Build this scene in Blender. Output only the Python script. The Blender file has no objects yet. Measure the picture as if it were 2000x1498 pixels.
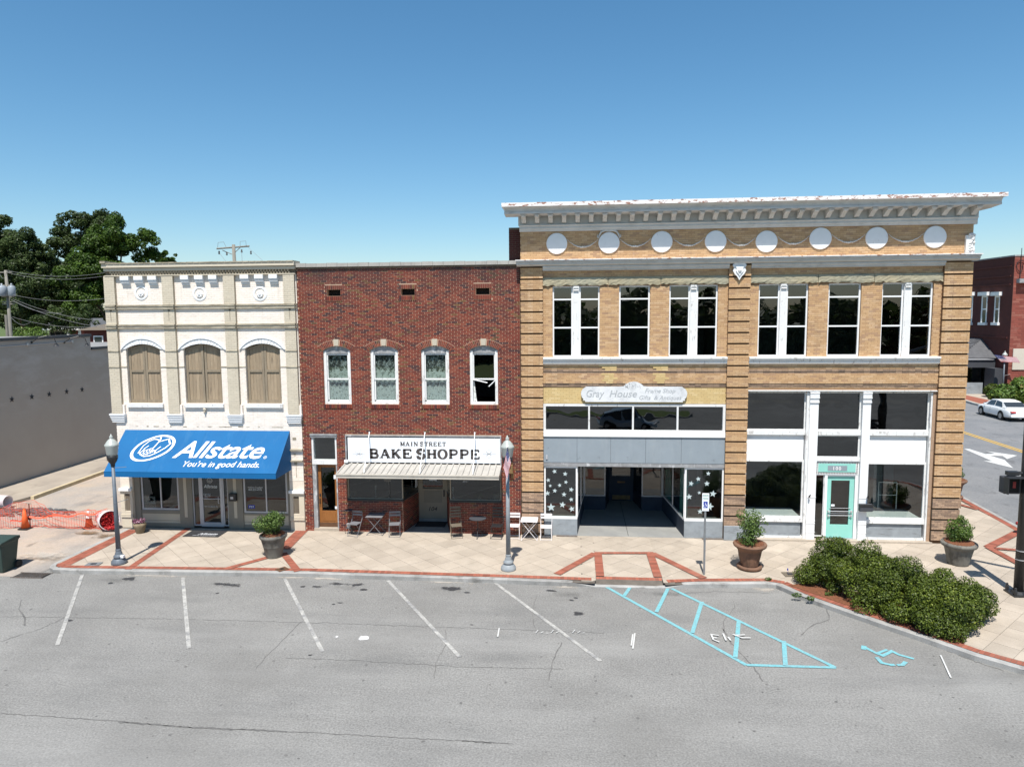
import bpy, bmesh, math, random
import numpy as np
from mathutils import Vector, Matrix
random.seed(7); rng = np.random.default_rng(7)
sc = bpy.context.scene
R = math.radians
# ------------------------------------------------------------------ camera, sky, sun, exposure
CAM = np.array([0.0, -25.299, 8.126])
ROT = np.array([[0.996084962, 0.0880403950, -0.00797725270],      # right
                [0.000894659112, -0.100274416, -0.994959417],     # down   (rows in camera order, fixed below)
                [-0.0883965344, 0.991056976, -0.0999606039]])     # forward
FOC = 1386.0
cam_d = bpy.data.cameras.new('camera'); cam = bpy.data.objects.new('camera', cam_d)
sc.collection.objects.link(cam); sc.camera = cam
cam_d.sensor_width = 36; cam_d.lens = FOC / 2000 * 36; cam_d.clip_end = 4000; cam_d.clip_start = 0.1
cam.matrix_world = Matrix(((ROT[0][0], -ROT[1][0], -ROT[2][0], CAM[0]), (ROT[0][1], -ROT[1][1], -ROT[2][1], CAM[1]),
                           (ROT[0][2], -ROT[1][2], -ROT[2][2], CAM[2]), (0, 0, 0, 1)))
SUN_EL, SUN_AZ = R(63.5), R(182.5)
w = bpy.data.worlds.new('World'); sc.world = w; w.use_nodes = True
nt = w.node_tree; sky = nt.nodes.new('ShaderNodeTexSky'); sky.sky_type = 'NISHITA'; sky.sun_disc = False
sky.sun_elevation = SUN_EL; sky.sun_rotation = SUN_AZ; sky.air_density = 1.05; sky.dust_density = 0.45; sky.ozone_density = 4.5; sky.altitude = 0
hsv = nt.nodes.new('ShaderNodeHueSaturation'); hsv.inputs['Saturation'].default_value = 1.18; hsv.inputs['Hue'].default_value = 0.490; nt.links.new(sky.outputs[0], hsv.inputs['Color'])
nt.links.new(hsv.outputs[0], nt.nodes['Background'].inputs[0]); nt.nodes['Background'].inputs[1].default_value = 0.092
sl = bpy.data.lights.new('sun', 'SUN'); sl.energy = 4.7; sl.angle = R(0.53); sl.color = (1.0, 0.96, 0.9)
so = bpy.data.objects.new('sun', sl); sc.collection.objects.link(so)
sdir = Vector((math.sin(SUN_AZ) * math.cos(SUN_EL), math.cos(SUN_AZ) * math.cos(SUN_EL), math.sin(SUN_EL)))
so.rotation_euler = sdir.to_track_quat('Z', 'Y').to_euler()
vs = sc.view_settings; vs.view_transform = 'Standard'; vs.look = 'None'; vs.exposure = 0.58; vs.gamma = 1; vs.use_curve_mapping = False

# ------------------------------------------------------------------ survey: photo measurements turned into metres on real planes
def ray(px, py): return ROT.T @ np.array([(px - 1000) / FOC, (py - 749) / FOC, 1.0])
def P(px, py, Y=0.0):
    d = ray(px, py); q = CAM + d * (Y - CAM[1]) / d[1]; return float(q[0]), float(q[2])
def FX(px, py, Y=0.0): return P(px, py, Y)[0]
def FZ(px, py, Y=0.0): return P(px, py, Y)[1]
def G(px, py, Z=0.0):
    d = ray(px, py); q = CAM + d * (Z - CAM[2]) / d[2]; return float(q[0]), float(q[1])
def ONX(px, py, X):
    d = ray(px, py); q = CAM + d * (X - CAM[0]) / d[0]; return float(q[1]), float(q[2])
ROAD = -0.13

# ------------------------------------------------------------------ mesh and object helpers
C = sc.collection
class MB:
    def __init__(s): s.v = []; s.f = []; s.m = []; s.r = []
    def add(s, vs, fs, m=0, r=0.5):
        n = len(s.v); s.v += [tuple(map(float, a)) for a in vs]
        for f in fs: s.f.append(tuple(n + i for i in f)); s.m.append(m); s.r.append(r)
    def box(s, x0, x1, y0, y1, z0, z1, m=0, r=0.5, skip=()):
        vs = [(x0, y0, z0), (x1, y0, z0), (x1, y1, z0), (x0, y1, z0), (x0, y0, z1), (x1, y0, z1), (x1, y1, z1), (x0, y1, z1)]
        fs = {'d': (0, 3, 2, 1), 'u': (4, 5, 6, 7), 'f': (0, 1, 5, 4), 'r': (1, 2, 6, 5), 'b': (2, 3, 7, 6), 'l': (3, 0, 4, 7)}
        s.add(vs, [fs[k] for k in fs if k not in skip], m, r)
    def prism(s, pts, a0, a1, axis='Y', m=0, r=0.5):
        # polygon pts in the plane normal to axis, extruded from a0 to a1
        mk = {'Y': lambda p, a: (p[0], a, p[1]), 'Z': lambda p, a: (p[0], p[1], a), 'X': lambda p, a: (a, p[0], p[1])}[axis]
        n = len(pts); vs = [mk(p, a0) for p in pts] + [mk(p, a1) for p in pts]
        fs = [tuple(range(n)), tuple(range(2 * n - 1, n - 1, -1))] + [(i, n + i, n + (i + 1) % n, (i + 1) % n) for i in range(n)]
        s.add(vs, fs, m, r)
    def tube(s, path, rad, n=8, m=0, r=0.5, cap=True):
        pts = [Vector(p) for p in path]; k = len(pts); rads = rad if isinstance(rad, (list, tuple)) else [rad] * k
        vs = []; prev = None
        for i, p in enumerate(pts):
            t = (pts[min(i + 1, k - 1)] - pts[max(i - 1, 0)]).normalized()
            if prev is None:
                u = t.cross(Vector((0, 0, 1))) if abs(t.z) < .9 else t.cross(Vector((1, 0, 0)))
            else: u = prev - t * prev.dot(t)
            u.normalize(); prev = u; vv = t.cross(u)
            for j in range(n):
                a = 2 * math.pi * j / n; vs.append(p + (u * math.cos(a) + vv * math.sin(a)) * rads[i])
        fs = [(i * n + j, i * n + (j + 1) % n, (i + 1) * n + (j + 1) % n, (i + 1) * n + j) for i in range(k - 1) for j in range(n)]
        if cap: fs += [tuple(range(n - 1, -1, -1)), tuple((k - 1) * n + j for j in range(n))]
        s.add(vs, fs, m, r)
    def lathe(s, prof, c=(0, 0, 0), n=20, m=0, r=0.5, ax='Z', wob=0):
        vs = []
        for i, (rr, z) in enumerate(prof):
            for j in range(n):
                a = 2 * math.pi * j / n; q = rr * (1 + wob * math.sin(3 * a + i) + wob * math.sin(5 * a + 2 * i))
                p = (q * math.cos(a), q * math.sin(a), z)
                if ax == 'Y': p = (p[0], p[2], p[1])
                if ax == 'X': p = (p[2], p[0], p[1])
                vs.append((c[0] + p[0], c[1] + p[1], c[2] + p[2]))
        k = len(prof)
        fs = [(i * n + j, i * n + (j + 1) % n, (i + 1) * n + (j + 1) % n, (i + 1) * n + j) for i in range(k - 1) for j in range(n)]
        fs += [tuple(range(n - 1, -1, -1)), tuple((k - 1) * n + j for j in range(n))]
        s.add(vs, fs, m, r)
    def mesh(s, name, mats):
        me = bpy.data.meshes.new(name); me.from_pydata(s.v, [], s.f)
        for mt in (mats if isinstance(mats, (list, tuple)) else [mats]): me.materials.append(mt)
        me.polygons.foreach_set('material_index', s.m)
        at = me.attributes.new('rnd', 'FLOAT', 'FACE'); at.data.foreach_set('value', s.r)
        me.update(); return me
    def build(s, name, mats, parent=None, smooth=False, fixn=False, bevel=0):
        me = s.mesh(name, mats)
        if fixn or bevel:
            bm = bmesh.new(); bm.from_mesh(me); bmesh.ops.recalc_face_normals(bm, faces=bm.faces)
            bm.to_mesh(me); bm.free()
        if smooth: me.polygons.foreach_set('use_smooth', [True] * len(me.polygons))
        o = bpy.data.objects.new(name, me); C.objects.link(o)
        if parent is not None:
            o.parent = parent
            o.matrix_parent_inverse = Matrix.Translation(-chain(parent))
        if bevel:
            b = o.modifiers.new('bevel', 'BEVEL'); b.width = bevel; b.segments = 2; b.limit_method = 'ANGLE'
        return o
def chain(o):
    # part meshes carry world coordinates, so only a top-level thing's own location has to be undone
    return Vector(o.location) if o.parent is None else Vector((0, 0, 0))
def tag(o, label=None, cat=None, group=None, kind=None):
    if label: o['label'] = label
    if cat: o['category'] = cat
    if group: o['group'] = group
    if kind: o['kind'] = kind
    return o
def thing(name, label, cat, loc=(0, 0, 0), group=None):
    o = bpy.data.objects.new(name, None); C.objects.link(o); o.location = loc; o.empty_display_size = .2
    return tag(o, label, cat, group)
def link_copy(src, parent=None):
    c = src.copy(); C.objects.link(c); c.parent = parent
    return c
def copy_tree(root, loc, rz=0, label=None):
    r = link_copy(root); r.location = loc; r.rotation_euler = (0, 0, rz)
    if label: r['label'] = label
    for ch in list(root.children):
        c = link_copy(ch, r)
        for g in list(ch.children): link_copy(g, c)
    return r

# ------------------------------------------------------------------ materials
def mat(name, col, col2=None, rough=.85, scale=6, detail=5, bump=0.0, bscale=60, metal=0, rnd=0.0, ramp=None, dirt_or_light=None, stretch=(1, 1, 1), speck=None, spec=.35, bdist=.01, coord='pos'):
    m = bpy.data.materials.new(name); m.use_nodes = True; t = m.node_tree; N = t.nodes; L = t.links
    b = N['Principled BSDF']; b.inputs['Roughness'].default_value = rough; b.inputs['Metallic'].default_value = metal
    b.inputs['Specular IOR Level'].default_value = spec
    if coord == 'pos': g = N.new('ShaderNodeNewGeometry'); pos = g.outputs['Position']
    else: g = N.new('ShaderNodeTexCoord'); pos = g.outputs['Object']
    mp = N.new('ShaderNodeMapping'); mp.inputs['Scale'].default_value = stretch; L.new(pos, mp.inputs[0]); pos2 = mp.outputs[0]
    def noise(sc_, det=5, src=None, rg=.6):
        n = N.new('ShaderNodeTexNoise'); n.inputs['Scale'].default_value = sc_; n.inputs['Detail'].default_value = det
        n.inputs['Roughness'].default_value = rg; L.new(src or pos2, n.inputs['Vector']); return n.outputs['Fac']
    def mr(src, a, b_, c=0, d=1):
        n = N.new('ShaderNodeMapRange'); n.inputs[1].default_value = a; n.inputs[2].default_value = b_; n.inputs[3].default_value = c; n.inputs[4].default_value = d
        L.new(src, n.inputs[0]); return n.outputs[0]
    def mix(f, a, b_, typ='MIX'):
        n = N.new('ShaderNodeMix'); n.data_type = 'RGBA'; n.blend_type = typ
        for s, v in ((0, f), (6, a), (7, b_)):
            if isinstance(v, bpy.types.NodeSocket): L.new(v, n.inputs[s])
            else: n.inputs[s].default_value = (*v, 1) if isinstance(v, (tuple, list)) else v
        return n.outputs[2]
    if ramp:
        a = N.new('ShaderNodeAttribute'); a.attribute_name = 'rnd'; r = N.new('ShaderNodeValToRGB'); r.color_ramp.interpolation = 'CONSTANT'
        els = r.color_ramp.elements
        for i, (p_, c_) in enumerate(ramp):
            e = els[i] if i < 2 else els.new(p_)
            e.position = p_; e.color = (*c_, 1)
        L.new(a.outputs['Fac'], r.inputs[0]); base = r.outputs[0]
        base = mix(mr(noise(scale, detail), .3, .7, 0, .35), base, col)
    else:
        base = mix(mr(noise(scale, detail), .3, .7), col, col2 or col)
    if rnd:
        a = N.new('ShaderNodeAttribute'); a.attribute_name = 'rnd'
        base = mix(mr(a.outputs['Fac'], 0, 1, 0, 1), base, mix(1.0, base, tuple([1 - rnd] * 3), 'MULTIPLY'))
    if speck:
        sc_, amt = speck
        f = mr(noise(sc_, 3), .25, .75, 1 - amt, 1 + amt); cb = N.new('ShaderNodeCombineColor')
        for i in range(3): L.new(f, cb.inputs[i])
        base = mix(1.0, base, cb.outputs[0], 'MULTIPLY')
    for dd in (dirt_or_light or []):
        # (colour, noise scale, threshold lo, hi, amount, stretch, optional (zlo,zhi) grows from 0 at zlo to 1 at zhi)
        dc, ds, lo, hi, am, st = dd[:6]
        mp2 = N.new('ShaderNodeMapping'); mp2.inputs['Scale'].default_value = st; L.new(pos, mp2.inputs[0])
        f = mr(noise(ds, 6, mp2.outputs[0], .65), lo, hi, 0, am)
        if len(dd) > 6:
            sx = N.new('ShaderNodeSeparateXYZ'); L.new(pos, sx.inputs[0]); z = mr(sx.outputs[2], dd[6][0], dd[6][1])
            mm = N.new('ShaderNodeMath'); mm.operation = 'MULTIPLY'; L.new(f, mm.inputs[0]); L.new(z, mm.inputs[1]); f = mm.outputs[0]
        base = mix(f, base, dc)
    L.new(base, b.inputs['Base Color'])
    if bump:
        bp = N.new('ShaderNodeBump'); bp.inputs['Strength'].default_value = bump; bp.inputs['Distance'].default_value = bdist
        L.new(noise(bscale, 4), bp.inputs['Height']); L.new(bp.outputs[0], b.inputs['Normal'])
    return m
def glassmat(name, tint=(.55, .6, .6), ior=1.7, rough=0.0, wavy=0.0):
    m = bpy.data.materials.new(name); m.use_nodes = True; t = m.node_tree; N = t.nodes; L = t.links; N.remove(N['Principled BSDF'])
    o = N['Material Output']; tr = N.new('ShaderNodeBsdfTransparent'); tr.inputs[0].default_value = (*tint, 1)
    gl = N.new('ShaderNodeBsdfGlossy'); gl.inputs['Roughness'].default_value = rough; gl.inputs[0].default_value = (.92, .96, 1, 1)
    fr = N.new('ShaderNodeFresnel'); fr.inputs[0].default_value = ior; mx = N.new('ShaderNodeMixShader')
    gb_ = N.new('ShaderNodeNewGeometry'); sb_ = N.new('ShaderNodeMath'); sb_.operation = 'SUBTRACT'; sb_.inputs[0].default_value = 1; L.new(gb_.outputs['Backfacing'], sb_.inputs[1]); ml = N.new('ShaderNodeMath'); ml.operation = 'MULTIPLY'; L.new(sb_.outputs[0], ml.inputs[0]); L.new(fr.outputs[0], ml.inputs[1]); L.new(ml.outputs[0], mx.inputs[0]); L.new(tr.outputs[0], mx.inputs[1]); L.new(gl.outputs[0], mx.inputs[2]); L.new(mx.outputs[0], o.inputs[0])
    if wavy:
        g = N.new('ShaderNodeNewGeometry'); n = N.new('ShaderNodeTexNoise'); n.inputs['Scale'].default_value = 1.3; n.inputs['Detail'].default_value = 1
        bp = N.new('ShaderNodeBump'); bp.inputs['Strength'].default_value = 1; bp.inputs['Distance'].default_value = wavy
        L.new(g.outputs['Position'], n.inputs['Vector']); L.new(n.outputs['Fac'], bp.inputs['Height'])
        L.new(bp.outputs[0], gl.inputs['Normal'])
    return m
def leafmat(name, dark, light, warm, trans=.25):
    m = bpy.data.materials.new(name); m.use_nodes = True; t = m.node_tree; N = t.nodes; L = t.links
    b = N['Principled BSDF']; b.inputs['Roughness'].default_value = .5; b.inputs['Specular IOR Level'].default_value = .3
    a = N.new('ShaderNodeAttribute'); a.attribute_name = 'rnd'; r = N.new('ShaderNodeValToRGB'); e = r.color_ramp.elements
    e[0].color = (*dark, 1); e[1].color = (*warm, 1); k = e.new(.75); k.color = (*light, 1)
    L.new(a.outputs['Fac'], r.inputs[0]); L.new(r.outputs[0], b.inputs['Base Color'])
    tl = N.new('ShaderNodeBsdfTranslucent'); L.new(r.outputs[0], tl.inputs[0]); mx = N.new('ShaderNodeMixShader'); mx.inputs[0].default_value = trans
    L.new(b.outputs[0], mx.inputs[1]); L.new(tl.outputs[0], mx.inputs[2]); L.new(mx.outputs[0], N['Material Output'].inputs[0])
    return m
def patchmat(name, col, edge=.5, alpha=.8):
    # a worn patch whose uneven edge fades out (stains, spills, thin paint); generated 0..1 coordinates, real sheet on the ground
    m = bpy.data.materials.new(name); m.use_nodes = True; t = m.node_tree; N = t.nodes; L = t.links
    b = N['Principled BSDF']; b.inputs['Base Color'].default_value = (*col, 1); b.inputs['Roughness'].default_value = .8
    tc = N.new('ShaderNodeTexCoord'); mp = N.new('ShaderNodeMapping'); mp.inputs['Location'].default_value = (-1, -1, 0); mp.inputs['Scale'].default_value = (2, 2, 0)
    L.new(tc.outputs['Generated'], mp.inputs[0]); ln = N.new('ShaderNodeVectorMath'); ln.operation = 'LENGTH'; L.new(mp.outputs[0], ln.inputs[0])
    g = N.new('ShaderNodeNewGeometry'); n = N.new('ShaderNodeTexNoise'); n.inputs['Scale'].default_value = 4.0; n.inputs['Detail'].default_value = 5; L.new(g.outputs['Position'], n.inputs['Vector'])
    ad = N.new('ShaderNodeMath'); ad.operation = 'MULTIPLY_ADD'; ad.inputs[1].default_value = 1.6; L.new(n.outputs['Fac'], ad.inputs[0]); L.new(ln.outputs['Value'], ad.inputs[2])
    mr = N.new('ShaderNodeMapRange'); mr.inputs[1].default_value = 1.35; mr.inputs[2].default_value = 1.35 - edge; mr.inputs[3].default_value = 0; mr.inputs[4].default_value = alpha
    L.new(ad.outputs[0], mr.inputs[0]); tr = N.new('ShaderNodeBsdfTransparent'); mx = N.new('ShaderNodeMixShader')
    L.new(mr.outputs[0], mx.inputs[0]); L.new(tr.outputs[0], mx.inputs[1]); L.new(b.outputs[0], mx.inputs[2]); L.new(mx.outputs[0], N['Material Output'].inputs[0])
    return m
def lacemat(name):
    m = bpy.data.materials.new(name); m.use_nodes = True; t = m.node_tree; N = t.nodes; L = t.links
    b = N['Principled BSDF']; b.inputs['Base Color'].default_value = (.72, .74, .70, 1); b.inputs['Roughness'].default_value = .9
    g = N.new('ShaderNodeNewGeometry'); v = N.new('ShaderNodeTexVoronoi'); v.inputs['Scale'].default_value = 10; L.new(g.outputs['Position'], v.inputs['Vector'])
    n = N.new('ShaderNodeTexNoise'); n.inputs['Scale'].default_value = 26; n.inputs['Detail'].default_value = 4; L.new(g.outputs['Position'], n.inputs['Vector'])
    s = N.new('ShaderNodeAttribute'); s.attribute_name = 'rnd'
    a1 = N.new('ShaderNodeMath'); a1.operation = 'MULTIPLY_ADD'; a1.inputs[1].default_value = .5; L.new(v.outputs['Distance'], a1.inputs[0]); L.new(n.outputs['Fac'], a1.inputs[2])
    a2 = N.new('ShaderNodeMath'); a2.operation = 'ADD'; L.new(a1.outputs[0], a2.inputs[0]); L.new(s.outputs['Fac'], a2.inputs[1])
    mr = N.new('ShaderNodeMapRange'); mr.inputs[1].default_value = .92; mr.inputs[2].default_value = 1.30; mr.inputs[3].default_value = .12; mr.inputs[4].default_value = .97; L.new(a2.outputs[0], mr.inputs[0])
    tr = N.new('ShaderNodeBsdfTransparent'); mx = N.new('ShaderNodeMixShader'); L.new(mr.outputs[0], mx.inputs[0]); L.new(tr.outputs[0], mx.inputs[1]); L.new(b.outputs[0], mx.inputs[2])
    L.new(mx.outputs[0], N['Material Output'].inputs[0]); return m

M = {}
DK = (.035, .03, .028)
M['asphalt'] = mat('asphalt', (.186, .182, .172), (.23, .225, .211), .92, .35, 6, .6, 34, speck=(24, .38), bdist=.012,
    dirt_or_light=[((.29, .285, .27), .5, .48, .70, .5, (.07, .8, 1)), ((.10, .10, .098), .9, .52, .74, .38, (.3, 1, 1)), ((.13, .125, .115), .16, .45, .6, .35, (1, 1, 1)), ((.07, .07, .068), 6, .68, .75, .55, (1, 1, 1))])
M['asphalt2'] = mat('side_asphalt', (.15, .155, .16), (.20, .20, .20), .92, .5, 6, .4, 80, speck=(14, .2), dirt_or_light=[((.07, .07, .07), 1.4, .58, .66, .5, (1, .6, 1))])
M['alley'] = mat('alley_concrete', (.42, .33, .255), (.27, .26, .245), .92, .28, 7, .3, 40, speck=(20, .15),
    dirt_or_light=[((.17, .16, .15), .5, .5, .68, .7, (1, .5, 1)), ((.42, .32, .22), .35, .52, .7, .6, (.5, 1, 1)), ((.08, .07, .06), 2.5, .64, .7, .5, (1, .3, 1))])
M['walk'] = mat('strip_concrete', (.36, .31, .25), (.27, .23, .19), .92, .7, 6, .3, 40, dirt_or_light=[((.12, .10, .08), 1.2, .58, .7, .6, (1, .3, 1))])
M['slab'] = mat('paving_concrete', (.455, .39, .315), (.36, .305, .243), .88, 1.1, 6, .25, 60, rnd=.14, speck=(25, .08),
    dirt_or_light=[((.22, .19, .15), .8, .55, .78, .5, (1, 1, 1)), ((.13, .11, .09), 3.5, .66, .74, .35, (1, 1, 1))])
M['joint'] = mat('joint_dirt', (.09, .078, .065), (.14, .12, .10), .95, 5)
M['kerb'] = mat('kerb_granite', (.40, .39, .37), (.27, .265, .25), .85, 2.2, 6, .3, 50, rnd=.2, speck=(40, .15), dirt_or_light=[((.09, .08, .07), 1.5, .55, .72, .7, (1, 1, 1))])
M['paver'] = mat('paver_brick', (.36, .12, .075), (.29, .095, .06), .85, 2, 5, .2, 50, rnd=.35, dirt_or_light=[((.42, .27, .2), 1.0, .55, .8, .5, (1, 1, 1))])
M['markw'] = mat('worn_white_paint', (.43, .42, .39), (.26, .255, .24), .8, 5, 6, speck=(19, .3), dirt_or_light=[((.19, .19, .19), 3, .5, .62, .75, (1, 1, 1))])
M['markc'] = mat('cyan_paint', (.15, .40, .435), (.18, .35, .375), .7, 5, 6, speck=(19, .2), dirt_or_light=[((.22, .26, .27), 4, .6, .7, .7, (1, 1, 1))])
M['white_mark'] = mat('white_paint_mark', (.62, .62, .60), (.42, .42, .40), .7, 10)
M['marky'] = mat('yellow_paint', (.62, .38, .05), (.5, .3, .05), .75, 6)
M['crack'] = mat('tar_crack', (.10, .098, .094), (.165, .16, .152), .9, 9, 6)
M['oil'] = patchmat('oil_stain', (.035, .035, .038), .25, .8)
M['smudge'] = patchmat('bay_smudge', (.07, .07, .066), .9, .30)
M['pale'] = patchmat('pale_stain', (.42, .38, .33), .5, .75)
M['mud'] = patchmat('mud_stain', (.16, .10, .05), .5, .85)
M['spill'] = patchmat('paint_spill', (.8, .8, .78), .15, 1.0)
M['grass'] = mat('grass_ground', (.06, .10, .02), (.10, .12, .04), .95, 2.5, 6, .4, 30)
REDR = [(0, (.19, .040, .022)), (.24, (.14, .030, .019)), (.44, (.235, .055, .028)), (.60, (.10, .026, .019)), (.74, (.045, .022, .024)), (.82, (.17, .042, .023)), (.93, (.16, .085, .03)), (.97, (.10, .06, .027))]
M['redbrick'] = mat('red_brick', (.14, .03, .025), ramp=REDR, rough=.8, scale=3, bump=.3, bscale=70, speck=(30, .2),
    dirt_or_light=[((.045, .025, .025), .9, .35, .62, .72, (1, 1, 1), (8.6, 9.7)), ((.05, .03, .03), .5, .55, .8, .35, (1, 1, 1))])
M['mortar'] = mat('pink_mortar', (.50, .34, .235), (.41, .27, .185), .9, 3, dirt_or_light=[((.12, .09, .08), .9, .35, .62, .8, (1, 1, 1), (8.9, 9.8)), ((.25, .15, .11), .6, .5, .75, .5, (1, 1, 1))])
TANR = [(0, (.51, .325, .17)), (.3, (.55, .36, .195)), (.55, (.46, .285, .15)), (.75, (.57, .385, .225)), (.9, (.40, .25, .15))]
TD = [((.20, .13, .09), 2.2, .54, .72, .55, (.5, 1, 3)), ((.12, .085, .07), .8, .56, .78, .5, (1, 1, .6)), ((.66, .52, .38), 1.1, .60, .78, .4, (2.5, 1, .5)), ((.14, .10, .08), 3.0, .60, .74, .35, (2.2, 1, .18))]
M['tanbrick'] = mat('tan_brick', (.47, .28, .14), ramp=TANR, rough=.82, scale=2.5, bump=.25, bscale=60, speck=(26, .12), dirt_or_light=TD)
M['tanmortar'] = mat('tan_mortar', (.34, .20, .105), (.27, .16, .09), .9, 3, dirt_or_light=TD)
LOWR = [(0, (.33, .22, .145)), (.3, (.40, .27, .18)), (.55, (.25, .17, .12)), (.78, (.44, .30, .2))]
M['oldbrick'] = mat('weathered_tan_brick', (.30, .20, .14), ramp=LOWR, rough=.85, scale=3, bump=.3, bscale=50, speck=(22, .2), dirt_or_light=[((.09, .07, .06), 2.5, .52, .72, .6, (.5, 1, 2))])
M['yelbrick'] = mat('new_yellow_brick', (.58, .41, .16), ramp=[(0, (.60, .45, .22)), (.4, (.56, .41, .195)), (.8, (.64, .49, .26))], rough=.8, scale=4)
M['yelmortar'] = mat('yellow_mortar', (.30, .2, .09), (.25, .17, .08), .9, 3)
WD = [((.36, .30, .22), 1.3, .54, .75, .3, (1, 1, 3)), ((.42, .36, .28), 2.4, .58, .72, .3, (2.5, 1, .22)), ((.10, .09, .07), 7, .70, .75, .5, (.4, 1, 2.5))]
M['cream'] = mat('cream_painted_brick', (.88, .795, .705), (.84, .755, .665), .75, 4, 5, .35, 30, rnd=.07, dirt_or_light=WD)
M['creamgap'] = mat('cream_painted_joint', (.74, .66, .56), (.64, .56, .47), .85, 4)
M['khaki'] = mat('beige_painted_brick', (.62, .55, .43), (.58, .51, .395), .8, 4, 5, .3, 30, rnd=.08, dirt_or_light=[((.14, .12, .08), 4, .64, .72, .5, (.4, 1, 2.5))])
M['khakigap'] = mat('beige_painted_joint', (.46, .40, .30), (.38, .33, .25), .85, 4)
M['belt'] = mat('soiled_belt', (.52, .46, .35), (.20, .17, .12), .85, 5, 6, .3, 40, stretch=(.5, 1, 3))
M['white'] = mat('white_paint', (.80, .80, .79), (.75, .75, .74), .55, 5, 5, dirt_or_light=[((.35, .32, .28), 8, .66, .72, .4, (1, 1, .5))])
M['peel'] = mat('peeling_white_paint', (.74, .74, .72), (.68, .67, .65), .65, 5, 5, .3, 40, dirt_or_light=[((.30, .27, .24), 9, .58, .64, .6, (1, 1, .35))])
M['corn'] = mat('weathered_cornice_paint', (.60, .59, .56), (.5, .49, .46), .7, 3, 6, dirt_or_light=[((.25, .22, .19), 3, .55, .75, .5, (1, 1, 3))])
M['rustwhite'] = mat('rust_flecked_white', (.80, .78, .76), (.74, .71, .69), .6, 3, 6, dirt_or_light=[((.26, .085, .035), 6, .53, .60, .9, (1, 1, 2.2)), ((.10, .04, .02), 11, .66, .7, .8, (1, 1, 1))])
M['stone'] = mat('grey_green_stone', (.34, .33, .25), (.42, .35, .22), .88, .7, 6, .5, 22, rnd=.25, bdist=.012, dirt_or_light=[((.12, .10, .07), 2.4, .55, .7, .6, (1, 1, 2))])
M['shutter'] = mat('bare_weathered_wood', (.40, .31, .21), (.31, .235, .155), .85, 2, 7, .3, 30, stretch=(7, 7, .9), rnd=.22, dirt_or_light=[((.06, .05, .04), 3, .58, .72, .5, (6, 1, .8))])
M['shutframe'] = mat('shutter_frame_wood', (.29, .235, .165), (.21, .17, .12), .85, 3, 7, .3, 30, stretch=(7, 7, .9))
M['shutterd'] = mat('grey_weathered_wood', (.17, .14, .10), (.11, .09, .07), .85, 3, 7, .3, 30, stretch=(9, 9, .9))
M['awn'] = mat('blue_awning_canvas', (.0, .105, .275), (.0, .092, .25), .75, 1.2, 4, .06, 200, dirt_or_light=[((.05, .16, .30), 1.5, .55, .75, .35, (2, 1, .4))])
M['taupe'] = mat('taupe_paint', (.23, .205, .165), (.21, .19, .15), .6, 3)
M['buff'] = mat('buff_paint', (.50, .44, .34), (.47, .41, .32), .6, 3)
M['alu'] = mat('aluminium_frame', (.50, .50, .51), (.45, .45, .46), .4, 3, metal=.3)
M['black'] = mat('black_metal', (.018, .018, .019), (.025, .025, .026), .45, 5, spec=.5)
M['vblack'] = mat('dark_void', (.012, .011, .01), (.02, .018, .016), .9, 5)
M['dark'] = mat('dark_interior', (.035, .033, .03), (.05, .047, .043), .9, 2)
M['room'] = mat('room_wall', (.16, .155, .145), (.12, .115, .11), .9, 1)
M['woodfloor'] = mat('dark_floorboard', (.10, .07, .045), (.14, .10, .065), .6, 2)
M['signw'] = mat('sign_white', (.80, .82, .84), (.78, .80, .83), .5, 2)
M['ink'] = mat('sign_ink', (.06, .05, .047), (.075, .065, .06), .7, 4)
M['flourish'] = mat('sign_grey_line', (.28, .27, .26), None, .7)
M['canopy'] = mat('cream_metal', (.55, .51, .44), (.48, .44, .38), .55, 2, 5, rnd=.1, dirt_or_light=[((.2, .17, .13), 4, .6, .75, .35, (1, 1, 1))])
M['canopyg'] = mat('greyed_canopy_metal', (.42, .40, .36), (.34, .32, .29), .6, 2, 6, dirt_or_light=[((.16, .14, .12), 2, .55, .72, .4, (3, 1, 1))])
M['oak'] = mat('varnished_oak', (.30, .125, .035), (.22, .085, .025), .45, 3, 6, stretch=(8, 8, 1))
M['oaklow'] = mat('worn_oak', (.14, .07, .035), (.09, .045, .025), .6, 3, 6, stretch=(2, 8, 6))
M['doorbeige'] = mat('beige_door_paint', (.30, .26, .2), (.27, .235, .18), .6, 3)
M['greywood'] = mat('grey_weathered_trim', (.34, .345, .35), (.20, .20, .20), .8, 4, 6, .3, 40, dirt_or_light=[((.6, .6, .6), 5, .55, .65, .7, (1, 1, .5))])
M['bandblue'] = mat('grey_blue_board', (.26, .30, .33), (.235, .27, .295), .75, 2, 6, .1, 30, dirt_or_light=[((.10, .10, .10), 3, .64, .7, .35, (1, 1, 1)), ((.36, .39, .4), 1, .5, .8, .4, (3, 1, .5))])
M['bulk'] = mat('worn_grey_bulkhead', (.30, .33, .35), (.22, .24, .255), .8, 3, 6, .2, 40, dirt_or_light=[((.09, .08, .08), 2.5, .56, .7, .5, (1, 1, 4))])
M['bulkd'] = mat('navy_bulkhead', (.035, .05, .075), (.025, .035, .055), .7, 3)
M['recfloor'] = mat('recess_concrete', (.27, .27, .255), (.21, .21, .2), .8, 1.2, 6, dirt_or_light=[((.40, .38, .33), .8, .5, .7, .4, (1, 1, 1))])
M['teal'] = mat('mint_green_paint', (.27, .60, .52), (.25, .56, .48), .6, 2, 5, dirt_or_light=[((.5, .7, .62), 2, .58, .75, .3, (1, 1, 1))])
M['mintcloth'] = mat('mint_cloth', (.16, .42, .35), (.10, .28, .24), .9, 2.5)
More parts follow.
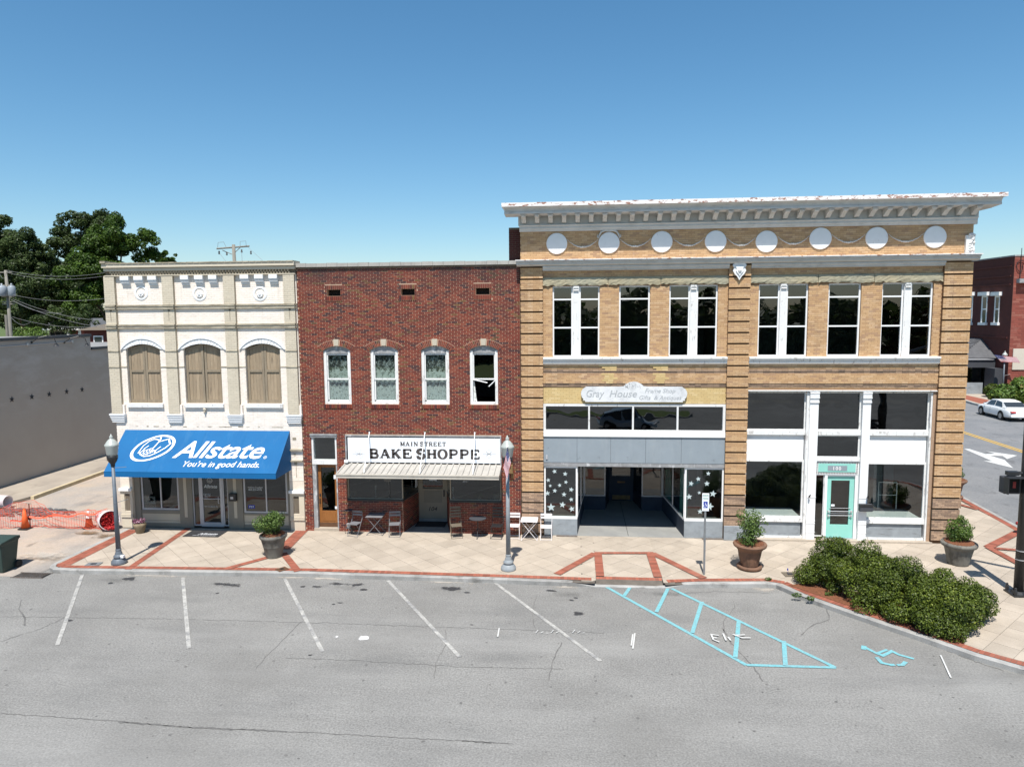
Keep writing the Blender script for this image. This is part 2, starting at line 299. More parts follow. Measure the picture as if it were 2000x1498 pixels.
M['star'] = mat('painted_star', (.50, .58, .58), (.42, .5, .5), .8, 8)
M['glass'] = glassmat('window_glass', (.78, .82, .81), 2.0, 0, .002)
M['glassw'] = glassmat('wavy_window_glass', (.30, .33, .34), 2.0, 0, .006)
M['glassd'] = glassmat('tinted_door_glass', (.55, .58, .57), 1.75)
M['lace'] = lacemat('lace_curtain')
M['lampglass'] = mat('white_lamp_globe', (.40, .42, .39), (.35, .37, .34), .25, 3, spec=.5)
M['lampgrey'] = mat('blue_grey_lamp_paint', (.15, .175, .20), (.11, .125, .145), .5, 3, 6, metal=.1)
M['lampweath'] = mat('weathered_lamp_paint', (.20, .235, .26), (.32, .33, .33), .55, 5, 7, stretch=(1, 1, .35))
M['galv'] = mat('galvanised_steel', (.26, .27, .27), (.2, .2, .2), .5, 5, metal=.3)
M['binbody'] = mat('dark_green_plastic', (.028, .05, .042), (.035, .058, .05), .5, 2)
M['orange'] = mat('traffic_orange', (.75, .13, .03), (.65, .11, .03), .6, 4)
M['orangenet'] = mat('orange_net_plastic', (.80, .12, .05), (.70, .10, .06), .6, 4)
M['refl'] = mat('reflective_band', (.78, .78, .76), None, .5)
M['redfilm'] = mat('red_netting', (.50, .02, .02), (.30, .01, .015), .5, 12, 5, .6, 25, bdist=.03)
M['whitetube'] = mat('white_plastic_tube', (.74, .70, .71), (.66, .5, .5), .5, 3)
M['potgrey'] = mat('grey_concrete_pot', (.125, .12, .105), (.19, .18, .155), .9, 2.5, 6, .4, 40, dirt_or_light=[((.04, .035, .03), 3, .5, .66, .7, (1, 1, .5)), ((.30, .28, .24), 2.5, .6, .75, .4, (1, 1, 1))])
M['potterra'] = mat('mossy_terracotta', (.15, .085, .055), (.22, .12, .075), .9, 3, 6, .4, 40, dirt_or_light=[((.05, .035, .025), 3, .5, .68, .7, (1.6, 1.6, .3))])
M['potsmall'] = mat('buff_stone_pot', (.25, .20, .13), (.17, .13, .08), .9, 8, 6, .5, 30)
M['mulch'] = mat('pine_straw_mulch', (.22, .085, .04), (.10, .04, .02), .95, 20, 6, .8, 40, bdist=.02)
M['leafh'] = leafmat('hedge_leaves', (.014, .028, .004), (.115, .155, .018), (.21, .235, .035), .15)
M['leafp'] = leafmat('planter_leaves', (.030, .062, .014), (.13, .20, .045), (.19, .24, .07), .25)
M['leafr'] = leafmat('round_shrub_leaves', (.032, .07, .012), (.14, .22, .04), (.24, .24, .06), .25)
M['tleaf'] = leafmat('bright_tree_leaves', (.026, .056, .009), (.082, .145, .018), (.12, .18, .03), .35)
M['tleafd'] = leafmat('dark_tree_leaves', (.026, .045, .013), (.078, .115, .032), (.12, .145, .055), .35)
M['bark'] = mat('bark', (.10, .075, .055), (.06, .045, .035), .95, 6, 6, .5, 20)
M['petal'] = mat('flower_petal', (.30, .07, .16), ramp=[(0, (.55, .42, .45)), (.35, (.10, .02, .05)), (.6, (.30, .08, .17)), (.85, (.03, .05, .02))], rough=.7)
M['polewood'] = mat('grey_utility_wood', (.24, .225, .19), (.16, .15, .13), .9, 4, 6, stretch=(3, 3, .4))
M['transf'] = mat('transformer_grey', (.27, .30, .33), None, .4)
M['wire'] = mat('utility_wire', (.20, .20, .20), None, .6)
M['greywall'] = mat('painted_grey_block', (.40, .352, .308), (.43, .385, .34), .8, .6, 6, .1, 20, dirt_or_light=[((.56, .54, .52), .45, .50, .70, .5, (1, 1, 2.4), (2.6, 4.4))])  # pale cloudy patches higher up: faint reflected light painted into the colour
M['greytop'] = mat('dark_grey_coping', (.10, .10, .105), (.07, .07, .075), .6, 3)
M['farbrick'] = mat('far_red_brick', (.24, .065, .045), ramp=[(0, (.26, .07, .05)), (.4, (.21, .055, .04)), (.8, (.30, .11, .08))], rough=.85, scale=1.5, dirt_or_light=[((.45, .28, .22), .5, .6, .8, .4, (1, 1, 1))])
M['farbrickd'] = mat('far_dark_shaded_brick', (.10, .028, .022), (.075, .022, .019), .85, 2)  # dark brick, also the shaded copy of the far red brick
M['farmortar'] = mat('far_mortar', (.26, .10, .075), None, .9)
M['shingle'] = mat('asphalt_shingle', (.10, .10, .105), (.14, .14, .145), .9, 3, rnd=.4)
M['charcoal'] = mat('charcoal_paint', (.055, .058, .066), None, .6)
M['carwhite'] = mat('white_car_paint', (.78, .78, .77), None, .22, spec=.6)
M['carsilver'] = mat('silver_blue_car_paint', (.35, .42, .48), None, .3, metal=.4)
M['tyre'] = mat('tyre_rubber', (.02, .02, .02), None, .85)
M['rim'] = mat('alloy_rim', (.35, .35, .36), None, .35, metal=.7)
M['carglass'] = mat('car_glass', (.035, .04, .045), None, .08, spec=.7)
M['redlens'] = mat('red_lens', (.45, .015, .02), None, .25)
M['tablepink'] = mat('white_enamel', (.74, .70, .69), (.68, .65, .64), .5, 4)
M['tablegrey'] = mat('grey_enamel', (.20, .20, .21), (.16, .16, .17), .5, 4)
M['signblue'] = mat('sign_blue', (.01, .03, .30), None, .5)
M['flagred'] = mat('flag_red', (.45, .02, .035), None, .8)
M['flagblue'] = mat('flag_blue', (.02, .03, .14), None, .8)
M['flagwhite'] = mat('flag_white', (.72, .72, .73), None, .8)
M['brass'] = mat('old_brass', (.30, .18, .07), (.16, .10, .05), .6, 6, metal=.2)
M['hydrant'] = mat('hydrant_red', (.40, .02, .03), None, .5)
M['rubber'] = mat('rubber_mat', (.025, .025, .027), (.035, .035, .037), .85, 4)
M['matlet'] = mat('mat_lettering', (.55, .56, .58), None, .8)
M['grate'] = mat('rusty_iron', (.16, .15, .14), (.12, .09, .07), .8, 8)
M['siding'] = mat('pale_house_siding', (.55, .50, .42), None, .8)
M['roofg'] = mat('grey_roof', (.16, .17, .18), (.12, .12, .13), .9, 2)
M['decal'] = mat('window_lettering', (.55, .57, .56), None, .8)
M['membrane'] = mat('flat_roof_membrane', (.28, .27, .26), (.2, .2, .19), .9, 1)

# ------------------------------------------------------------------ shape helpers used by several things
def wallgrid(mb, x0, x1, z0, z1, ya, yb, holes, m=0):
    xs = sorted({x0, x1, *[h[0] for h in holes], *[h[1] for h in holes]}); zs = sorted({z0, z1, *[h[2] for h in holes], *[h[3] for h in holes]})
    xs = [a for a in xs if x0 <= a <= x1]; zs = [a for a in zs if z0 <= a <= z1]
    def solid(i, j):
        if i < 0 or j < 0 or i >= len(xs) - 1 or j >= len(zs) - 1: return False
        cx, cz = (xs[i] + xs[i + 1]) / 2, (zs[j] + zs[j + 1]) / 2
        return not any(h[0] < cx < h[1] and h[2] < cz < h[3] for h in holes)
    for i in range(len(xs) - 1):
        for j in range(len(zs) - 1):
            if not solid(i, j): continue
            sk = ''
            if solid(i - 1, j): sk += 'l'
            if solid(i + 1, j): sk += 'r'
            if solid(i, j - 1): sk += 'd'
            if solid(i, j + 1): sk += 'u'
            mb.box(xs[i], xs[i + 1], ya, yb, zs[j], zs[j + 1], m, .5, sk)
BR = {}
def brickwork(parent, rects, holes, Y, material, course=.0686, L=.2032, jt=.0105, proud=.006, nparts=300, zoff=0.0, thick=.02, label=None, prob=None, axis='Y', mb=None, mi=0):
    """running bond laid over a backing wall: each brick a block of its own, clipped round the openings; the nearest full ones are parts"""
    full = []; own = mb is None; mb = mb or MB(); rr = random.Random(int(1000 * abs(Y) + 31 * abs(rects[0][0]) * 10))
    for (x0, x1, z0, z1) in rects:
        k0 = math.ceil((z0 - zoff) / course - .001); k = k0
        while zoff + (k + 1) * course <= z1 + .012:
            za = zoff + k * course; zb = za + course - jt; zb = min(zb, z1)
            iv = [(x0, x1)]
            for h in holes:
                if h[2] < zb and h[3] > za:
                    nv = []
                    for a, b in iv:
                        if h[1] <= a or h[0] >= b: nv.append((a, b)); continue
                        if h[0] > a: nv.append((a, h[0]))
                        if h[1] < b: nv.append((h[1], b))
                    iv = nv
            hdr = (k % 6 == 3) and course > .06
            st = (L + jt) if not hdr else (L + jt)
            sh = (k % 2) * st / 2 + (k % 5) * .004
            for a, b in iv:
                i = math.floor((a - sh) / st)
                while i * st + sh < b:
                    xa = max(a, i * st + sh); xb = min(b, i * st + sh + st - jt); i += 1
                    if xb - xa < .035: continue
                    r = rr.random(); pr = proud + rr.uniform(-.0015, .0025)
                    if nparts and xb - xa > L - .002 and zb - za > course - jt - .002: full.append(((xa + xb) / 2, (za + zb) / 2, r, pr, xb - xa, zb - za))
                    else: put(mb, xa, xb, za, zb, Y, pr, thick, r, axis, mi)
            k += 1
    if nparts:
        full.sort(key=lambda t: (t[0] - CAM[0]) ** 2 + (t[1] - 4.5) ** 2 * .5)
        for q in full[nparts:]: put(mb, q[0] - q[4] / 2, q[0] + q[4] / 2, q[1] - q[5] / 2, q[1] + q[5] / 2, Y, q[3], thick, q[2], axis, mi)
        for q in full[:nparts]:
            key = (material.name, int(q[2] * 30), round(q[4], 3), round(q[5], 3))
            if key not in BR:
                b = MB(); b.box(-q[4] / 2, q[4] / 2, 0, thick, -q[5] / 2, q[5] / 2, 0, (int(q[2] * 30) + .5) / 30, 'b'); BR[key] = b.mesh('brick', material)
            o = bpy.data.objects.new('brick', BR[key]); C.objects.link(o); o.location = (q[0], Y - q[3], q[1]); o.parent = parent; o.matrix_parent_inverse = Matrix.Translation(-chain(parent))
    if own:
        o = mb.build('brickwork', material, parent); o['kind'] = 'stuff'; return o
def put(mb, xa, xb, za, zb, Y, pr, th, r, axis, mi=0):
    if axis == 'Y': mb.box(xa, xb, Y - pr, Y + th - pr, za, zb, mi, r, 'b')
    elif axis == 'X+': mb.box(Y - th + pr, Y + pr, xa, xb, za, zb, mi, r, 'l')
    else: mb.box(Y - pr, Y + th - pr, xa, xb, za, zb, mi, r, 'r')
def profile_x(mb, prof, x0, x1, m=0):
    # moulding profile [(y,z)...] run along X, closed with ends
    n = len(prof); vs = [(x0, y, z) for y, z in prof] + [(x1, y, z) for y, z in prof]
    mb.add(vs, [(i, (i + 1) % n, n + (i + 1) % n, n + i) for i in range(n)] + [tuple(range(n - 1, -1, -1)), tuple(range(n, 2 * n))], m)
def text2d(body, size=1, shear=0.0, offset=0.0, space=1.0, ex=0.0):
    c = bpy.data.curves.new('t', 'FONT'); c.body = body; c.size = size; c.shear = shear; c.offset = offset; c.space_character = space; c.extrude = ex; c.resolution_u = 3
    o = bpy.data.objects.new('t', c); me = bpy.data.meshes.new_from_object(o); vs = [tuple(v.co) for v in me.vertices]; fs = [tuple(p.vertices) for p in me.polygons]
    bpy.data.objects.remove(o); bpy.data.curves.remove(c); bpy.data.meshes.remove(me); return vs, fs
def fit_text(mb, body, box, fn, shear=0.0, offset=0.0, space=1.0, m=0):
    """lettering laid into box (u0,u1,v0,v1), baseline at v0 and capital height v1-v0; fn maps (u,v) to a point"""
    vs, fs = text2d(body, 1, shear, offset, space); xs = [v[0] for v in vs]; cap, _ = text2d('H', 1, 0, offset); ch = max(v[1] for v in cap)
    u0, u1, v0, v1 = box; sx = (u1 - u0) / (max(xs) - min(xs)); sy = (v1 - v0) / ch; a = min(xs)
    mb.add([fn(u0 + (v[0] - a) * sx, v0 + v[1] * sy) for v in vs], fs, m)
def stroke(mb, pts, wd, fn, m=0, closed=False):
    """a flat line of given width in (u,v), mitred at corners"""
    p = [Vector(q) for q in pts]; n = len(p); L = []; Rr = []
    ws = wd if isinstance(wd, (list, tuple)) else [wd] * n
    for i in range(n):
        a = p[(i - 1) % n] if (closed or i) else p[i]; b = p[(i + 1) % n] if (closed or i < n - 1) else p[i]
        d1 = (p[i] - a); d2 = (b - p[i]); d1 = d1.normalized() if d1.length > 1e-9 else d2.normalized(); d2 = d2.normalized() if d2.length > 1e-9 else d1
        t = d1 + d2; t = t.normalized() if t.length > 1e-6 else d1; nn = Vector((-t.y, t.x)); k = min(1.6, 1 / max(.5, abs(nn.dot(Vector((-d1.y, d1.x))))))
        L.append(p[i] + nn * ws[i] / 2 * k); Rr.append(p[i] - nn * ws[i] / 2 * k)
    vs = [fn(q.x, q.y) for q in L] + [fn(q.x, q.y) for q in Rr]; e = n if closed else n - 1
    mb.add(vs, [(i, (i + 1) % n, n + (i + 1) % n, n + i) for i in range(e)], m)
SLAB = {  # slab-serif capitals as strokes in a 1 x 1 box, (thick?, points); serifs added as bars
 'M': [(1, [(.14, 0), (.14, 1)]), (1, [(.86, 0), (.86, 1)]), (.8, [(.14, 1), (.5, .12)]), (.5, [(.5, .12), (.86, 1)]), ('s', .14, 0), ('s', .86, 0), ('s', .10, 1), ('s', .9, 1)],
 'A': [(.55, [(.12, 0), (.48, 1)]), (1, [(.48, 1), (.86, 0)]), (.5, [(.25, .33), (.74, .33)]), ('s', .12, 0), ('s', .86, 0)],
 'I': [(1, [(.5, 0), (.5, 1)]), ('s', .5, 0), ('s', .5, 1)],
 'N': [(.6, [(.16, 0), (.16, 1)]), (1, [(.16, 1), (.84, 0)]), (.6, [(.84, 0), (.84, 1)]), ('s', .16, 0), ('s', .12, 1), ('s', .84, 1)],
 'S': [(1, [(.82, .72), (.76, .93), (.5, 1), (.22, .92), (.14, .74), (.26, .58), (.55, .5), (.8, .4), (.86, .22), (.72, .05), (.45, 0), (.2, .08), (.13, .3)])],
 'T': [(1, [(.5, 0), (.5, 1)]), (.6, [(.06, .96), (.94, .96)]), (.5, [(.08, 1), (.08, .74)]), (.5, [(.92, 1), (.92, .74)]), ('s', .5, 0)],
 'R': [(1, [(.2, 0), (.2, 1)]), (.7, [(.2, .97), (.6, .97), (.8, .87), (.82, .74), (.76, .58), (.55, .5), (.2, .5)]), (1, [(.55, .5), (.86, 0)]), ('s', .2, 0), ('s', .14, 1), ('s', .88, 0)],
 'E': [(1, [(.2, 0), (.2, 1)]), (.6, [(.1, .96), (.86, .96)]), (.6, [(.1, .04), (.9, .04)]), (.6, [(.2, .51), (.62, .51)]), (.5, [(.86, 1), (.86, .74)]), (.5, [(.9, 0), (.9, .28)]), (.5, [(.62, .66), (.62, .36)])],
 'B': [(1, [(.22, 0), (.22, 1)]), (.7, [(.08, .97), (.58, .97), (.78, .88), (.80, .74), (.72, .58), (.55, .52), (.22, .52)]), (.8, [(.55, .52), (.8, .45), (.88, .28), (.8, .08), (.6, .03), (.08, .03)])],
 'K': [(1, [(.2, 0), (.2, 1)]), (.55, [(.2, .38), (.82, 1)]), (1, [(.42, .58), (.84, 0)]), ('s', .2, 0), ('s', .2, 1), ('s', .84, 0), ('s', .82, 1)],
 'H': [(1, [(.18, 0), (.18, 1)]), (1, [(.82, 0), (.82, 1)]), (.6, [(.18, .5), (.82, .5)]), ('s', .18, 0), ('s', .82, 0), ('s', .18, 1), ('s', .82, 1)],
 'O': [('o',)],
 'P': [(1, [(.22, 0), (.22, 1)]), (.7, [(.08, .97), (.6, .97), (.83, .88), (.87, .73), (.82, .56), (.6, .46), (.22, .46)]), ('s', .22, 0)]}
def slabtext(mb, txt, u0, u1, v0, v1, fn, weight=.16, gap=.16, spacew=.35):
    n = sum(spacew if c == ' ' else (.62 if c == 'I' else 1) for c in txt) + gap * (len(txt) - 1); cw = (u1 - u0) / n; h = v1 - v0; u = u0
    for c in txt:
        if c == ' ': u += cw * (spacew + gap); continue
        wd = cw * (.62 if c == 'I' else 1); T = lambda x, y, u=u, wd=wd: (u + x * wd, v0 + y * h)
        for s in SLAB[c]:
            if s[0] == 's': stroke(mb, [T(s[1] - .20 / (wd / cw), s[2] * .92 + .04), T(s[1] + .20 / (wd / cw), s[2] * .92 + .04)], h * .10, fn)
            elif s[0] == 'o':
                N_ = 20; stroke(mb, [T(.5 + .40 * math.cos(2 * math.pi * i / N_), .5 + .5 * math.sin(2 * math.pi * i / N_)) for i in range(N_)], [cw * weight * (.55 + .6 * abs(math.cos(2 * math.pi * i / N_))) for i in range(N_)], fn, closed=True)
            else: stroke(mb, [T(*q) for q in s[1]], cw * weight * s[0] * 1.15, fn)
        u += wd + cw * gap
def window(parent, x0, x1, z0, z1, Y, fw=.05, rails=(), mull=(), fm='white', gm='glass', depth=.07, label=None, railw=None, name='window', bot=None):
    mb = MB(); rw = railw or fw; bot = bot or fw
    mb.box(x0, x0 + fw, Y, Y + depth, z0, z1); mb.box(x1 - fw, x1, Y, Y + depth, z0, z1)
    mb.box(x0 + fw, x1 - fw, Y, Y + depth, z1 - fw, z1); mb.box(x0 + fw, x1 - fw, Y, Y + depth, z0, z0 + bot)
    for q in mull: mb.box(q - rw / 2, q + rw / 2, Y + .004, Y + depth - .004, z0 + bot, z1 - fw)
    edges = [x0 + fw] + [e for q in mull for e in (q - rw / 2, q + rw / 2)] + [x1 - fw]
    for r in rails:
        for i in range(0, len(edges), 2): mb.box(edges[i], edges[i + 1], Y + .008, Y + depth - .008, r - rw / 2, r + rw / 2)
    f = mb.build(name, M[fm], parent)
    if label: f['label'] = label
    zs = [z0 + bot] + [e for q in sorted(rails) for e in (q - rw / 2, q + rw / 2)] + [z1 - fw]
    for i in range(0, len(edges), 2):
        for j in range(0, len(zs), 2):
            p = MB(); p.box(edges[i], edges[i + 1], Y + depth * .5, Y + depth * .5 + .005, zs[j], zs[j + 1]); p.build('pane', M[gm], f)
    return f
SPLIT = {'post', 'bulkhead', 'door_jamb', 'window_seat', 'display_back', 'display_floor', 'wall', 'pier_ledge', 'window_sill', 'display_deck', 'door_frame', 'shop_wall', 'corner_post', 'coping', 'roof', 'outer_wall', 'pier_slot', 'cornice_band', 'window_flyer', 'median_kerb'}
def simple(name, parent, m, *boxes, label=None, bevel=0):
    if name in SPLIT and len(boxes) > 1:
        return [simple(name, parent, m, b, label=label, bevel=bevel) for b in boxes][0]
    mb = MB()
    for b in boxes: mb.box(*b)
    o = mb.build(name, M[m] if isinstance(m, str) else m, parent, bevel=bevel)
    if label: o['label'] = label
    return o
def leaves(n, clumps, size, seed, flat=.0, up=.35, tuft=0):
    """leaf-sized faces through several lobes; clumps = [(cx,cy,cz,rx,ry,rz)...]; returns verts, rnd"""
    g = np.random.default_rng(seed); cl = np.array(clumps, float); vol = (cl[:, 3] * cl[:, 4] * cl[:, 5]) ** .67; k = g.choice(len(cl), n, p=vol / vol.sum())
    d = g.normal(size=(n, 3)); d /= np.linalg.norm(d, axis=1)[:, None]; rad = g.uniform(.55, 1.05, n) ** .6
    shell = cl[k, :3] + d * cl[k, 3:6] * rad[:, None]
    tone = g.uniform(-.16, .16, len(cl))[k]
    nrm = d * .8 + g.normal(size=(n, 3)) * .55 + np.array([0, 0, up]); nrm /= np.linalg.norm(nrm, axis=1)[:, None]
    t = np.cross(nrm, g.normal(size=(n, 3))); t /= np.linalg.norm(t, axis=1)[:, None]; b = np.cross(nrm, t)
    s = size * g.uniform(.6, 1.35, n)[:, None]
    v = np.stack([shell - t * s, shell - b * s * .55 + nrm * s * .15, shell + t * s, shell + b * s * .55 + nrm * s * .15], 1).reshape(-1, 3)
    r = np.clip(g.normal(.42, .2, n) + tone, 0.01, .99)
    return v, r
def leafobj(name, v, r, material, parent, kind=None):
    n = len(r); me = bpy.data.meshes.new(name); me.vertices.add(n * 4); me.vertices.foreach_set('co', v.ravel()); me.loops.add(n * 4); me.loops.foreach_set('vertex_index', np.arange(n * 4))
    me.polygons.add(n); me.polygons.foreach_set('loop_start', np.arange(n) * 4); me.polygons.foreach_set('loop_total', np.full(n, 4))
    me.materials.append(material); a = me.attributes.new('rnd', 'FLOAT', 'FACE'); a.data.foreach_set('value', r.astype(np.float32)); me.update(); me.validate()
    o = bpy.data.objects.new(name, me); C.objects.link(o)
    if parent is not None: o.parent = parent; o.matrix_parent_inverse = Matrix.Translation(-chain(parent))
    if kind: o['kind'] = kind
    return o
def clip(poly, a, b):
    # keep the part of poly left of line a->b
    out = []; n = len(poly)
    sd = lambda p: (b[0] - a[0]) * (p[1] - a[1]) - (b[1] - a[1]) * (p[0] - a[0])
    for i in range(n):
        p, q = poly[i], poly[(i + 1) % n]; sp, sq = sd(p), sd(q)
        if sp >= 0: out.append(p)
        if (sp >= 0) != (sq >= 0):
            t = sp / (sp - sq); out.append((p[0] + (q[0] - p[0]) * t, p[1] + (q[1] - p[1]) * t))
    return out

# ------------------------------------------------------------------ ground
def sheet(name, pts, z, m, kind='structure', parent=None, rings=None):
    mb = MB(); mb.add([(x, y, z) for x, y in pts], [tuple(range(len(pts)))]); o = mb.build(name, m if not isinstance(m, str) else M[m], parent, fixn=False)
    if kind: o['kind'] = kind
    return o
sheet('ground', [(-900, -400), (900, -400), (900, 1500), (-900, 1500)], -.30, 'grass')
road = sheet('road', [(-60, -60), (70, -60), (70, 12), (17, 12), (17, -1.0), (-60, -1.0)], ROAD, 'asphalt')
sheet('side_street', [(12.0, 2.0), (36, 2.0), (37.5, 45), (40, 150), (24, 150), (16.5, 12), (12, 4)], ROAD + .004, 'asphalt2')
# front pavement outline: left side, street kerb, planting corner, side street
KERB = [(-17.15, -.2), (-17.15, -4.1), (-17.02, -4.36), (-16.75, -4.52), (-16.3, -4.56), (-12.55, -4.44), (-8.4, -4.31), (-2.54, -4.42), (.6, -4.52)]
KERB2 = [(.6, -4.52), (2.7, -4.5), (3.82, -4.36), (5.79, -4.2), (6.02, -4.28), (6.48, -5.1), (7.67, -6.49), (8.6, -7.5), (9.39, -8.42), (10.14, -9.05), (11.6, -9.9), (13.6, -10.1), (15.4, -9.2), (16.25, -7.4), (16.35, -3), (16.38, 0), (16.6, 2.35), (16.86, 6.65), (17.6, 17), (19.5, 40)]
walk_poly = KERB + [(.64, -3.95), (2.66, -3.95)] + KERB2[1:] + [(13.2, 40), (13.2, 0.2), (-17.15, .2)]
sidewalk = sheet('sidewalk', walk_poly, -.012, 'joint')
def offset_line(pts, d):
    out = []
    for i, p in enumerate(pts):
        a = pts[max(i - 1, 0)]; b = pts[min(i + 1, len(pts) - 1)]; t = Vector((b[0] - a[0], b[1] - a[1])).normalized(); out.append((p[0] - t.y * d, p[1] + t.x * d))
    return out
def resample(pts, step):
    out = [pts[0]]; acc = 0
    for i in range(len(pts) - 1):
        a = Vector(pts[i]); b = Vector(pts[i + 1]); L = (b - a).length; d = step - acc
        while d < L: out.append(tuple(a.lerp(b, d / L))); d += step
        acc = (L - (d - step))
    return out
kerbs = tag(bpy.data.objects.new('kerb', None), kind='structure'); C.objects.link(kerbs)
def kerbrun(line, step=2.4):
    st = resample(line, .3); st.append(line[-1]); inn = offset_line(st, .17); per = max(1, int(step / .3))
    for s in range(0, len(st) - 1, per):
        o_ = st[s:s + per + 1]; i_ = inn[s:s + per + 1]
        if len(o_) < 2: continue
        mb = MB(); n = len(o_); zj = random.uniform(-.003, .003); r = random.random(); zf_ = lambda x, y: (.004 + zj - (.105 * max(0, min(1, min((x + .15) / .75, (3.35 - x) / .75))) if -4.7 < y < -4.2 and -.2 < x < 3.4 else 0))
        vs = [(x, y, -.32) for x, y in o_] + [(x, y, zf_(x, y) - .012) for x, y in o_] + [(x + (a - x) * .12, y + (b - y) * .12, zf_(x, y)) for (x, y), (a, b) in zip(o_, i_)] + [(x, y, zf_(a, b)) for (x, y), (a, b) in zip(i_, o_)] + [(x, y, -.3) for x, y in i_]
        fs = []
        for k in range(4): fs += [(k * n + j, k * n + j + 1, (k + 1) * n + j + 1, (k + 1) * n + j) for j in range(n - 1)]
        fs += [tuple(k * n for k in range(5)), tuple(k * n + n - 1 for k in range(4, -1, -1))]
        mb.add(vs, fs, 0, r); o = mb.build('kerb_stone', M['kerb'], kerbs, fixn=True)
kerbrun(KERB); kerbrun(KERB2, 1.8)
# dropped kerb and ramp

# paving slabs, laid at 45 degrees
S = .61; ph_u, ph_v = (-7.5 - 2.91) / math.sqrt(2), (-2.91 + 7.5) / math.sqrt(2)
def inside(p, poly):
    c = False; n = len(poly)
    for i in range(n):
        a, b = poly[i], poly[(i + 1) % n]
        if (a[1] > p[1]) != (b[1] > p[1]) and p[0] < (b[0] - a[0]) * (p[1] - a[1]) / (b[1] - a[1]) + a[0]: c = not c
    return c
# convex pieces of the paved area to clip against
inner1 = offset_line(KERB, .17); inner2 = offset_line(KERB2, .17)
pieces = [[(-16.98, 0.0), (-16.98, -4.05), (-16.6, -4.38), (-12.55, -4.26), (-8.4, -4.13), (-8.4, 0)],
          [(-8.4, 0), (-8.4, -4.14), (-2.54, -4.24), (.2, -4.34), (.2, 0)], [(.2, 0), (.2, -4.34), (.64, -4.35), (.64, 0)], [(.64, 0), (.64, -3.95), (2.66, -3.95), (2.66, 0)], [(2.66, 0), (2.66, -4.33), (3.0, -4.32), (3.0, 0)],
          [(3.0, 0), (3.0, -4.26), (5.9, -4.04), (5.9, 0)],
          [(5.9, 0), (5.9, -4.04), (6.65, -5.0), (7.81, -6.37), (9.51, -8.26), (13.2, -9.85), (13.2, 0)],
          [(13.2, 18), (13.2, -9.85), (15.3, -9.0), (16.08, -7.4), (16.2, 0), (16.43, 2.35), (16.68, 6.65), (17.3, 18)]]
slabs = []
for i in range(-45, 46):
    for j in range(-45, 46):
        u0 = ph_u + i * S; v0 = ph_v + j * S; g = .0045
        cs = [(u0 + g, v0 + g), (u0 + S - g, v0 + g), (u0 + S - g, v0 + S - g), (u0 + g, v0 + S - g)]
        q = [((u - v) / math.sqrt(2), (u + v) / math.sqrt(2)) for u, v in cs]
        cx_, cy_ = sum(p[0] for p in q) / 4, sum(p[1] for p in q) / 4
        if not (-18 < cx_ < 18 and -10.5 < cy_ < 18.5): continue
        for pc in pieces:
            w_ = q; nn = len(pc)
            for k in range(nn):
                w_ = clip(w_, pc[k], pc[(k + 1) % nn])
                if len(w_) < 3: break
            if len(w_) >= 3:
                A = abs(sum(w_[k][0] * w_[(k + 1) % len(w_)][1] - w_[(k + 1) % len(w_)][0] * w_[k][1] for k in range(len(w_)))) / 2
                if A > .004: slabs.append((w_, A))
slabs.sort(key=lambda s: math.hypot(sum(p[0] for p in s[0]) / len(s[0]) - 0, sum(p[1] for p in s[0]) / len(s[0]) + 25.3) - min(s[1], .3) * 3)
rest = MB()
for k, (q, A) in enumerate(slabs):
    r = random.random(); zt = random.uniform(-.0015, .0015)
    if k < 300:
        mb = MB(); mb.prism(q, -.02, zt, 'Z', 0, r); mb.build('paving_slab', M['slab'], sidewalk)
    else: rest.prism(q, -.02, zt, 'Z', 0, r)
tag(rest.build('paving', M['slab'], sidewalk), kind='stuff')
# bands of red paver bricks
band_bed = MB(); band_br = MB()
def band(pts, wdt, z=.006, cross=True, row=1):
    for (a, b) in zip(pts[:-1], pts[1:]):
        a = Vector(a); b = Vector(b); t = (b - a); L = t.length; t.normalize(); n = Vector((-t.y, t.x)); e = wdt / 2
        if len(pts) > 2: pass
        q = [a + n * e, b + n * e, b - n * e, a - n * e]; band_bed.add([(p.x, p.y, z - .003) for p in q], [(3, 2, 1, 0)])
        s = 0
        while s < L - .02:
            s2 = min(L, s + .098)
            for k in range(row):
                o0 = -e + k * wdt / row + .004; o1 = -e + (k + 1) * wdt / row - .004; zt = z + random.uniform(-.001, .0015)
                P4 = [a + t * s + n * o0, a + t * s2 + n * o0, a + t * s2 + n * o1, a + t * s + n * o1]
                band_br.add([(p.x, p.y, zt) for p in P4], [(0, 1, 2, 3)], 0, random.random())
            s += .105
edge = offset_line(KERB[1:-1] + [(.5, -4.50)], .30)
band(edge, .23); band(offset_line(KERB2[2:-1], .30), .23, z=.007)
band([(2.78, -4.22), (3.80, -4.06)], .23, z=.008)
band([(-16.70, -.35), (-16.70, -4.1)], .46, z=.009, row=2)
zb = .011
def gb(p1, p2, wdt, row=1):
    global zb
    band([G(*p1), G(*p2)], wdt, z=zb, row=row); zb += .002
gb((250, 1112), (369, 1031), .24)                       # diagonal by the mat
gb((596, 1030), (553, 1073), .46, 2); gb((553, 1080), (582, 1116), .24); gb((530, 1087), (438, 1112), .24)
gb((1161, 1080.5), (1277, 1080.5), .2); gb((1162, 1081), (1088, 1122), .26); gb((1274, 1081), (1375, 1130), .26)
gb((1168, 1083), (1172, 1126), .26); gb((1270, 1083), (1285, 1128), .26)
gb((1930, 1069.5), (2000, 1034), .3, 1); gb((1930, 1069.5), (2010, 1113), .26); gb((1944, 1072), (2020, 1078), .22)
gb((1866, 984), (1910, 996), .22)
o = band_bed.build('paver_bedding', M['joint'], sidewalk)
o = tag(band_br.build('paver_brick', M['paver'], sidewalk), kind='stuff')
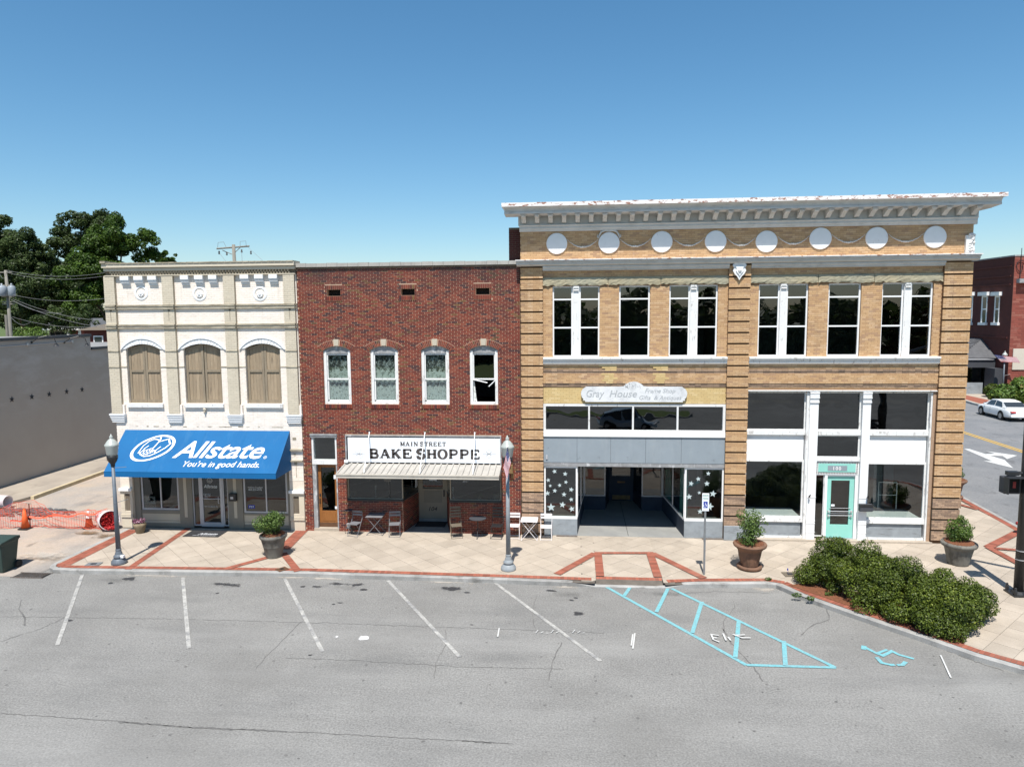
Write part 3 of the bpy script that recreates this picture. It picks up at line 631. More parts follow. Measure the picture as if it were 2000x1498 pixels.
# kerb ramp with worn brick surface
rm = MB(); rr_ = random.Random(3)
rm.add([(.65, -3.95, -.004), (2.65, -3.95, -.004), (2.65, -4.36, -.096), (.65, -4.36, -.096)], [(3, 2, 1, 0)], 0)
for k in range(20):
    for j in range(2):
        x = .655 + k * .0998; y = -3.955 - j * .195; f = lambda yy: -.002 - (-3.95 - yy) * .267
        rm.add([(x, y, f(y) + .004), (x + .093, y, f(y) + .004), (x + .093, y - .188, f(y - .188) + .004), (x, y - .188, f(y - .188) + .004)], [(3, 2, 1, 0)], 1, rr_.random())
o = rm.build('kerb_ramp', [M['joint'], M['paver']], sidewalk)
# planting bed soil under the hedge
sheet('planting_bed', [(6.3, -4.3), (7.0, -4.1), (9.0, -5.2), (9.6, -6.4), (9.7, -7.3), (9.45, -7.85), (8.0, -6.3)], .016, 'mulch')
# alley
al = MB()
rows = [(-4.9, ROAD + .004), (-4.3, ROAD + .008), (-2.2, -.03), (90, .0)]
for (ya, za), (yb, zb_) in zip(rows[:-1], rows[1:]): al.add([(-60, ya, za), (-17.16, ya, za), (-17.16, yb, zb_), (-60, yb, zb_)], [(0, 1, 2, 3)])
tag(al.build('alley', M['alley']), kind='structure')
st = MB(); st.prism([(-24.25, 3.8), (-24.45, 8.8), (-24.9, 40), (-27, 40), (-26.9, -8), (-24.6, 2.2)], -.05, .10, 'Z'); tag(st.build('raised_walk', M['walk'], fixn=True), kind='structure')
cb = MB(); cb.prism([(-24.05, 3.7), (-24.25, 8.8), (-24.7, 40), (-24.86, 40), (-24.41, 8.8), (-24.21, 3.7)], -.05, .13, 'Z'); tag(cb.build('alley_kerb', mat('cream_kerb', (.55, .46, .30), (.42, .34, .22), .85, 4)), kind='structure')
# side street far kerb and pavement
fk = MB(); fk.prism([(33.6, 5), (34.3, 38.5), (34.6, 41), (36, 120), (80, 120), (80, 5)], -.2, .02, 'Z'); tag(fk.build('far_pavement', M['slab'], fixn=True), kind='structure')
fb = MB(); fb.prism([(33.9, 5), (34.6, 38.5), (34.9, 41), (36.3, 120), (38.3, 120), (36.6, 41), (36.3, 38.5), (35.6, 5)], .021, .026, 'Z'); tag(fb.build('far_brick_strip', M['paver']), kind='structure')
fk2 = MB(); fk2.prism([(33.45, 5), (34.15, 38.5), (34.45, 41), (35.85, 120), (36.05, 120), (34.65, 41), (34.35, 38.5), (33.65, 5)], -.2, .031, 'Z'); tag(fk2.build('far_kerb', M['kerb'], fixn=True), kind='structure')

# painted lines, marks, cracks and stains: children of the road
RZ = ROAD + .010
def rline(p, q, wdt, m, z=RZ, name='parking_line', label=None, taper=None):
    a = Vector(G(*p, ROAD)); b = Vector(G(*q, ROAD)); t = (b - a).normalized(); n = Vector((-t.y, t.x)) * wdt / 2
    mb = MB(); mb.add([(v.x, v.y, z) for v in (a - n, b - n, b + n, a + n)], [(0, 1, 2, 3)]); o = mb.build(name, M[m], road)
    if label: o['label'] = label
    return o
for p, q in (((161, 1122), (112, 1260)), ((357, 1128), (369, 1266)), ((556, 1130), (630, 1273)), ((758, 1134), (898, 1283)), ((965, 1137), (1173, 1291))): rline(p, q, .10, 'markw')
k = 0
for p, q in (((1180, 1144), (1458, 1299)), ((1298, 1143), (1632, 1304)), ((1458, 1299), (1632, 1304)), ((1236, 1140), (1219, 1164)), ((1306, 1147), (1282, 1196)), ((1371, 1176), (1352, 1237)), ((1443, 1213), (1436, 1285)), ((1531, 1253), (1534, 1301))):
    rline(p, q, .105, 'markc', z=RZ + .002 * k, name='access_aisle_stripe'); k += 1
wm = MB(); gf = lambda z: (lambda x, y: (*G(x, y, ROAD), z))
zk_ = 0
def pstroke(mb, pts, px, z=RZ):   # photo-measured line on the road, width in metres
    w_ = [Vector(G(*p, ROAD)) for p in pts]; global zk_; zk_ += .0012; zz = z + zk_; stroke(mb, [(p.x, p.y) for p in w_], px, lambda u, v: (u, v, zz))
hs = MB()
for pts, w_ in (([(1682, 1264), (1692, 1266)], .22), ([(1690, 1265), (1712, 1276), (1728, 1281)], .095), ([(1712, 1276), (1724, 1281), (1742, 1272), (1756, 1279), (1785, 1287)], .09), ([(1714, 1276), (1733, 1269)], .075),
                ([(1712, 1284), (1722, 1295), (1740, 1299), (1748, 1299)], .095), ([(1752, 1299.5), (1763, 1299), (1769, 1293)], .095)): pstroke(hs, pts, w_)
hs.build('wheelchair_symbol', M['markc'], road)
for pts in ([(1404, 1243), (1389, 1241), (1393, 1251), (1405, 1256)], [(1390, 1247), (1400, 1248)], [(1412, 1239), (1418, 1253)], [(1422, 1246), (1427, 1253)], [(1437, 1243), (1455, 1242)], [(1431, 1241), (1449, 1248), (1466, 1248)]): pstroke(wm, pts, .045, RZ + .02)
wm.build('sprayed_word', M['white_mark'], road)
wk = MB()
for pts in ([(975, 1228), (972, 1245)], [(1240, 1238), (1236, 1268)], [(1236, 1240), (1233, 1262)], [(1837, 1281), (1857, 1325)]): pstroke(wk, pts, .035)
for i in range(9): pstroke(wk, [(1046 + i * 10 + (12 if i > 5 else 0), 1238), (1051 + i * 10 + (12 if i > 5 else 0), 1232 + (i % 3) * 3)], .02)
wk.build('survey_mark', M['white_mark'], road)
cr = MB()
def crack(pts, wdt=.012, seed=0):
    g = random.Random(seed); out = []
    for a, b in zip(pts[:-1], pts[1:]):
        n = max(2, int(math.hypot(a[0] - b[0], a[1] - b[1]) / 7))
        for i in range(n): f = i / n; out.append((a[0] + (b[0] - a[0]) * f + g.uniform(-1.6, 1.6), a[1] + (b[1] - a[1]) * f + g.uniform(-1.1, 1.1)))
    out.append(pts[-1]); w_ = [Vector(G(*p, ROAD)) for p in out]
    stroke(cr, [(p.x, p.y) for p in w_], [wdt * g.uniform(.4, 1.6) for _ in w_], lambda u, v: (u, v, RZ - .004))
crack([(0, 1204), (300, 1208), (620, 1216), (960, 1228), (1180, 1236)], .012, 1)
crack([(0, 1393), (190, 1405), (270, 1412), (380, 1420), (560, 1428), (800, 1441), (1000, 1452)], .018, 2)
crack([(560, 1285), (700, 1290), (900, 1302), (1100, 1307)], .012, 3); crack([(42, 1172), (38, 1190), (48, 1208), (48, 1222)], .03, 4)
crack([(0, 1252), (80, 1228), (125, 1206)], .014, 5); crack([(590, 1212), (520, 1282), (500, 1305)], .012, 6); crack([(870, 1230), (872, 1260), (850, 1295), (848, 1325)], .014, 7)
crack([(1614, 1180), (1619, 1210), (1585, 1222), (1565, 1240)], .03, 8); crack([(1502, 1158), (1400, 1155), (1320, 1160)], .014, 9); crack([(1410, 1226), (1425, 1250), (1438, 1268), (1468, 1297), (1490, 1330)], .025, 10)
crack([(1430, 1170), (1435, 1186), (1412, 1215), (1414, 1240)], .02, 11); crack([(1048, 1162), (1040, 1200), (1046, 1228)], .016, 12); crack([(1098, 1254), (1080, 1290), (1072, 1330)], .02, 13); crack([(1850, 1270), (1900, 1290), (1960, 1310)], .02, 14)
crack([(230, 1410), (380, 1421), (560, 1429)], .03, 22); crack([(900, 1446), (960, 1451)], .03, 23)
tag(cr.build('crack', M['crack'], road), kind='stuff')
def patch(px, py, rx, ry, m, name='oil_stain', z=None, par=road, zz=ROAD):
    x, y = G(px, py, zz); mb = MB(); n = 16; z = RZ - .006 + random.uniform(0, .002) if z is None else z
    mb.add([(x + rx * math.cos(2 * math.pi * i / n), y + ry * math.sin(2 * math.pi * i / n), z) for i in range(n)], [tuple(range(n))]); return mb.build(name, M[m], par)
for px, py, rx, ry in ((252, 1130, .42, .26), (215, 1139, .2, .15), (430, 1140, .32, .2), (455, 1142, .5, .25), (424, 1158, .2, .14), (617, 1145, .38, .2), (660, 1140, .55, .3), (692, 1142, .4, .25), (710, 1151, .2, .14), (663, 1177, .2, .12), (652, 1180, .1, .08),
                       (885, 1149, .6, .3), (912, 1157, .2, .1), (921, 1220, .15, .1), (1117, 1172, .2, .14), (1125, 1168, .16, .1), (1133, 1198, .32, .22), (1075, 1154, .3, .12), (605, 1279, .13, .09), (135, 1212, .2, .14), (590, 1146, .16, .12)): patch(px, py, rx, ry, 'oil')
for px, py, rx, ry in ((235, 1132, 1.1, .45), (440, 1142, 1.2, .5), (665, 1146, 1.5, .55), (885, 1150, 1.2, .5), (1110, 1160, 1.2, .5), (1300, 1160, .9, .4)): patch(px, py, rx, ry, 'smudge', 'bay_smudge', z=RZ - .0085)
for px, py, rx, ry in ((1500, 1152, .75, .4), (1100, 1146, .9, .3), (1350, 1145, .7, .2), (300, 1124, 2.2, .22), (600, 1128, 3.0, .25), (880, 1137, 2.4, .3)): patch(px, py, rx, ry, 'pale', 'pale_stain')
patch(711, 1247, .24, .3, 'spill', 'paint_spill'); patch(658, 1243, .05, .06, 'spill', 'paint_spill')
sp = MB(); g_ = random.Random(5)
for i in range(150):
    x, y = G(g_.uniform(0, 2000), g_.uniform(1150, 1490), ROAD); r = g_.uniform(.015, .04); sp.add([(x + r * math.cos(a) * g_.uniform(.6, 1.3), y + r * math.sin(a) * g_.uniform(.6, 1.3), RZ - .005) for a in [k * 1.047 for k in range(6)]], [tuple(range(6))])
tag(sp.build('gum_spot', M['crack'], road), kind='stuff')
sheet('cross_road', [(2, -60), (30, -60), (46, -170), (16, -170)], ROAD - .004, 'asphalt2')
# side street markings
def smark(pts, m, name, z=ROAD + .014):
    mb = MB(); q = [G(*p, ROAD) for p in pts]; mb.add([(x, y, z) for x, y in q], [tuple(range(len(q)))]); return tag(mb.build(name, M[m], road), None)
for dx in (0, .28):
    mb = MB(); mb.add([(25.0 + dx, -8, ROAD + .014), (25.13 + dx, -8, ROAD + .014), (26.63 + dx, 60, ROAD + .014), (26.5 + dx, 60, ROAD + .014)], [(0, 1, 2, 3)]); mb.build('centre_line', M['marky'], road)
smark([(1882, 876.5), (1893, 877), (1937, 891), (1962, 898.5), (1979, 914.5), (1920, 900), (1938, 901)], 'white_mark', 'lane_arrow')
smark([(1925, 881.5), (1987, 890), (1967, 897), (1958, 891), (1925, 890), (1925, 887), (1944, 886.5)], 'white_mark', 'lane_arrow', ROAD + .018)

def shell(parent, x0, x1, z1, yf, yb, floors, side_m='dark', right=True, left=True):
    """side, rear and party walls, floors and flat roof behind a front wall"""
    mb = MB(); mb.box(x0, x0 + .3, yf, yb, 0, z1 - .5); mb.box(x1 - .3, x1, yf, yb, 0, z1 - .5); mb.box(x0 + .3, x1 - .3, yb - .3, yb, 0, z1 - .5)
    mb.build('outer_wall', M[side_m], parent)
    mb = MB()
    for z in floors: mb.box(x0 + .3, x1 - .3, yf + (.002 if z > 1 or x0 < -15 else 2.3), yb - .3, z - .25, z)
    mb.build('floor', M['woodfloor'], parent)
    mb = MB(); mb.box(x0 + .32, x0 + .34, yf + .05, yb - .32, floors[0], z1 - .9); mb.box(x1 - .34, x1 - .32, yf + .05, yb - .32, floors[0], z1 - .9); mb.box(x0 + .34, x1 - .34, yf + 5.5, yf + 5.52, floors[0], z1 - .9)
    mb.build('interior_wall', M['room'], parent)
    mb = MB(); mb.box(x0 + .3, x1 - .3, yf, yb - .3, z1 - .85, z1 - .7); mb.build('roof', M['membrane'], parent)

# ================================================================== white painted building with the blue awning
WB = thing('painted_brick_building', 'cream painted two storey brick building with boarded arched windows and a blue awning', 'building', (-13.6, -.2, 0))
Yp, Yq = -.04, -.15
WX0, WX1 = -17.36, -10.10
wz = lambda py: FZ(400, py, Yp)
ztop = wz(514)
win = []
for a, b, c, d in ((246.8, 312.7, 252, 317.3), (359.4, 430.7, 362.9, 435.3), (478.6, 547.5, 483, 549.8)):
    xa = (FX(a, 680, Yp) + FX(c, 787, Yp)) / 2; xb = (FX(b, 680, Yp) + FX(d, 787, Yp)) / 2
    win.append((xa, xb, wz(788), wz(671.5)))
spring = wz(681)
sf_top = 3.35
sx0, sx1 = -16.87, -10.66
holes = [(*h[:2], h[2], h[3]) for h in win] + [(sx0, sx1, -1, sf_top)]
mb = MB(); wallgrid(mb, WX0, WX1, 0, ztop, Yp, Yp + .35, holes); mb.build('wall', M['creamgap'], WB)
brickwork(WB, [(WX0, WX1, sf_top if False else 0.0, wz(530))], holes + [(-17.4, sx0, 0, 1.9), (sx1, -10, 0, 1.9)], Yp, M['cream'], proud=.004, jt=.007, L=.2032)
shell(WB, WX0, WX1, ztop, Yp + .35, 14, [.02, 4.2], 'khaki')
# arched heads: spandrel fillers, voussoirs and hood mould, shutters
def arc(x0, x1, zs, zt, n=14):
    cx = (x0 + x1) / 2; hw = (x1 - x0) / 2; h = zt - zs; Rr = (hw * hw + h * h) / (2 * h); zc = zt - Rr; a = math.asin(hw / Rr)
    return [(cx + Rr * math.sin(-a + 2 * a * i / n), zc + Rr * math.cos(-a + 2 * a * i / n)) for i in range(n + 1)]
for i, (x0, x1, z0, z1) in enumerate(win):
    A = arc(x0, x1, spring, z1)
    mb = MB(); n = len(A) // 2
    mb.prism([(x0, spring), (x0, z1 + .001)] + [A[j] for j in range(n, -1, -1)][:-1][::1] if False else [(x0, spring - .001)] + A[1:n + 1] + [(x0, z1)], Yp + .001, Yp + .34)
    mb.prism([(x1, z1)] + A[n:-1] + [(x1, spring - .001)], Yp + .001, Yp + .34)
    mb.build('spandrel', M['cream'], WB, fixn=True)
    # white voussoir band and hood
    ex = .16; A2 = arc(x0 - ex, x1 + ex, spring - .02, z1 + .19, 14); A1 = arc(x0, x1, spring, z1 + .0, 14); A3 = arc(x0 - ex - .05, x1 + ex + .05, spring - .04, z1 + .235, 14)
    for j in range(14):
        if j in (3, 6, 9, 11): g = .010
        else: g = .003
        q = [Vector(A1[j]), Vector(A2[j]), Vector(A2[j + 1]), Vector(A1[j + 1])]; t = (q[2] - q[1]).normalized() * g
        mb = MB(); mb.prism([q[0] + t, q[1] + t, q[2] - t, q[3] - t], Yp - .03 - random.uniform(0, .006), Yp + .04, 'Y', 0, random.random()); mb.build('voussoir', M['white'], WB, fixn=True)
    mb = MB()
    for j in range(14): mb.prism([A2[j], A3[j], A3[j + 1], A2[j + 1]], Yp - .06, Yp + .02)
    mb.build('hood_mould', M['white'], WB, fixn=True)
    simple('window_sill', WB, 'peel', (x0 - .05, x1 + .05, Yp - .09, Yp + .2, z0 - .15, z0 - .005), bevel=.008)
    # shutter pair: frame, planks, middle rail
    cx = (x0 + x1) / 2
    for s, (a, b) in enumerate(((x0 + .015, cx - .008), (cx + .008, x1 - .015))):
        ang = (.03, -.02, .02, .05, -.03, .02)[i * 2 + s]; Ysh = Yp + .10 + abs(ang)
        top = lambda x: np.interp(x, [p[0] for p in A], [p[1] for p in A]) - .02
        sh = MB()
        fw = .085
        for xa, xb in ((a, a + fw), (b - fw, b)): sh.prism([(xa, z0 + .01), (xb, z0 + .01), (xb, top(xb)), (xa, top(xa))], Ysh - .02, Ysh + .03)
        sh.prism([(a + fw, z0 + .01), (b - fw, z0 + .01), (b - fw, z0 + .13), (a + fw, z0 + .13)], Ysh - .016, Ysh + .03)
        zm = z0 + (spring - z0) * .57
        sh.prism([(a + fw, zm), (b - fw, zm), (b - fw, zm + .09), (a + fw, zm + .09)], Ysh - .035, Ysh + .03)
        sh.prism([(a + fw, top(a + fw) - .09), (b - fw, top(b - fw) - .09), (b - fw, top(b - fw)), (a + fw, top(a + fw))], Ysh - .016, Ysh + .03)
        so_ = sh.build('shutter', M['shutframe'], WB, fixn=True)
        npl = 4; pw = (b - a - 2 * fw) / npl
        for j in range(npl):
            xa = a + fw + j * pw + .002; xb = xa + pw - .005; pk = MB(); yy = Ysh + .004 + random.uniform(-.002, .002)
            pk.prism([(xa, z0 + .11), (xb, z0 + .11), (xb, top(xb) - .07), (xa, top(xa) - .07)], yy, yy + .02, 'Y', 0, random.random()); pk.build('plank', M['shutter'], so_, fixn=True)
# pilasters with corbelled white ends
pil = []
for (a, b, c, d) in ((205.2, 225, 216.9, 237.9), (317.3, 339.5, 329, 350), (437.7, 459.9, 445.8, 466.9), (554.5, 576.7, 561.5, 582.5)):
    pil.append(((FX(a, 570, Yq) + FX(c, 804, Yq)) / 2, (FX(b, 570, Yq) + FX(d, 804, Yq)) / 2))
zcor = wz(808)
for x0, x1 in pil:
    mb = MB(); mb.box(x0, x1, Yq, Yp - .001, zcor, wz(537), 0, .5)
    brickwork(None, [(x0, x1, zcor, wz(538))], [], Yq, M['khaki'], proud=.004, jt=.007, nparts=0, mb=mb, mi=1)
    mb.build('pilaster', [M['khakigap'], M['khaki']], WB)
    # iron wall-tie slot
    mb = MB(); xc = (x0 + x1) / 2; mb.box(xc - .006, xc + .006, Yq - .012, Yq, wz(626), wz(607)); mb.box(xc - .03, xc + .05, Yq - .014, Yq, wz(607), wz(604.5)); mb.build('wall_tie', M['shutterd'], WB)
    for k in range(5):
        z = zcor - k * .068; e = .10 - .017 * k
        mb = MB(); mb.box(x0 - e, x1 + e, Yq - .035 + k * .018, Yp, z - .060, z - .004); mb.build('corbel_course', M['white'], WB)
    simple('corbel_stop', WB, 'cream', (x1 + .001, x1 + .085, Yq + .02, Yp, zcor, zcor + .34))
# belt courses returning round the pilasters
def belt(parent, z, h, xs, yin, yout, m, name='belt_course', e=.0):
    mb = MB(); cur = WX0
    for x0, x1 in xs:
        if x0 - cur > .01: mb.box(cur, x0 - .001, yin, Yp + .02, z, z + h)
        mb.box(x0 - e, x1 + e, yout, Yp + .02, z, z + h); cur = x1 + .001
    if WX1 - cur > .01: mb.box(cur, WX1, yin, Yp + .02, z, z + h)
    mb.build(name, M[m], parent)
for py in (595, 600.5): belt(WB, wz(py) - .05, .055, pil, Yp - .07, Yq - .06, 'belt')
for py in (633, 638.5): belt(WB, wz(py) - .05, .055, pil, Yp - .07, Yq - .06, 'belt')
# thin belts at spring line and mid height, interrupted by windows
for z, h in ((spring - .10, .035), (wz(717.5), .035)):
    mb = MB()
    for x0, x1 in pil: mb.box(x0 - .004, x1 + .004, Yq - .025, Yp, z, z + h)
    segs = [(WX0, win[0][0])] + [(win[i][1], win[i + 1][0]) for i in range(2)] + [(win[2][1], WX1)]
    if z < spring - .3:
        for a, b in segs:
            cur = a
            for x0, x1 in pil:
                if a < x0 < b:
                    if x0 - cur > .02: mb.box(cur, x0 - .006, Yp - .02, Yp + .01, z, z + h)
                    cur = x1 + .006
            if b - cur > .02: mb.box(cur, b, Yp - .02, Yp + .01, z, z + h)
    mb.build('belt_course', M['belt'], WB)
# cornice: coping tiles, plain bands, dog-tooth dentils
ex0, ex1 = WX0 - .02, WX1 + .0
simple('cornice_band', WB, 'khaki', (ex0, ex1, Yq - .02, Yp + .34, wz(538), wz(536.2)), (ex0, ex1, Yq - .05, Yp + .34, wz(528.4), wz(522.5)), (ex0 - .03, ex1 + .02, Yq - .12, Yp + .36, wz(521.5), wz(514.5)))
nd = 62; dw = (ex1 - ex0 - .4) / nd
simple('dentil_back', WB, 'shutterd', (ex0, ex1, Yq + .06, Yp + .3, wz(536.2), wz(528.4)))
zd0, zd1 = wz(536.2), wz(528.4); hd = (zd1 - zd0) / 2
for j in range(nd):
    x = ex0 + .2 + j * dw
    mb = MB()
    mb.prism([(x + .01, Yq + .06), (x + dw * .32, Yq - .04), (x + dw * .62, Yq + .06)], zd0 + hd, zd1, 'Z'); mb.prism([(x + dw * .45, Yq + .06), (x + dw * .72, Yq - .03), (x + dw * .98, Yq + .06)], zd0, zd0 + hd, 'Z')
    mb.build('dentil', M['khaki'], WB, fixn=True)
for j in range(31):
    x = ex0 + j * (ex1 - ex0) / 31
    mb = MB(); mb.box(x + .004, x + (ex1 - ex0) / 31 - .004, Yq - .15, Yp + .42, wz(514.3), wz(514.3) + .035 + random.uniform(-.004, .006), 0, random.random()); mb.build('coping_tile', M['belt'], WB)
simple('parapet_stop', WB, 'belt', (WX0 - .06, WX0 + .14, Yq - .18, Yp + .4, wz(514) + .02, wz(514) + .10))
# white bracket blocks and roundels
for (px0, px1) in ((233.3, 250), (260, 277.3), (287, 303.8), (351, 366.5), (378.5, 395), (406, 422), (467.8, 484.3), (496, 512.8), (524, 540.5)):
    x0 = FX(px0, 542, Yp - .16); x1 = FX(px1, 542, Yp - .16); z1 = wz(538.3)
    mb = MB()
    for k, (h, d) in enumerate(((.14, .155), (.05, .13), (.05, .11), (.05, .07), (.05, .035))):
        mb.box(x0, x1, Yp - d, Yp + .02, z1 - h, z1 - .001 - .001 * k); z1 -= h + .001
    mb.build('bracket', M['white'], WB)
for px, py in ((276, 572.5), (390, 574), (508, 574)):
    x, z = P(px, py, Yp); mb = MB(); n = 32
    prof = [(.275, 0), (.273, -.012), (.26, -.02), (.21, -.028), (.192, -.02), (.19, .10)]
    vs = [(x + r_ * math.cos(2 * math.pi * j / n), Yp + y, z + r_ * math.sin(2 * math.pi * j / n)) for r_, y in prof for j in range(n)]
    mb.add(vs, [(i * n + j, i * n + (j + 1) % n, (i + 1) * n + (j + 1) % n, (i + 1) * n + j) for i in range(5) for j in range(n)])
    mb.add([(x + .19 * math.cos(2 * math.pi * j / n), Yp + .02, z + .19 * math.sin(2 * math.pi * j / n)) for j in range(n)], [tuple(range(n))], 1)
    o = mb.build('roundel', [M['white'], M['corn']], WB, fixn=True)
    ms = MB(); g = random.Random(px)   # cast foliage boss in the middle
    for k in range(9):
        a = k * .698; rr_ = .085; ms.lathe([(.002, -.03), (.035, -.01), (.042, .02), (.02, .06)], (x + rr_ * math.cos(a), Yp - .035, z - .03 + rr_ * math.sin(a)), 7, ax='Y')
    ms.lathe([(.002, -.06), (.045, -.035), (.06, .0), (.05, .06)], (x, Yp - .03, z - .03), 10, ax='Y'); ms.build('boss', M['white'], o, fixn=True, smooth=True)
# lower piers with recessed panels, ledges, base
for k, (x0, x1) in enumerate(((WX0, sx0 - .01), (sx1 + .01, WX1))):
    a, b = (x0 + .16, x1 - .10) if k == 0 else (x0 + .12, x1 - .20)
    zl, zh, zb0 = wz(1000), wz(966), wz(960)
    simple('pier_base', WB, 'khaki', (x0, x1, Yp - .035, Yp - .003, .004, wz(1013)))
    mb = MB(); wallgrid(mb, x0, x1, wz(1012), zb0, Yp - .045, Yp - .002, [(a, b, zl, zh)]); mb.build('pier_panel', M['khaki'], WB)
    mb = MB(); mb.box(a + .01, b - .01, Yp - .003, Yp - .001, zl + .01, zh - .01); mb.build('panel_back', M['shutterd'], WB)
    simple('pier_ledge', WB, 'white', (x0 - .02, x1 + (.02 if k else .0), Yp - .11, Yp, zb0, zb0 + .10))
    simple('pier_ledge', WB, 'khaki', (x0 - .01, x1, Yp - .07, Yp, wz(1012), wz(1009)), (x0 - .01, x1, Yp - .06, Yp, wz(1008), wz(1006)))
    simple('pier_ledge', WB, 'belt', (x0, x1, Yp - .09, Yp - .002, wz(878), wz(875)), (x0, x1, Yp - .09, Yp - .002, wz(899), wz(896.5)))
    if k: simple('pier_slot', WB, 'belt', (x0 + .18, x0 + .32, Yp - .012, Yp, wz(858), wz(853)), (x0 + .20, x0 + .28, Yp - .012, Yp, wz(888), wz(884)), (x0 + .22, x0 + .32, Yp - .03, Yp, wz(905), wz(899)), (x0 + .27, x0 + .29, Yp - .012, Yp, wz(930), wz(905)))
# old sign ghost line and round vent cap under the middle window
gl_ = MB(); g = random.Random(8); xx = -16.6
while xx < -10.6: gl_.box(xx, xx + g.uniform(.05, .3), Yp - .009, Yp - .005, wz(833.5) + g.uniform(-.02, .0), wz(833.5) + g.uniform(.01, .03)); xx += g.uniform(.2, .55)
gl_.build('paint_scar', M['belt'], WB)
x, z = P(401, 799, Yp); mb = MB(); mb.lathe([(.07, 0), (.07, -.06), (.05, -.09), (.001, -.1)], (x, Yp, z), 14, ax='Y'); mb.lathe([(.03, -.02), (.03, -.1), (.001, -.11)], (x, Yp, z - .09), 8, ax='Y'); mb.build('vent_cap', M['khaki'], WB, fixn=True, smooth=True)
# storefront infill
Ys = Yp + .12
SF = simple('storefront_frame', WB, 'taupe', (sx0, sx0 + .24, Ys - .05, Ys + .2, 0.003, sf_top), (sx1 - .12, sx1, Ys - .05, Ys + .2, 0.003, sf_top), (sx0 + .24, sx1 - .12, Ys - .02, Ys + .2, 2.75, sf_top))
xw = lambda px, py=980: FX(px, py, Ys)
zw = lambda py: FZ(400, py, Ys)
cols = [(xw(351.5), xw(377)), (xw(446.5), xw(475.5))]
for a, b in cols:
    simple('column_panel', WB, 'taupe', (a, b, Ys - .05, Ys + .2, .004, 2.748)); c = (a + b) / 2
    simple('column_panel', WB, 'buff', (c - .06, c + .06, Ys - .062, Ys - .05, .42, 2.74))
for a, b, py in ((sx0 + .24, cols[0][0], 997), (cols[1][1], sx1 - .12, 1000)):
    simple('bulkhead_panel', WB, 'buff', (a, b, Ys, Ys + .15, zw(1018) + .012, zw(1004))); simple('bulkhead_panel', WB, 'buff', (a, b, Ys, Ys + .15, .16, zw(1018)))
    simple('bulkhead_rail', WB, 'taupe', (a, b, Ys - .03, Ys + .18, zw(1004), zw(py)), (a, b, Ys - .03, Ys + .18, .003, .16))
    wn = window(WB, a + .02, b - .02, zw(py), 2.748, Ys, .065, mull=[(a + b) / 2 + (.02)], fm='alu', gm='glassd', railw=.05)
dx0, dx1 = cols[0][1], cols[1][0]
window(WB, dx0, dx0 + .30, .08, 2.748, Ys, .045, fm='alu', gm='glassd', name='sidelight'); window(WB, dx1 - .22, dx1, .08, 2.748, Ys, .045, fm='alu', gm='glassd', name='sidelight')
dr = window(WB, dx0 + .305, dx1 - .225, .05, 2.7, Ys - .01, .10, rails=[zw(974)], fm='alu', gm='glassd', name='door', railw=.022, bot=.17)
mb = MB(); hx = dx1 - .37; mb.tube([(hx, Ys - .02, .98), (hx, Ys - .07, .98), (hx, Ys - .07, 1.22), (hx, Ys - .02, 1.22)], .014, 6); mb.build('door_handle', M['alu'], dr)
LT = MB(); fnd = lambda u, v: (u, Ys + .018, v)
dxa = dx0 + .42
fit_text(LT, 'Allstate', (xw(399), xw(425), zw(953), zw(946.5)), fnd, shear=.25, offset=.01)
def hands(mb, cx, cz, sx, sz, fn, lw=1.0):
    T = lambda q: (cx + q[0] * sx, cz + q[1] * sz)
    stroke(mb, [T((math.cos(a), math.sin(a))) for a in [2 * math.pi * i / 40 for i in range(40)]], [lw * .13 * sx * (1 + .35 * abs(math.cos(2 * math.pi * i / 40))) for i in range(40)], fn, closed=True)
    for pts, w_ in (([(-.14, .93), (-.02, .72), (.02, .50), (.03, .2), (.03, -.05), (.10, -.25)], .09), ([(.02, .50), (.2, .62), (.42, .76)], .08), ([(-.02, .62), (-.22, .70), (-.4, .72), (-.58, .56), (-.66, .2), (-.62, -.1), (-.56, -.42)], .07), ([(-.56, -.42), (-.42, -.25), (-.44, .0), (-.36, .2)], .07),
                    ([(.42, .76), (.62, .48), (.74, .38), (.68, .05), (.55, -.25), (.42, -.45), (.22, -.62), (-.05, -.66), (-.34, -.52), (-.5, -.36)], .09), ([(.42, -.45), (.30, -.25), (.34, -.02), (.38, .12)], .07),
                    ([(-.34, -.2), (-.28, -.40), (-.10, -.50), (.06, -.50)], .06), ([(-.22, -.12), (-.16, -.32), (.02, -.40), (.16, -.40)], .06), ([(-.10, -.05), (-.04, -.24), (.12, -.30), (.24, -.30)], .06), ([(.0, .0), (.05, -.14), (.18, -.2), (.3, -.18)], .06), ([(-.34, -.2), (-.18, -.10), (.0, .02)], .05)):
        stroke(mb, [T(q) for q in pts], lw * w_ * sx, fn)
hands(LT, xw(411), zw(938.5), .10, .09, fnd, .8)
for i, (a, b) in enumerate(((397.5, 412), (397.5, 411), (399.5, 411), (399.5, 406), (399.5, 412))): fit_text(LT, 'Insurance' if i % 2 else 'Agency', (xw(a), xw(b), zw(965.2 + i * 2.3), zw(963.6 + i * 2.3)), fnd, offset=.01)
fit_text(LT, 'Auto Home Business Life', (xw(398.5), xw(424), zw(990), zw(987.8)), fnd, offset=.01)
LT.build('door_lettering', M['decal'], dr)
LT = MB(); fit_text(LT, '864-833-6976', (xw(486), xw(512), zw(956.5), zw(953.2)), fnd, offset=.01); fit_text(LT, 'Madison Copeland', (xw(485), xw(513), zw(952), zw(949)), fnd, offset=.01)
LT.build('window_lettering', M['decal'], WB)
simple('window_notice', WB, 'signw', (xw(272.3), xw(302), Ys + .045, Ys + .05, zw(994), zw(971.5)))
LT = MB(); fs_ = lambda u, v: (u, Ys + .042, v); g = random.Random(4)
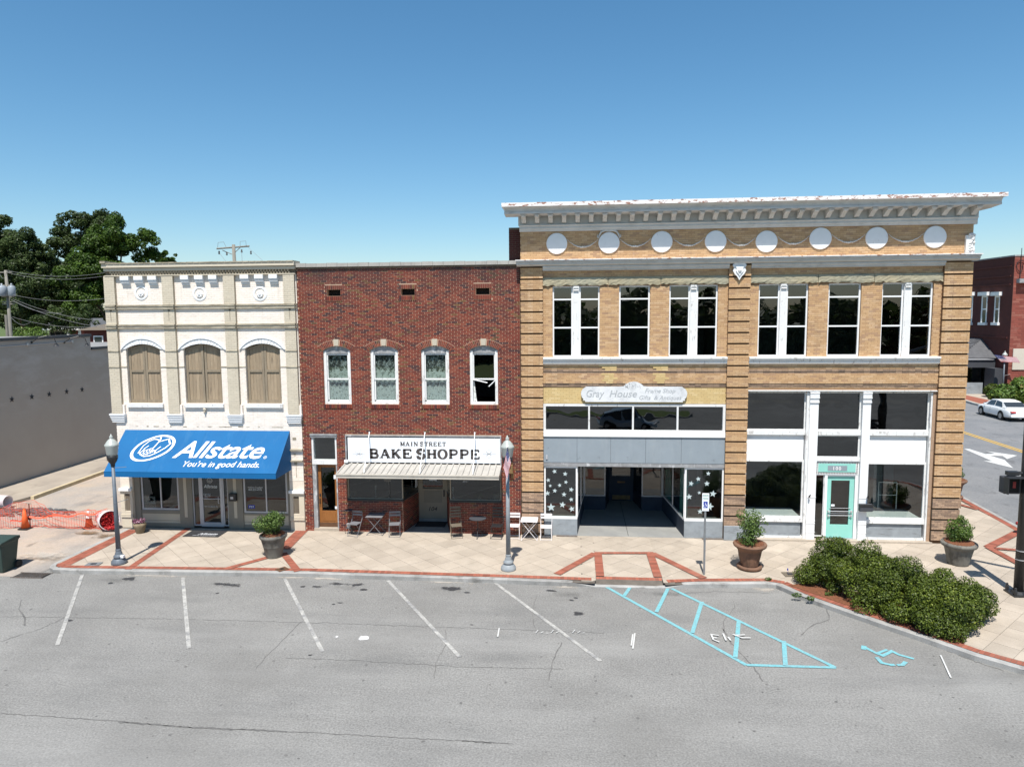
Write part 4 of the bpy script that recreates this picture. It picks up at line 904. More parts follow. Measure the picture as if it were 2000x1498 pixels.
for k in range(4): stroke(LT, [(xw(273.5), zw(974.5 + k * 2.6)), (xw(283), zw(974.5 + k * 2.6))], .018, fs_)
for k in range(3): stroke(LT, [(xw(273.5), zw(986.5 + k * 2.4)), (xw(301), zw(986.5 + k * 2.4))], .014, fs_)
for k in range(26):
    a = g.uniform(0, 6.28); r_ = g.uniform(0, .13); cx_, cz_ = xw(293.5) + r_ * math.cos(a), zw(978) + r_ * .7 * math.sin(a); stroke(LT, [(cx_ - .025, cz_), (cx_ + .025, cz_ + g.uniform(-.015, .015))], .03, fs_)
LT.build('notice_print', M['ink'], WB)
simple('window_sticker', WB, 'signblue', (xw(484), xw(496.5), Ys + .028, Ys + .031, zw(991.5), zw(985))); LT = MB(); fit_text(LT, 'PM', (xw(486), xw(494.5), zw(990), zw(986.6)), lambda u, v: (u, Ys + .025, v), offset=.02); LT.build('sticker_print', M['decal'], WB)
mbx = simple('letter_box', WB, 'black', (xw(451.8), xw(465.5), Ys - .20, Ys - .06, zw(975.6), zw(961)), bevel=.015); simple('label_plate', mbx, 'alu', (xw(455.5), xw(461), Ys - .21, Ys - .202, zw(971), zw(966.5)))
# awning
zl = 2.31; q0 = Vector((-17.02, -1.45, zl)); AXL, AXR = -17.0, -10.56; zA = 3.80; zB = 2.50; yA = Yp - .012; yB = -1.43
mb = MB()
tk = .02
def sag(u, v): f = (u - AXL) / (AXR - AXL) * 4; f -= math.floor(f); return -.028 * math.sin(math.pi * f) * math.sin(math.pi * max(0, min(1, v / 1.85))) - .004 * math.sin(u * 9 + v * 4)
ng, mg = 48, 8; sl_ = Vector((0, yA - yB, zA - zB)); LS = sl_.length; sl_.normalize(); nn_ = Vector((0, -sl_.z, sl_.y)); vs_ = []
for j in range(mg + 1):
    for i in range(ng + 1):
        u_, v_ = AXL + (AXR - AXL) * i / ng, LS * j / mg; e_ = 0 if i in (0, ng) or j in (0, mg) else sag(u_, v_); q_ = Vector((u_, yB, zB)) + sl_ * v_ + nn_ * e_; vs_.append(tuple(q_))
mb.add(vs_, [(j * (ng + 1) + i, j * (ng + 1) + i + 1, (j + 1) * (ng + 1) + i + 1, (j + 1) * (ng + 1) + i) for j in range(mg) for i in range(ng)])
mb.add([(AXL, yB, zB), (AXR, yB, zB), (AXR, yB - .01, zl), (AXL, yB - .01, zl)], [(0, 1, 2, 3)])
for x in (AXL, AXR): mb.add([(x, yA, zA), (x, yB, zB), (x, yB - .01, zl), (x, yA, zl + .02)], [(0, 1, 2, 3)])
aw = mb.build('awning', M['awn'], WB); sd = aw.modifiers.new('cloth', 'SOLIDIFY'); sd.thickness = .008
aw['label'] = 'blue canvas awning with white insurance lettering'
fr = MB()
for x in (AXL + .03, -14.8, -12.7, AXR - .03): fr.tube([(x, yA + .0, zA - .04), (x, yB + .03, zB - .04), (x, yB + .03, zl + .02), (x, yA, zl + .04)], .014, 6)
fr.tube([(AXL + .03, yB + .03, zl + .02), (AXR - .03, yB + .03, zl + .02)], .014, 6); fr.build('awning_frame', M['galv'], aw)
ps = MB(); ps.box(AXL, AXR, yB - .014, yB - .008, zB - .004, zB + .004); ps.build('piping', M['awn'], aw)
slope = Vector((0, yA - yB, zA - zB)).normalized(); nrm = Vector((0, -slope.z, slope.y)); P0 = Vector((0, yB, zB))
def aw_uv(px, py):
    d = Vector(ray(px, py)); o_ = Vector(CAM); t = (P0 - o_).dot(nrm) / d.dot(nrm); q = o_ + d * t; return q.x, (q - P0).dot(slope)
afn = lambda u, v: tuple(P0 + Vector((u, 0, 0)) + slope * v + nrm * (.012 + sag(u, v) * .9))
for x in (-15.4, -13.78, -12.2): sm_ = MB(); stroke(sm_, [(x, .02 + k * .2) for k in range(10)], .012, lambda u, v: tuple(P0 + Vector((u, 0, 0)) + slope * v + nrm * (.006 + sag(u, v)))); sm_.build('canvas_seam', M['awn'], aw)
def crop(x, y): return 200 + x / 5.263, 830 + y / 5.263
LT = MB()
u0, v0 = aw_uv(*crop(712, 333)); u1, _ = aw_uv(*crop(1645, 340)); _, vt = aw_uv(*crop(1000, 168)); v0 = (v0 + aw_uv(*crop(1640, 340))[1]) / 2
fit_text(LT, 'Allstate', (u0, u1 - .02, v0, vt), afn, shear=.32, offset=.014, space=.97)
u2, _ = aw_uv(*crop(1654, 340)); mbd = []
for (cx, r_) in ((crop(1672, 330), .055),):
    a, b = aw_uv(*cx); stroke(LT, [(a + r_ * math.cos(t), b + r_ * math.sin(t)) for t in [k * .524 for k in range(12)]], .014, afn, closed=True); fit_text(LT, 'R', (a - .022, a + .025, b - .028, b + .028), afn)
u0, v0 = aw_uv(*crop(822, 428)); u1, v1 = aw_uv(*crop(1608, 436)); _, vt = aw_uv(*crop(860, 370))
fit_text(LT, "You're in good hands.", (u0, u1, (v0 + v1) / 2, (v0 + v1) / 2 + (vt - v0) * .98), afn, shear=.28, offset=.005)
a, b = aw_uv(*crop(518, 237)); al_, _ = aw_uv(*crop(303, 260)); ar_, _ = aw_uv(*crop(732, 215)); _, bt = aw_uv(*crop(560, 102)); _, bb = aw_uv(*crop(480, 370))
def hfn(u, v): return afn(u + (v - b) * .42, v)
hands(LT, a - .0, b, (ar_ - al_) / 2 * .9, (bt - bb) / 2 * .95, hfn, .78)
LT.build('awning_lettering', M['white'], aw)
# floor mat
mt = tag(simple('door_mat', None, 'rubber', (dx0 + .15, dx1 + .1, -1.02, -.28, .004, .02)), 'dark rubber mat with white lettering outside the glass door under the blue awning', 'mat')
LT = MB(); mfn = lambda u, v: (u, v, .0215); fit_text(LT, 'Allstate', (dx0 + .6, dx0 + 1.35, -.78, -.62), mfn, shear=.3, offset=.02); fit_text(LT, "You're in good hands", (dx0 + .45, dx0 + 1.35, -.92, -.85), mfn, offset=.01); LT.build('mat_lettering', M['matlet'], mt)

# ================================================================== red brick bake shop building
RB = thing('red_brick_building', 'red brick two storey bakery building with four upper sash windows and a white shop sign', 'building', (-6.0, 0, 0))
RX0, RX1 = -10.098, -1.953
rz = lambda py: FZ(800, py, 0); rx = lambda px, py=700: FX(px, py, 0)
rtop = rz(519.5)
vents = [(FX(a, 571), FX(b, 571), rz(577), rz(564.3)) for a, b in ((638.2, 664.9), (783, 810), (929, 956))]
rw = []
for a, b, c, d in ((631.4, 684.5, 633.8, 686.4), (723, 777.5, 725.5, 778.8), (822.3, 876.5, 824.2, 878.4), (917.4, 972.3, 918.2, 972.6)):
    rw.append(((FX(a, 685) + FX(c, 788)) / 2, (FX(b, 685) + FX(d, 788)) / 2, rz(790), rz(675.5)))
rspring = rz(684)
dx = (FX(611, 950), FX(660, 950)); sgx = (FX(675.5, 900), FX(979.5, 900))
dhole = (dx[0], dx[1], -.1, rz(848.8)); shole = (sgx[0], sgx[1], -.1, rz(850))
vb = [(a - .072, b + .072, c - .172, d + .152) for a, b, c, d in vents]
archz = []
holes = vents + rw + [dhole, shole]
mb = MB(); wallgrid(mb, RX0, RX1, 0, rtop, 0, .33, holes); mb.build('wall', M['mortar'], RB)
sills = [(a - .03, b + .03, rz(797), c + .0) for a, b, c, d in rw]
brickwork(RB, [(RX0 + .006, RX1 - .006, 0, rtop - .02)], holes + vb + archz + sills, 0, M['redbrick'], jt=.013)
shell(RB, RX0, RX1, rtop, .33, 14, [.03, 4.4], 'farbrickd')
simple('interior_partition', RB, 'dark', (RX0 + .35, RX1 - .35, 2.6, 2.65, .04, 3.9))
# coping
for j in range(21):
    x = RX0 + j * (RX1 - RX0) / 21; mb = MB(); mb.box(x + .004, x + (RX1 - RX0) / 21 - .003, -.09, .45, rtop, rtop + .13 + (.01 if j % 3 == 0 else 0), 0, random.random()); mb.build('coping_tile', M['canopyg'], RB)
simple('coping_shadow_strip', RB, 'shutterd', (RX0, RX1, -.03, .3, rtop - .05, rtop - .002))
def soldiers(mb, x0, x1, z0, z1, Y, w_=.062, g=.010, proud=.012):
    x = x0; rr = random.Random(int(x0 * 100))
    n = max(1, int((x1 - x0) / (w_ + g))); st = (x1 - x0) / n
    for k in range(n): mb.box(x0 + k * st + g / 2, x0 + (k + 1) * st - g / 2, Y - proud, Y + .02, z0, z1, 0, rr.random(), 'b')
for (a, b, c, d) in vents:
    mb = MB(); soldiers(mb, a - .07, b + .07, d + .008, d + .15, 0); soldiers(mb, a - .07, b + .07, c - .17, c - .01, 0, proud=.03)
    for xx in ((a - .066, a - .006), (b + .006, b + .066)):
        z = c
        while z < d: mb.box(xx[0], xx[1], -.012, .02, z, min(z + .058, d), 0, random.random(), 'b'); z += .068
    mb.build('vent_surround', M['redbrick'], RB); simple('vent_back', RB, 'vblack', (a, b, .25, .26, c, d))
for i, (x0, x1, z0, z1) in enumerate(rw):
    A = arc(x0, x1, rspring, z1, 24); n = 12; mb = MB()
    mb.prism([(x0, rspring - .001)] + A[1:n + 1] + [(x0, z1)], .001, .32); mb.prism([(x1, z1)] + A[n:-1] + [(x1, rspring - .001)], .001, .32); mb.build('spandrel', M['mortar'], RB, fixn=True)
    # rowlock arch in two rings with keystone
    cx = (x0 + x1) / 2; hw = (x1 - x0) / 2; h = z1 - rspring; Rr = (hw * hw + h * h) / (2 * h); zc = z1 - Rr; a0 = math.asin((hw + .06) / Rr); mb = MB(); K = 22
    mo = MB(); NA = 20; ra, rb = Rr - .004, Rr + .228
    for j in range(NA):
        t0 = -a0 + 2 * a0 * j / NA; t1 = -a0 + 2 * a0 * (j + 1) / NA
        mo.prism([(cx + ra * math.sin(t0), zc + ra * math.cos(t0)), (cx + rb * math.sin(t0), zc + rb * math.cos(t0)), (cx + rb * math.sin(t1), zc + rb * math.cos(t1)), (cx + ra * math.sin(t1), zc + ra * math.cos(t1))], -.011, .01)
    mo.build('arch_mortar', M['mortar'], RB, fixn=True)
    for j in range(K):
        t0 = -a0 + 2 * a0 * j / K; t1 = -a0 + 2 * a0 * (j + 1) / K
        if abs((t0 + t1) / 2) < .13 / Rr * .8: continue
        for r0, r1 in ((Rr + .008, Rr + .105), (Rr + .117, Rr + .215)):
            e = .005 / Rr
            mb.prism([(cx + r0 * math.sin(t0 + e), zc + r0 * math.cos(t0 + e)), (cx + r1 * math.sin(t0 + e), zc + r1 * math.cos(t0 + e)), (cx + r1 * math.sin(t1 - e), zc + r1 * math.cos(t1 - e)), (cx + r0 * math.sin(t1 - e), zc + r0 * math.cos(t1 - e))], -.018, -.010, 'Y', 0, random.random())
    mb.build('brick_arch', M['redbrick'], RB, fixn=True)['kind'] = 'stuff'
    mb = MB(); mb.prism([(cx - .075, z1 + .01), (cx + .075, z1 + .01), (cx + .10, rz(662.3)), (cx - .10, rz(662.3))], -.035, .02); mb.build('keystone', M['buff'], RB, fixn=True)
    mb = MB(); soldiers(mb, x0 - .03, x1 + .03, rz(797.5), z0 - .004, 0, proud=.04); mb.build('brick_sill', M['redbrick'], RB)
    # wooden sash: outer casing, arched head board, sashes
    Yw = .045; cs = MB(); cw = .105
    cs.box(x0, x0 + cw, Yw, Yw + .12, z0, rspring - .02); cs.box(x1 - cw, x1, Yw, Yw + .12, z0, rspring - .02); cs.box(x0 + cw, x1 - cw, Yw, Yw + .12, z0, z0 + .09)
    f = cs.build('window', M['peel'], RB, bevel=.006)
    hb = MB(); hb.prism([(x0, rspring - .12)] + [(p[0], p[1] - .003) for p in A] + [(x1, rspring - .12)], Yw + .02, Yw + .10); hb.build('head_board', M['greywood'], f, fixn=True)
    zt = rspring - .13; zm = z0 + (zt - z0) * .50
    sa = MB(); sa.box(x0 + cw, x1 - cw, Yw + .05, Yw + .10, zt - .05, zt); sa.box(x0 + cw, x0 + cw + .04, Yw + .05, Yw + .10, zm, zt - .05); sa.box(x1 - cw - .04, x1 - cw, Yw + .05, Yw + .10, zm, zt - .05); sa.box(x0 + cw, x1 - cw, Yw + .045, Yw + .10, zm - .03, zm + .025)
    if i < 3: sa.box(x0 + cw, x0 + cw + .045, Yw + .07, Yw + .11, z0 + .09, zm - .03); sa.box(x1 - cw - .03, x1 - cw, Yw + .07, Yw + .11, z0 + .09, zm - .03); sa.box(x0 + cw, x1 - cw, Yw + .07, Yw + .11, z0 + .09, z0 + .15)
    sa.build('sash', M['peel'], f)
    p = MB(); p.box(x0 + cw + .04, x1 - cw - .04, Yw + .075, Yw + .08, zm + .025, zt - .05); p.build('pane', M['glass'], f)
    if i < 3:
        p = MB(); p.box(x0 + cw + .045, x1 - cw - .03, Yw + .09, Yw + .095, z0 + .15, zm - .03); p.build('pane', M['glass'], f)
        cu = MB(); W_ = x1 - x0 - .02; nx, nz = 26, 40; g = random.Random(i)
        H0, H1 = z0 + .05, zt + .02
        for a in range(nx):
            for b in range(nz):
                xa = x0 + .01 + W_ * a / nx; xb = x0 + .01 + W_ * (a + 1) / nx; za = H0 + (H1 - H0) * b / nz; zb2 = H0 + (H1 - H0) * (b + 1) / nz; t = b / nz
                sc1 = .60 + .06 * abs(math.sin(a * math.pi / 5 + i * 2)) + (.06 if i == 0 and a % 9 < 3 else 0); sc2 = .27 + .06 * abs(math.sin(a * math.pi / 6.5 + i)) ; sc3 = .36 + .04 * abs(math.sin(a * math.pi / 4.3))
                tone = .22 if t > sc1 else (.52 if t > sc3 else (.30 if t > sc2 else .55))
                ya = .20 + .018 * math.sin(a * 1.35 + i); yb_ = .20 + .018 * math.sin((a + 1) * 1.35 + i)
                cu.add([(xa, ya, za), (xb, yb_, za), (xb, yb_, zb2), (xa, ya, zb2)], [(0, 1, 2, 3)], 0, tone)
        cu.build('lace_curtain', M['lace'], f)
    else:
        br = MB(); br.tube([(x0 + cw, Yw + .02, zm - .02), (cx + .12, Yw - .02, zm - .13)], .018, 4); br.tube([(x1 - cw + .01, Yw + .01, zm - .04), (cx + .17, Yw - .01, zm - .27)], .018, 4); br.build('broken_batten', M['white'], f)
        rs = MB(); rs.prism([(x0 + cw, z0 + .09), (x0 + cw + .12, z0 + .09), (x0 + cw + .07, z0 + .5), (x0 + cw + .03, zm - .05), (x0 + cw, zm - .05)], Yw + .12, Yw + .125); rs.build('torn_curtain', M['lace'], f)
        f['label'] = 'open window with its lower sash gone and a broken batten'
# stair door with transom
a, b = dx
simple('door_jamb', RB, 'greywood', (a, a + .15, .02, .30, 0.002, rz(910)), (b - .06, b, .02, .30, .002, rz(910)))
tw = window(RB, a, b, rz(909), rz(850), .02, .07, fm='peel', gm='glass', bot=.17, depth=.2, name='transom')
simple('lintel', RB, 'greywood', (a - .03, b + .03, -.05, .05, rz(852), rz(848.5)), (a - .03, b + .03, -.03, .05, rz(855.5), rz(852.1)))
dd = window(RB, a + .155, b - .065, .10, rz(911), .18, .11, fm='oak', gm='glassd', bot=.62, name='door')
dd['label'] = 'varnished oak door with one tall pane'
simple('door_panel', dd, 'oak', (a + .28, b - .19, .17, .179, .34, .62)); simple('kick_board', dd, 'oaklow', (a + .158, b - .068, .165, .179, .105, .27))
mb = MB(); mb.tube([(a + .21, .17, 1.0), (a + .21, .11, 1.02), (a + .21, .11, 1.18), (a + .21, .17, 1.2)], .013, 6); mb.box(a + .185, a + .235, .165, .18, 1.28, 1.38); mb.build('door_handle', M['black'], dd)
simple('door_step', RB, 'slab', (a, b, -.02, .3, .002, .1)); simple('door_notice', RB, 'signw', (b - .21, b - .13, .172, .178, 1.95, 2.1)); simple('door_notice', RB, 'signw', (b - .20, b - .12, .172, .178, .8, .9))
# sign recess
sa_, sb_ = sgx; zs0, zs1 = rz(905), rz(850)
simple('sign_frame', RB, 'greywood', (sa_, sb_, -.03, .15, rz(852.5), zs1), (sa_, sa_ + .05, -.03, .15, zs0 - .1, rz(852.6)), (sb_ - .05, sb_, -.03, .15, zs0 - .1, rz(852.6)))
simple('sign_backing', RB, 'black', (sa_ + .05, sb_ - .05, .03, .12, zs0 - .12, rz(852.7)))
s0, s1, t0, t1 = FX(679.6, 880, -.02), FX(976.8, 880, -.02), FZ(830, 903.5, -.02), FZ(830, 855.5, -.02)
sg = simple('sign_board', RB, 'signw', (s0, s1, -.02, .028, t0, t1)); sg['label'] = 'white shop sign with dark slab-serif lettering'
rv = MB()
for j in range(10): rv.lathe([(.012, 0), (.012, -.01), (.001, -.012)], (s0 + .2 + j * (s1 - s0 - .4) / 9, -.001, t1 + .022), 6, ax='Y')
rv.build('rivet', M['alu'], RB)
LT = MB(); sfn = lambda u, v: (u, -.0235, v); sc_ = lambda x, y: P(580 + x / 4.167, 830 + y / 4.167, -.02)
a_, b_ = sc_(843, 171)[0], sc_(1213, 171)[0]; zb_ = (sc_(843, 171)[1] + sc_(1213, 172)[1]) / 2; zt_ = sc_(1030, 139)[1]
ms = .36; wtot = b_ - a_
slabtext(LT, 'MAIN', a_, a_ + wtot * .385, zb_, zt_, sfn, .24, .2); slabtext(LT, 'STREET', a_ + wtot * .43, b_, zb_, zt_, sfn, .24, .2)
a_, b_ = sc_(588, 268)[0], sc_(1490, 275)[0]; zb_ = sc_(1040, 272)[1]; zt_ = sc_(1040, 200)[1]; wtot = b_ - a_
slabtext(LT, 'BAKE', a_, a_ + wtot * .392, zb_, zt_, sfn, .26, .13); slabtext(LT, 'SHOPPE', a_ + wtot * .428, b_, zb_, zt_, sfn, .26, .13)
LT.build('sign_lettering', M['ink'], sg)
LT = MB()
for cxp in (508, 1572):
    cx, cz = sc_(cxp, 236); s = 1 if cxp < 1000 else -1
    stroke(LT, [(cx - .27, cz), (cx + .23, cz - .005)], .008, sfn); stroke(LT, [(cx - .16, cz + .08), (cx - .05, cz + .02), (cx + .06, cz - .06)], .010, sfn); stroke(LT, [(cx - .16, cz - .07), (cx - .05, cz - .01), (cx + .07, cz + .08)], .010, sfn)
    for oz in (.075, -.075): stroke(LT, [(cx + .05 * s + .075 * math.cos(t), cz + oz + .075 * math.sin(t)) for t in [k * .42 for k in range(15)]], .006, sfn, closed=True)
LT.build('sign_flourish', M['flourish'], sg)
simple('flood_lamp', RB, 'white', (sa_ - .02, sa_ + .12, -.16, -.04, zs0 + .02, zs0 + .13), bevel=.02)
# metal canopy: ribbed pans, fascia, rods
yc = -1.05; zk = 2.62; zf = 2.45; cxl, cxr = FX(656.3, 922, yc), FX(974.8, 928, yc); bxl, bxr = FX(675, 907), FX(979.6, 907)
CN = MB(); CN.box(cxl, cxr, yc - .05, yc, zf - .155, zf - .105); CN.box(cxl, cxr, yc - .035, yc, zf - .105, zf - .055); CN.box(cxl, cxr, yc - .06, yc + .01, zf - .055, zf - .005)
for x0_, x1_ in ((cxl, bxl), (cxr - .03, bxr)): CN.prism([(x0_, yc), (x0_ + .03, yc), (x1_ + .03 if x1_ < -5 else x1_, 0), (x1_ if x1_ < -5 else x1_ - .03, 0)], zf - .12, zf - .01, 'Z')
cn = CN.build('canopy', M['canopy'], RB, fixn=True); cn['label'] = 'ribbed cream metal canopy hung below the bakery sign'
npan = 26
for j in range(npan):
    f0, f1 = j / npan, (j + 1) / npan; xa, xb = cxl + (cxr - cxl) * f0, cxl + (cxr - cxl) * f1; ya_, yb2 = bxl + (bxr - bxl) * f0, bxl + (bxr - bxl) * f1
    pm = MB(); rib = .045
    prof = [(0, .04), (.18, .04), (.26, 0), (1, 0)]
    vs = [(xa + (xb - xa) * u, yc, zf - .03 + h) for u, h in prof] + [(ya_ + (yb2 - ya_) * u, -.002, zk - .03 + h) for u, h in prof]
    vs += [(v[0], v[1], v[2] - .012) for v in vs]
    fs = [(k, k + 1, k + 5, k + 4) for k in range(3)] + [(k + 8, k + 12, k + 13, k + 9) for k in range(3)] + [(0, 8, 9, 1), (1, 9, 10, 2), (2, 10, 11, 3)]
    pm.add(vs, fs, 0, random.random()); pm.build('roof_pan', M['canopyg'], cn)
for (wx, wy), (fx_, fy_) in (((721.6, 844.4), (709.6, 920)), ((830, 845), (818.8, 920.7)), ((927.3, 845), (923, 921))):
    X1, Z1 = P(wx, wy, 0); X2 = FX(fx_, fy_, yc)
    rd = MB(); rd.tube([(X1, -.005, Z1), (X2, yc + .05, zf + .02)], .017, 6); rd.lathe([(.03, 0), (.03, -.02)], (X1, 0, Z1), 8, ax='Y'); rd.build('hanger_rod', M['white'], cn)
# shopfront below: brick bulkheads, sills, display windows, recessed entry
zb0 = .0; zsl = FZ(740, 976.4, .0)
yR = 1.45; eL, eR = -6.36, -4.60; bL, bR = -6.08, -4.97
bulk = MB(); rects_l = (sa_ + .0, eL, 0, zsl); rects_r = (eR, sb_, 0, zsl)
simple('bulkhead', RB, 'mortar', (sa_ + .001, eL, .03, .3, .001, zsl - .06), (eR, sb_ - .001, .03, .3, .001, zsl - .06))
brickwork(RB, [rects_l[:3] + (zsl - .05,), rects_r[:3] + (zsl - .05,)], [], .03, M['redbrick'], nparts=0)
# side walls of the entry (splayed): mortar core with bricks on the face
def splay(xa, ya, xb, yb, z0, z1, side):
    L = math.hypot(xb - xa, yb - ya); t = Vector(((xb - xa) / L, (yb - ya) / L)); n = Vector((t.y, -t.x)) * side
    mb = MB(); mb.prism([(xa, ya), (xb, yb), (xb - n.x * .2, yb - n.y * .2), (xa - n.x * .2, ya - n.y * .2)], z0, z1, 'Z', 0)
    z = z0; k = 0; rr = random.Random(3)
    while z + .06 < z1:
        s = -(k % 2) * .107
        while s < L:
            a = max(0, s); b = min(L, s + .2032)
            if b - a > .03:
                p = [Vector((xa, ya)) + t * a, Vector((xa, ya)) + t * b]; q = [p[0] + n * .006, p[1] + n * .006]
                vs = [(v.x, v.y, zz) for zz in (z, z + .058) for v in (p[0], p[1], q[1], q[0])]
                mb.add(vs, [(0, 1, 5, 4), (1, 2, 6, 5), (2, 3, 7, 6), (3, 0, 4, 7), (4, 5, 6, 7), (0, 3, 2, 1)], 1, rr.random())
            s += .2137
        z += .0686; k += 1
    return mb.build('entry_side_wall', [M['mortar'], M['redbrick']], RB, fixn=True)
splay(eL, .02, bL, yR, .002, zsl - .05, 1); splay(eR, .02, bR, yR, .002, zsl - .05, -1)
simple('window_sill', RB, 'black', (sa_ + .01, eL + .01, -.01, .2, zsl - .05, zsl + .01), (eR - .01, sb_ - .01, -.01, .2, zsl - .05, zsl + .01))
for a, b in ((sa_ + .02, eL), (eR, sb_ - .02)): window(RB, a, b, zsl + .012, 2.6, .08, .04, fm='doorbeige', gm='glassd', name='display_window')
def slant(name, xa, ya, xb, yb, z0, z1, th, m, par):
    L = math.hypot(xb - xa, yb - ya); n = Vector((-(yb - ya) / L, (xb - xa) / L)) * th
    mb = MB(); mb.prism([(xa, ya), (xb, yb), (xb + n.x, yb + n.y), (xa + n.x, ya + n.y)], z0, z1, 'Z'); return mb.build(name, M[m], par, fixn=True)
for (xa, xb, s) in ((eL, bL, 1), (eR, bR, -1)):
    fr_ = slant('side_window', xa, .12, xb, yR, zsl - .04, zsl + .05, .05 * s, 'black', RB); slant('pane', xa, .12, xb, yR, zsl + .05, 2.6, .006 * s, 'glassd', fr_)
    simple('corner_post', RB, 'doorbeige', (min(xb, xb + .16 * -s), max(xb, xb + .16 * -s), yR - .05, yR + .12, .002, 2.75))
dd = window(RB, bL, bR, .12, 2.35, yR + .02, .16, fm='doorbeige', gm='glassd', bot=1.25, name='door')
simple('door_panel', dd, 'taupe', (bL + .2, bR - .2, yR + .008, yR + .019, .75, 1.22)); simple('mail_slot', dd, 'black', (bL + .16, bR - .16, yR + .0, yR + .018, 1.30, 1.34)); simple('knob_plate', dd, 'black', (bR - .14, bR - .09, yR - .02, yR + .018, 1.0, 1.25))
LT = MB(); fit_text(LT, '104', ((bL + bR) / 2 - .17, (bL + bR) / 2 + .17, .42, .58), lambda u, v: (u, yR + .015, v), shear=.25, offset=.015); LT.build('door_number', M['black'], dd)
simple('door_notice', dd, 'signw', (bL + .42, bL + .72, yR + .012, yR + .017, 1.62, 1.98))
simple('transom_panel', RB, 'doorbeige', (bL, bR, yR + .0, yR + .1, 2.352, 2.75)); simple('door_step', RB, 'recfloor', (bL, bR, yR - .02, yR + .15, .003, .118))
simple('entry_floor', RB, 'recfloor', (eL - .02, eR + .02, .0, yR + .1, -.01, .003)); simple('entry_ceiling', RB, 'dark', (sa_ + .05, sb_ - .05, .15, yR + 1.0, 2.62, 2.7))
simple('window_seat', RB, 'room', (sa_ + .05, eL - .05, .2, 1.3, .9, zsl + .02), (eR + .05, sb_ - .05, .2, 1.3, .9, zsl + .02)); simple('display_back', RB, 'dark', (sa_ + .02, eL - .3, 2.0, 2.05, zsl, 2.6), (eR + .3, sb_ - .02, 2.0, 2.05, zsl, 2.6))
m_ = tag(simple('door_mat', None, 'rubber', (bL - .02, bR + .02, .72, 1.38, .004, .02)), 'black door mat in the shaded entry of the bakery', 'mat')
# window dressing
def obj_on(name, lab, cat, x, y, z, prof, m, n=12, group=None):
    mb = MB(); mb.lathe([(r_, h) for r_, h in prof], (0, 0, 0), n); o = mb.build(name, M[m], None, fixn=True, smooth=True); o.location = (x, y, z); return tag(o, lab, cat, group)
cs = [(.06, 0), (.055, .01), (.012, .03), (.012, .26), (.03, .28), (.035, .30), (.03, .42), (.001, .43)]
obj_on('candlestick', 'white and gold candlestick behind the left bakery window', 'candlestick', FX(734, 965, .4), .4, zsl + .03, cs, 'signw'); obj_on('candlestick', 'white candlestick at the left end of the right bakery window', 'candlestick', FX(885, 968, .35), .35, zsl + .03, cs, 'signw')
o = simple('cross_plaque', None, 'room', (FX(684, 965, .35), FX(696, 965, .35), .35, .37, zsl + .03, zsl + .24)); tag(o, 'small grey plaque with a black cross in the left corner of the bakery window', 'plaque'); cx = (FX(684, 965, .35) + FX(696, 965, .35)) / 2
simple('cross', o, 'black', (cx - .01, cx + .01, .34, .349, zsl + .07, zsl + .20), (cx - .05, cx + .05, .341, .3495, zsl + .13, zsl + .15))
wd_ = MB(); xx, zz = P(757, 936, .075); wd_.prism([(xx + (.15 + .015 * math.sin(5 * t)) * math.cos(t), zz + (.095 + .012 * math.sin(4 * t)) * math.sin(t)) for t in [k * .35 for k in range(18)]], .070, .074); wd_.tube([(xx + .05, .072, zz - .09), (xx + .06, .072, zz - .5), (xx + .03, .072, zz - .85)], .008, 5)
o = wd_.build('painted_cupcake', M['room'], RB, fixn=True)
LT = simple('window_flyer', RB, 'signw', (bL - .0 - .02, bL - .01, 1.0, 1.3, 1.45, 1.75)); LT2 = simple('window_flyer', RB, 'redlens', (bL - .024, bL - .021, 1.05, 1.18, 1.48, 1.66))
pl = thing('potted_plant', 'small leafy plant in a white dish behind the right bakery window', 'plant', (FX(936, 975, .3), .3, zsl + .03)); v, r = leaves(260, [(pl.location.x, .3, zsl + .12, .16, .1, .09)], .03, 5); leafobj('foliage', v, r, M['leafp'], pl); mb = MB(); mb.lathe([(.06, 0), (.1, .05), (.09, .05), (.05, .01)], tuple(pl.location), 12); mb.build('dish', M['signw'], pl, fixn=True)
o = simple('cardboard_box', None, 'buff', (FX(964, 972, .3), FX(975, 972, .3), .28, .4, zsl + .03, zsl + .2)); tag(o, 'small tan box at the right end of the bakery window', 'box')
# bracket lamp on right pier
lx, lz = P(997, 905, 0)
lp = simple('wall_lantern', RB, 'brass', (lx - .12, lx + .10, -.16, -.002, FZ(997, 923, 0), FZ(997, 906, 0)), (lx - .05, lx + .08, -.11, -.002, FZ(997, 905, 0), FZ(997, 893, 0)), (lx + .02, lx + .12, -.05, -.002, FZ(997, 934, 0), FZ(997, 923.2, 0)), bevel=.01)

# ================================================================== tan brick corner building
TB = thing('tan_brick_building', 'tan brick two storey corner building with a projecting white cornice and two empty shopfronts', 'building', (5.6, 0, 0))
TX0, TX1 = -1.925, 13.22
PF = -.12                                   # pilaster face
def tz(px, py, Y=0): return FZ(px, py, Y)
M['groove'] = mat('shaded_brick_groove', (.16, .085, .04), (.12, .06, .03), .9, 3)  # recessed courses coloured darker than the brick to deepen the groove shade
pls = [(-1.92, FX(1060.6, 700, PF)), ((FX(1422, 545, PF) + FX(1416, 1000, PF)) / 2, (FX(1465.3, 545, PF) + FX(1457, 1000, PF)) / 2), ((FX(1850, 512, PF) + FX(1817, 1000, PF)) / 2, 13.22)]
bayL = (pls[0][1], pls[1][0]); bayR = (pls[1][1], pls[2][0])
zwin0 = (tz(1100, 697) + tz(1700, 696)) / 2; zwin1 = (tz(1100, 558.5) + tz(1700, 553)) / 2
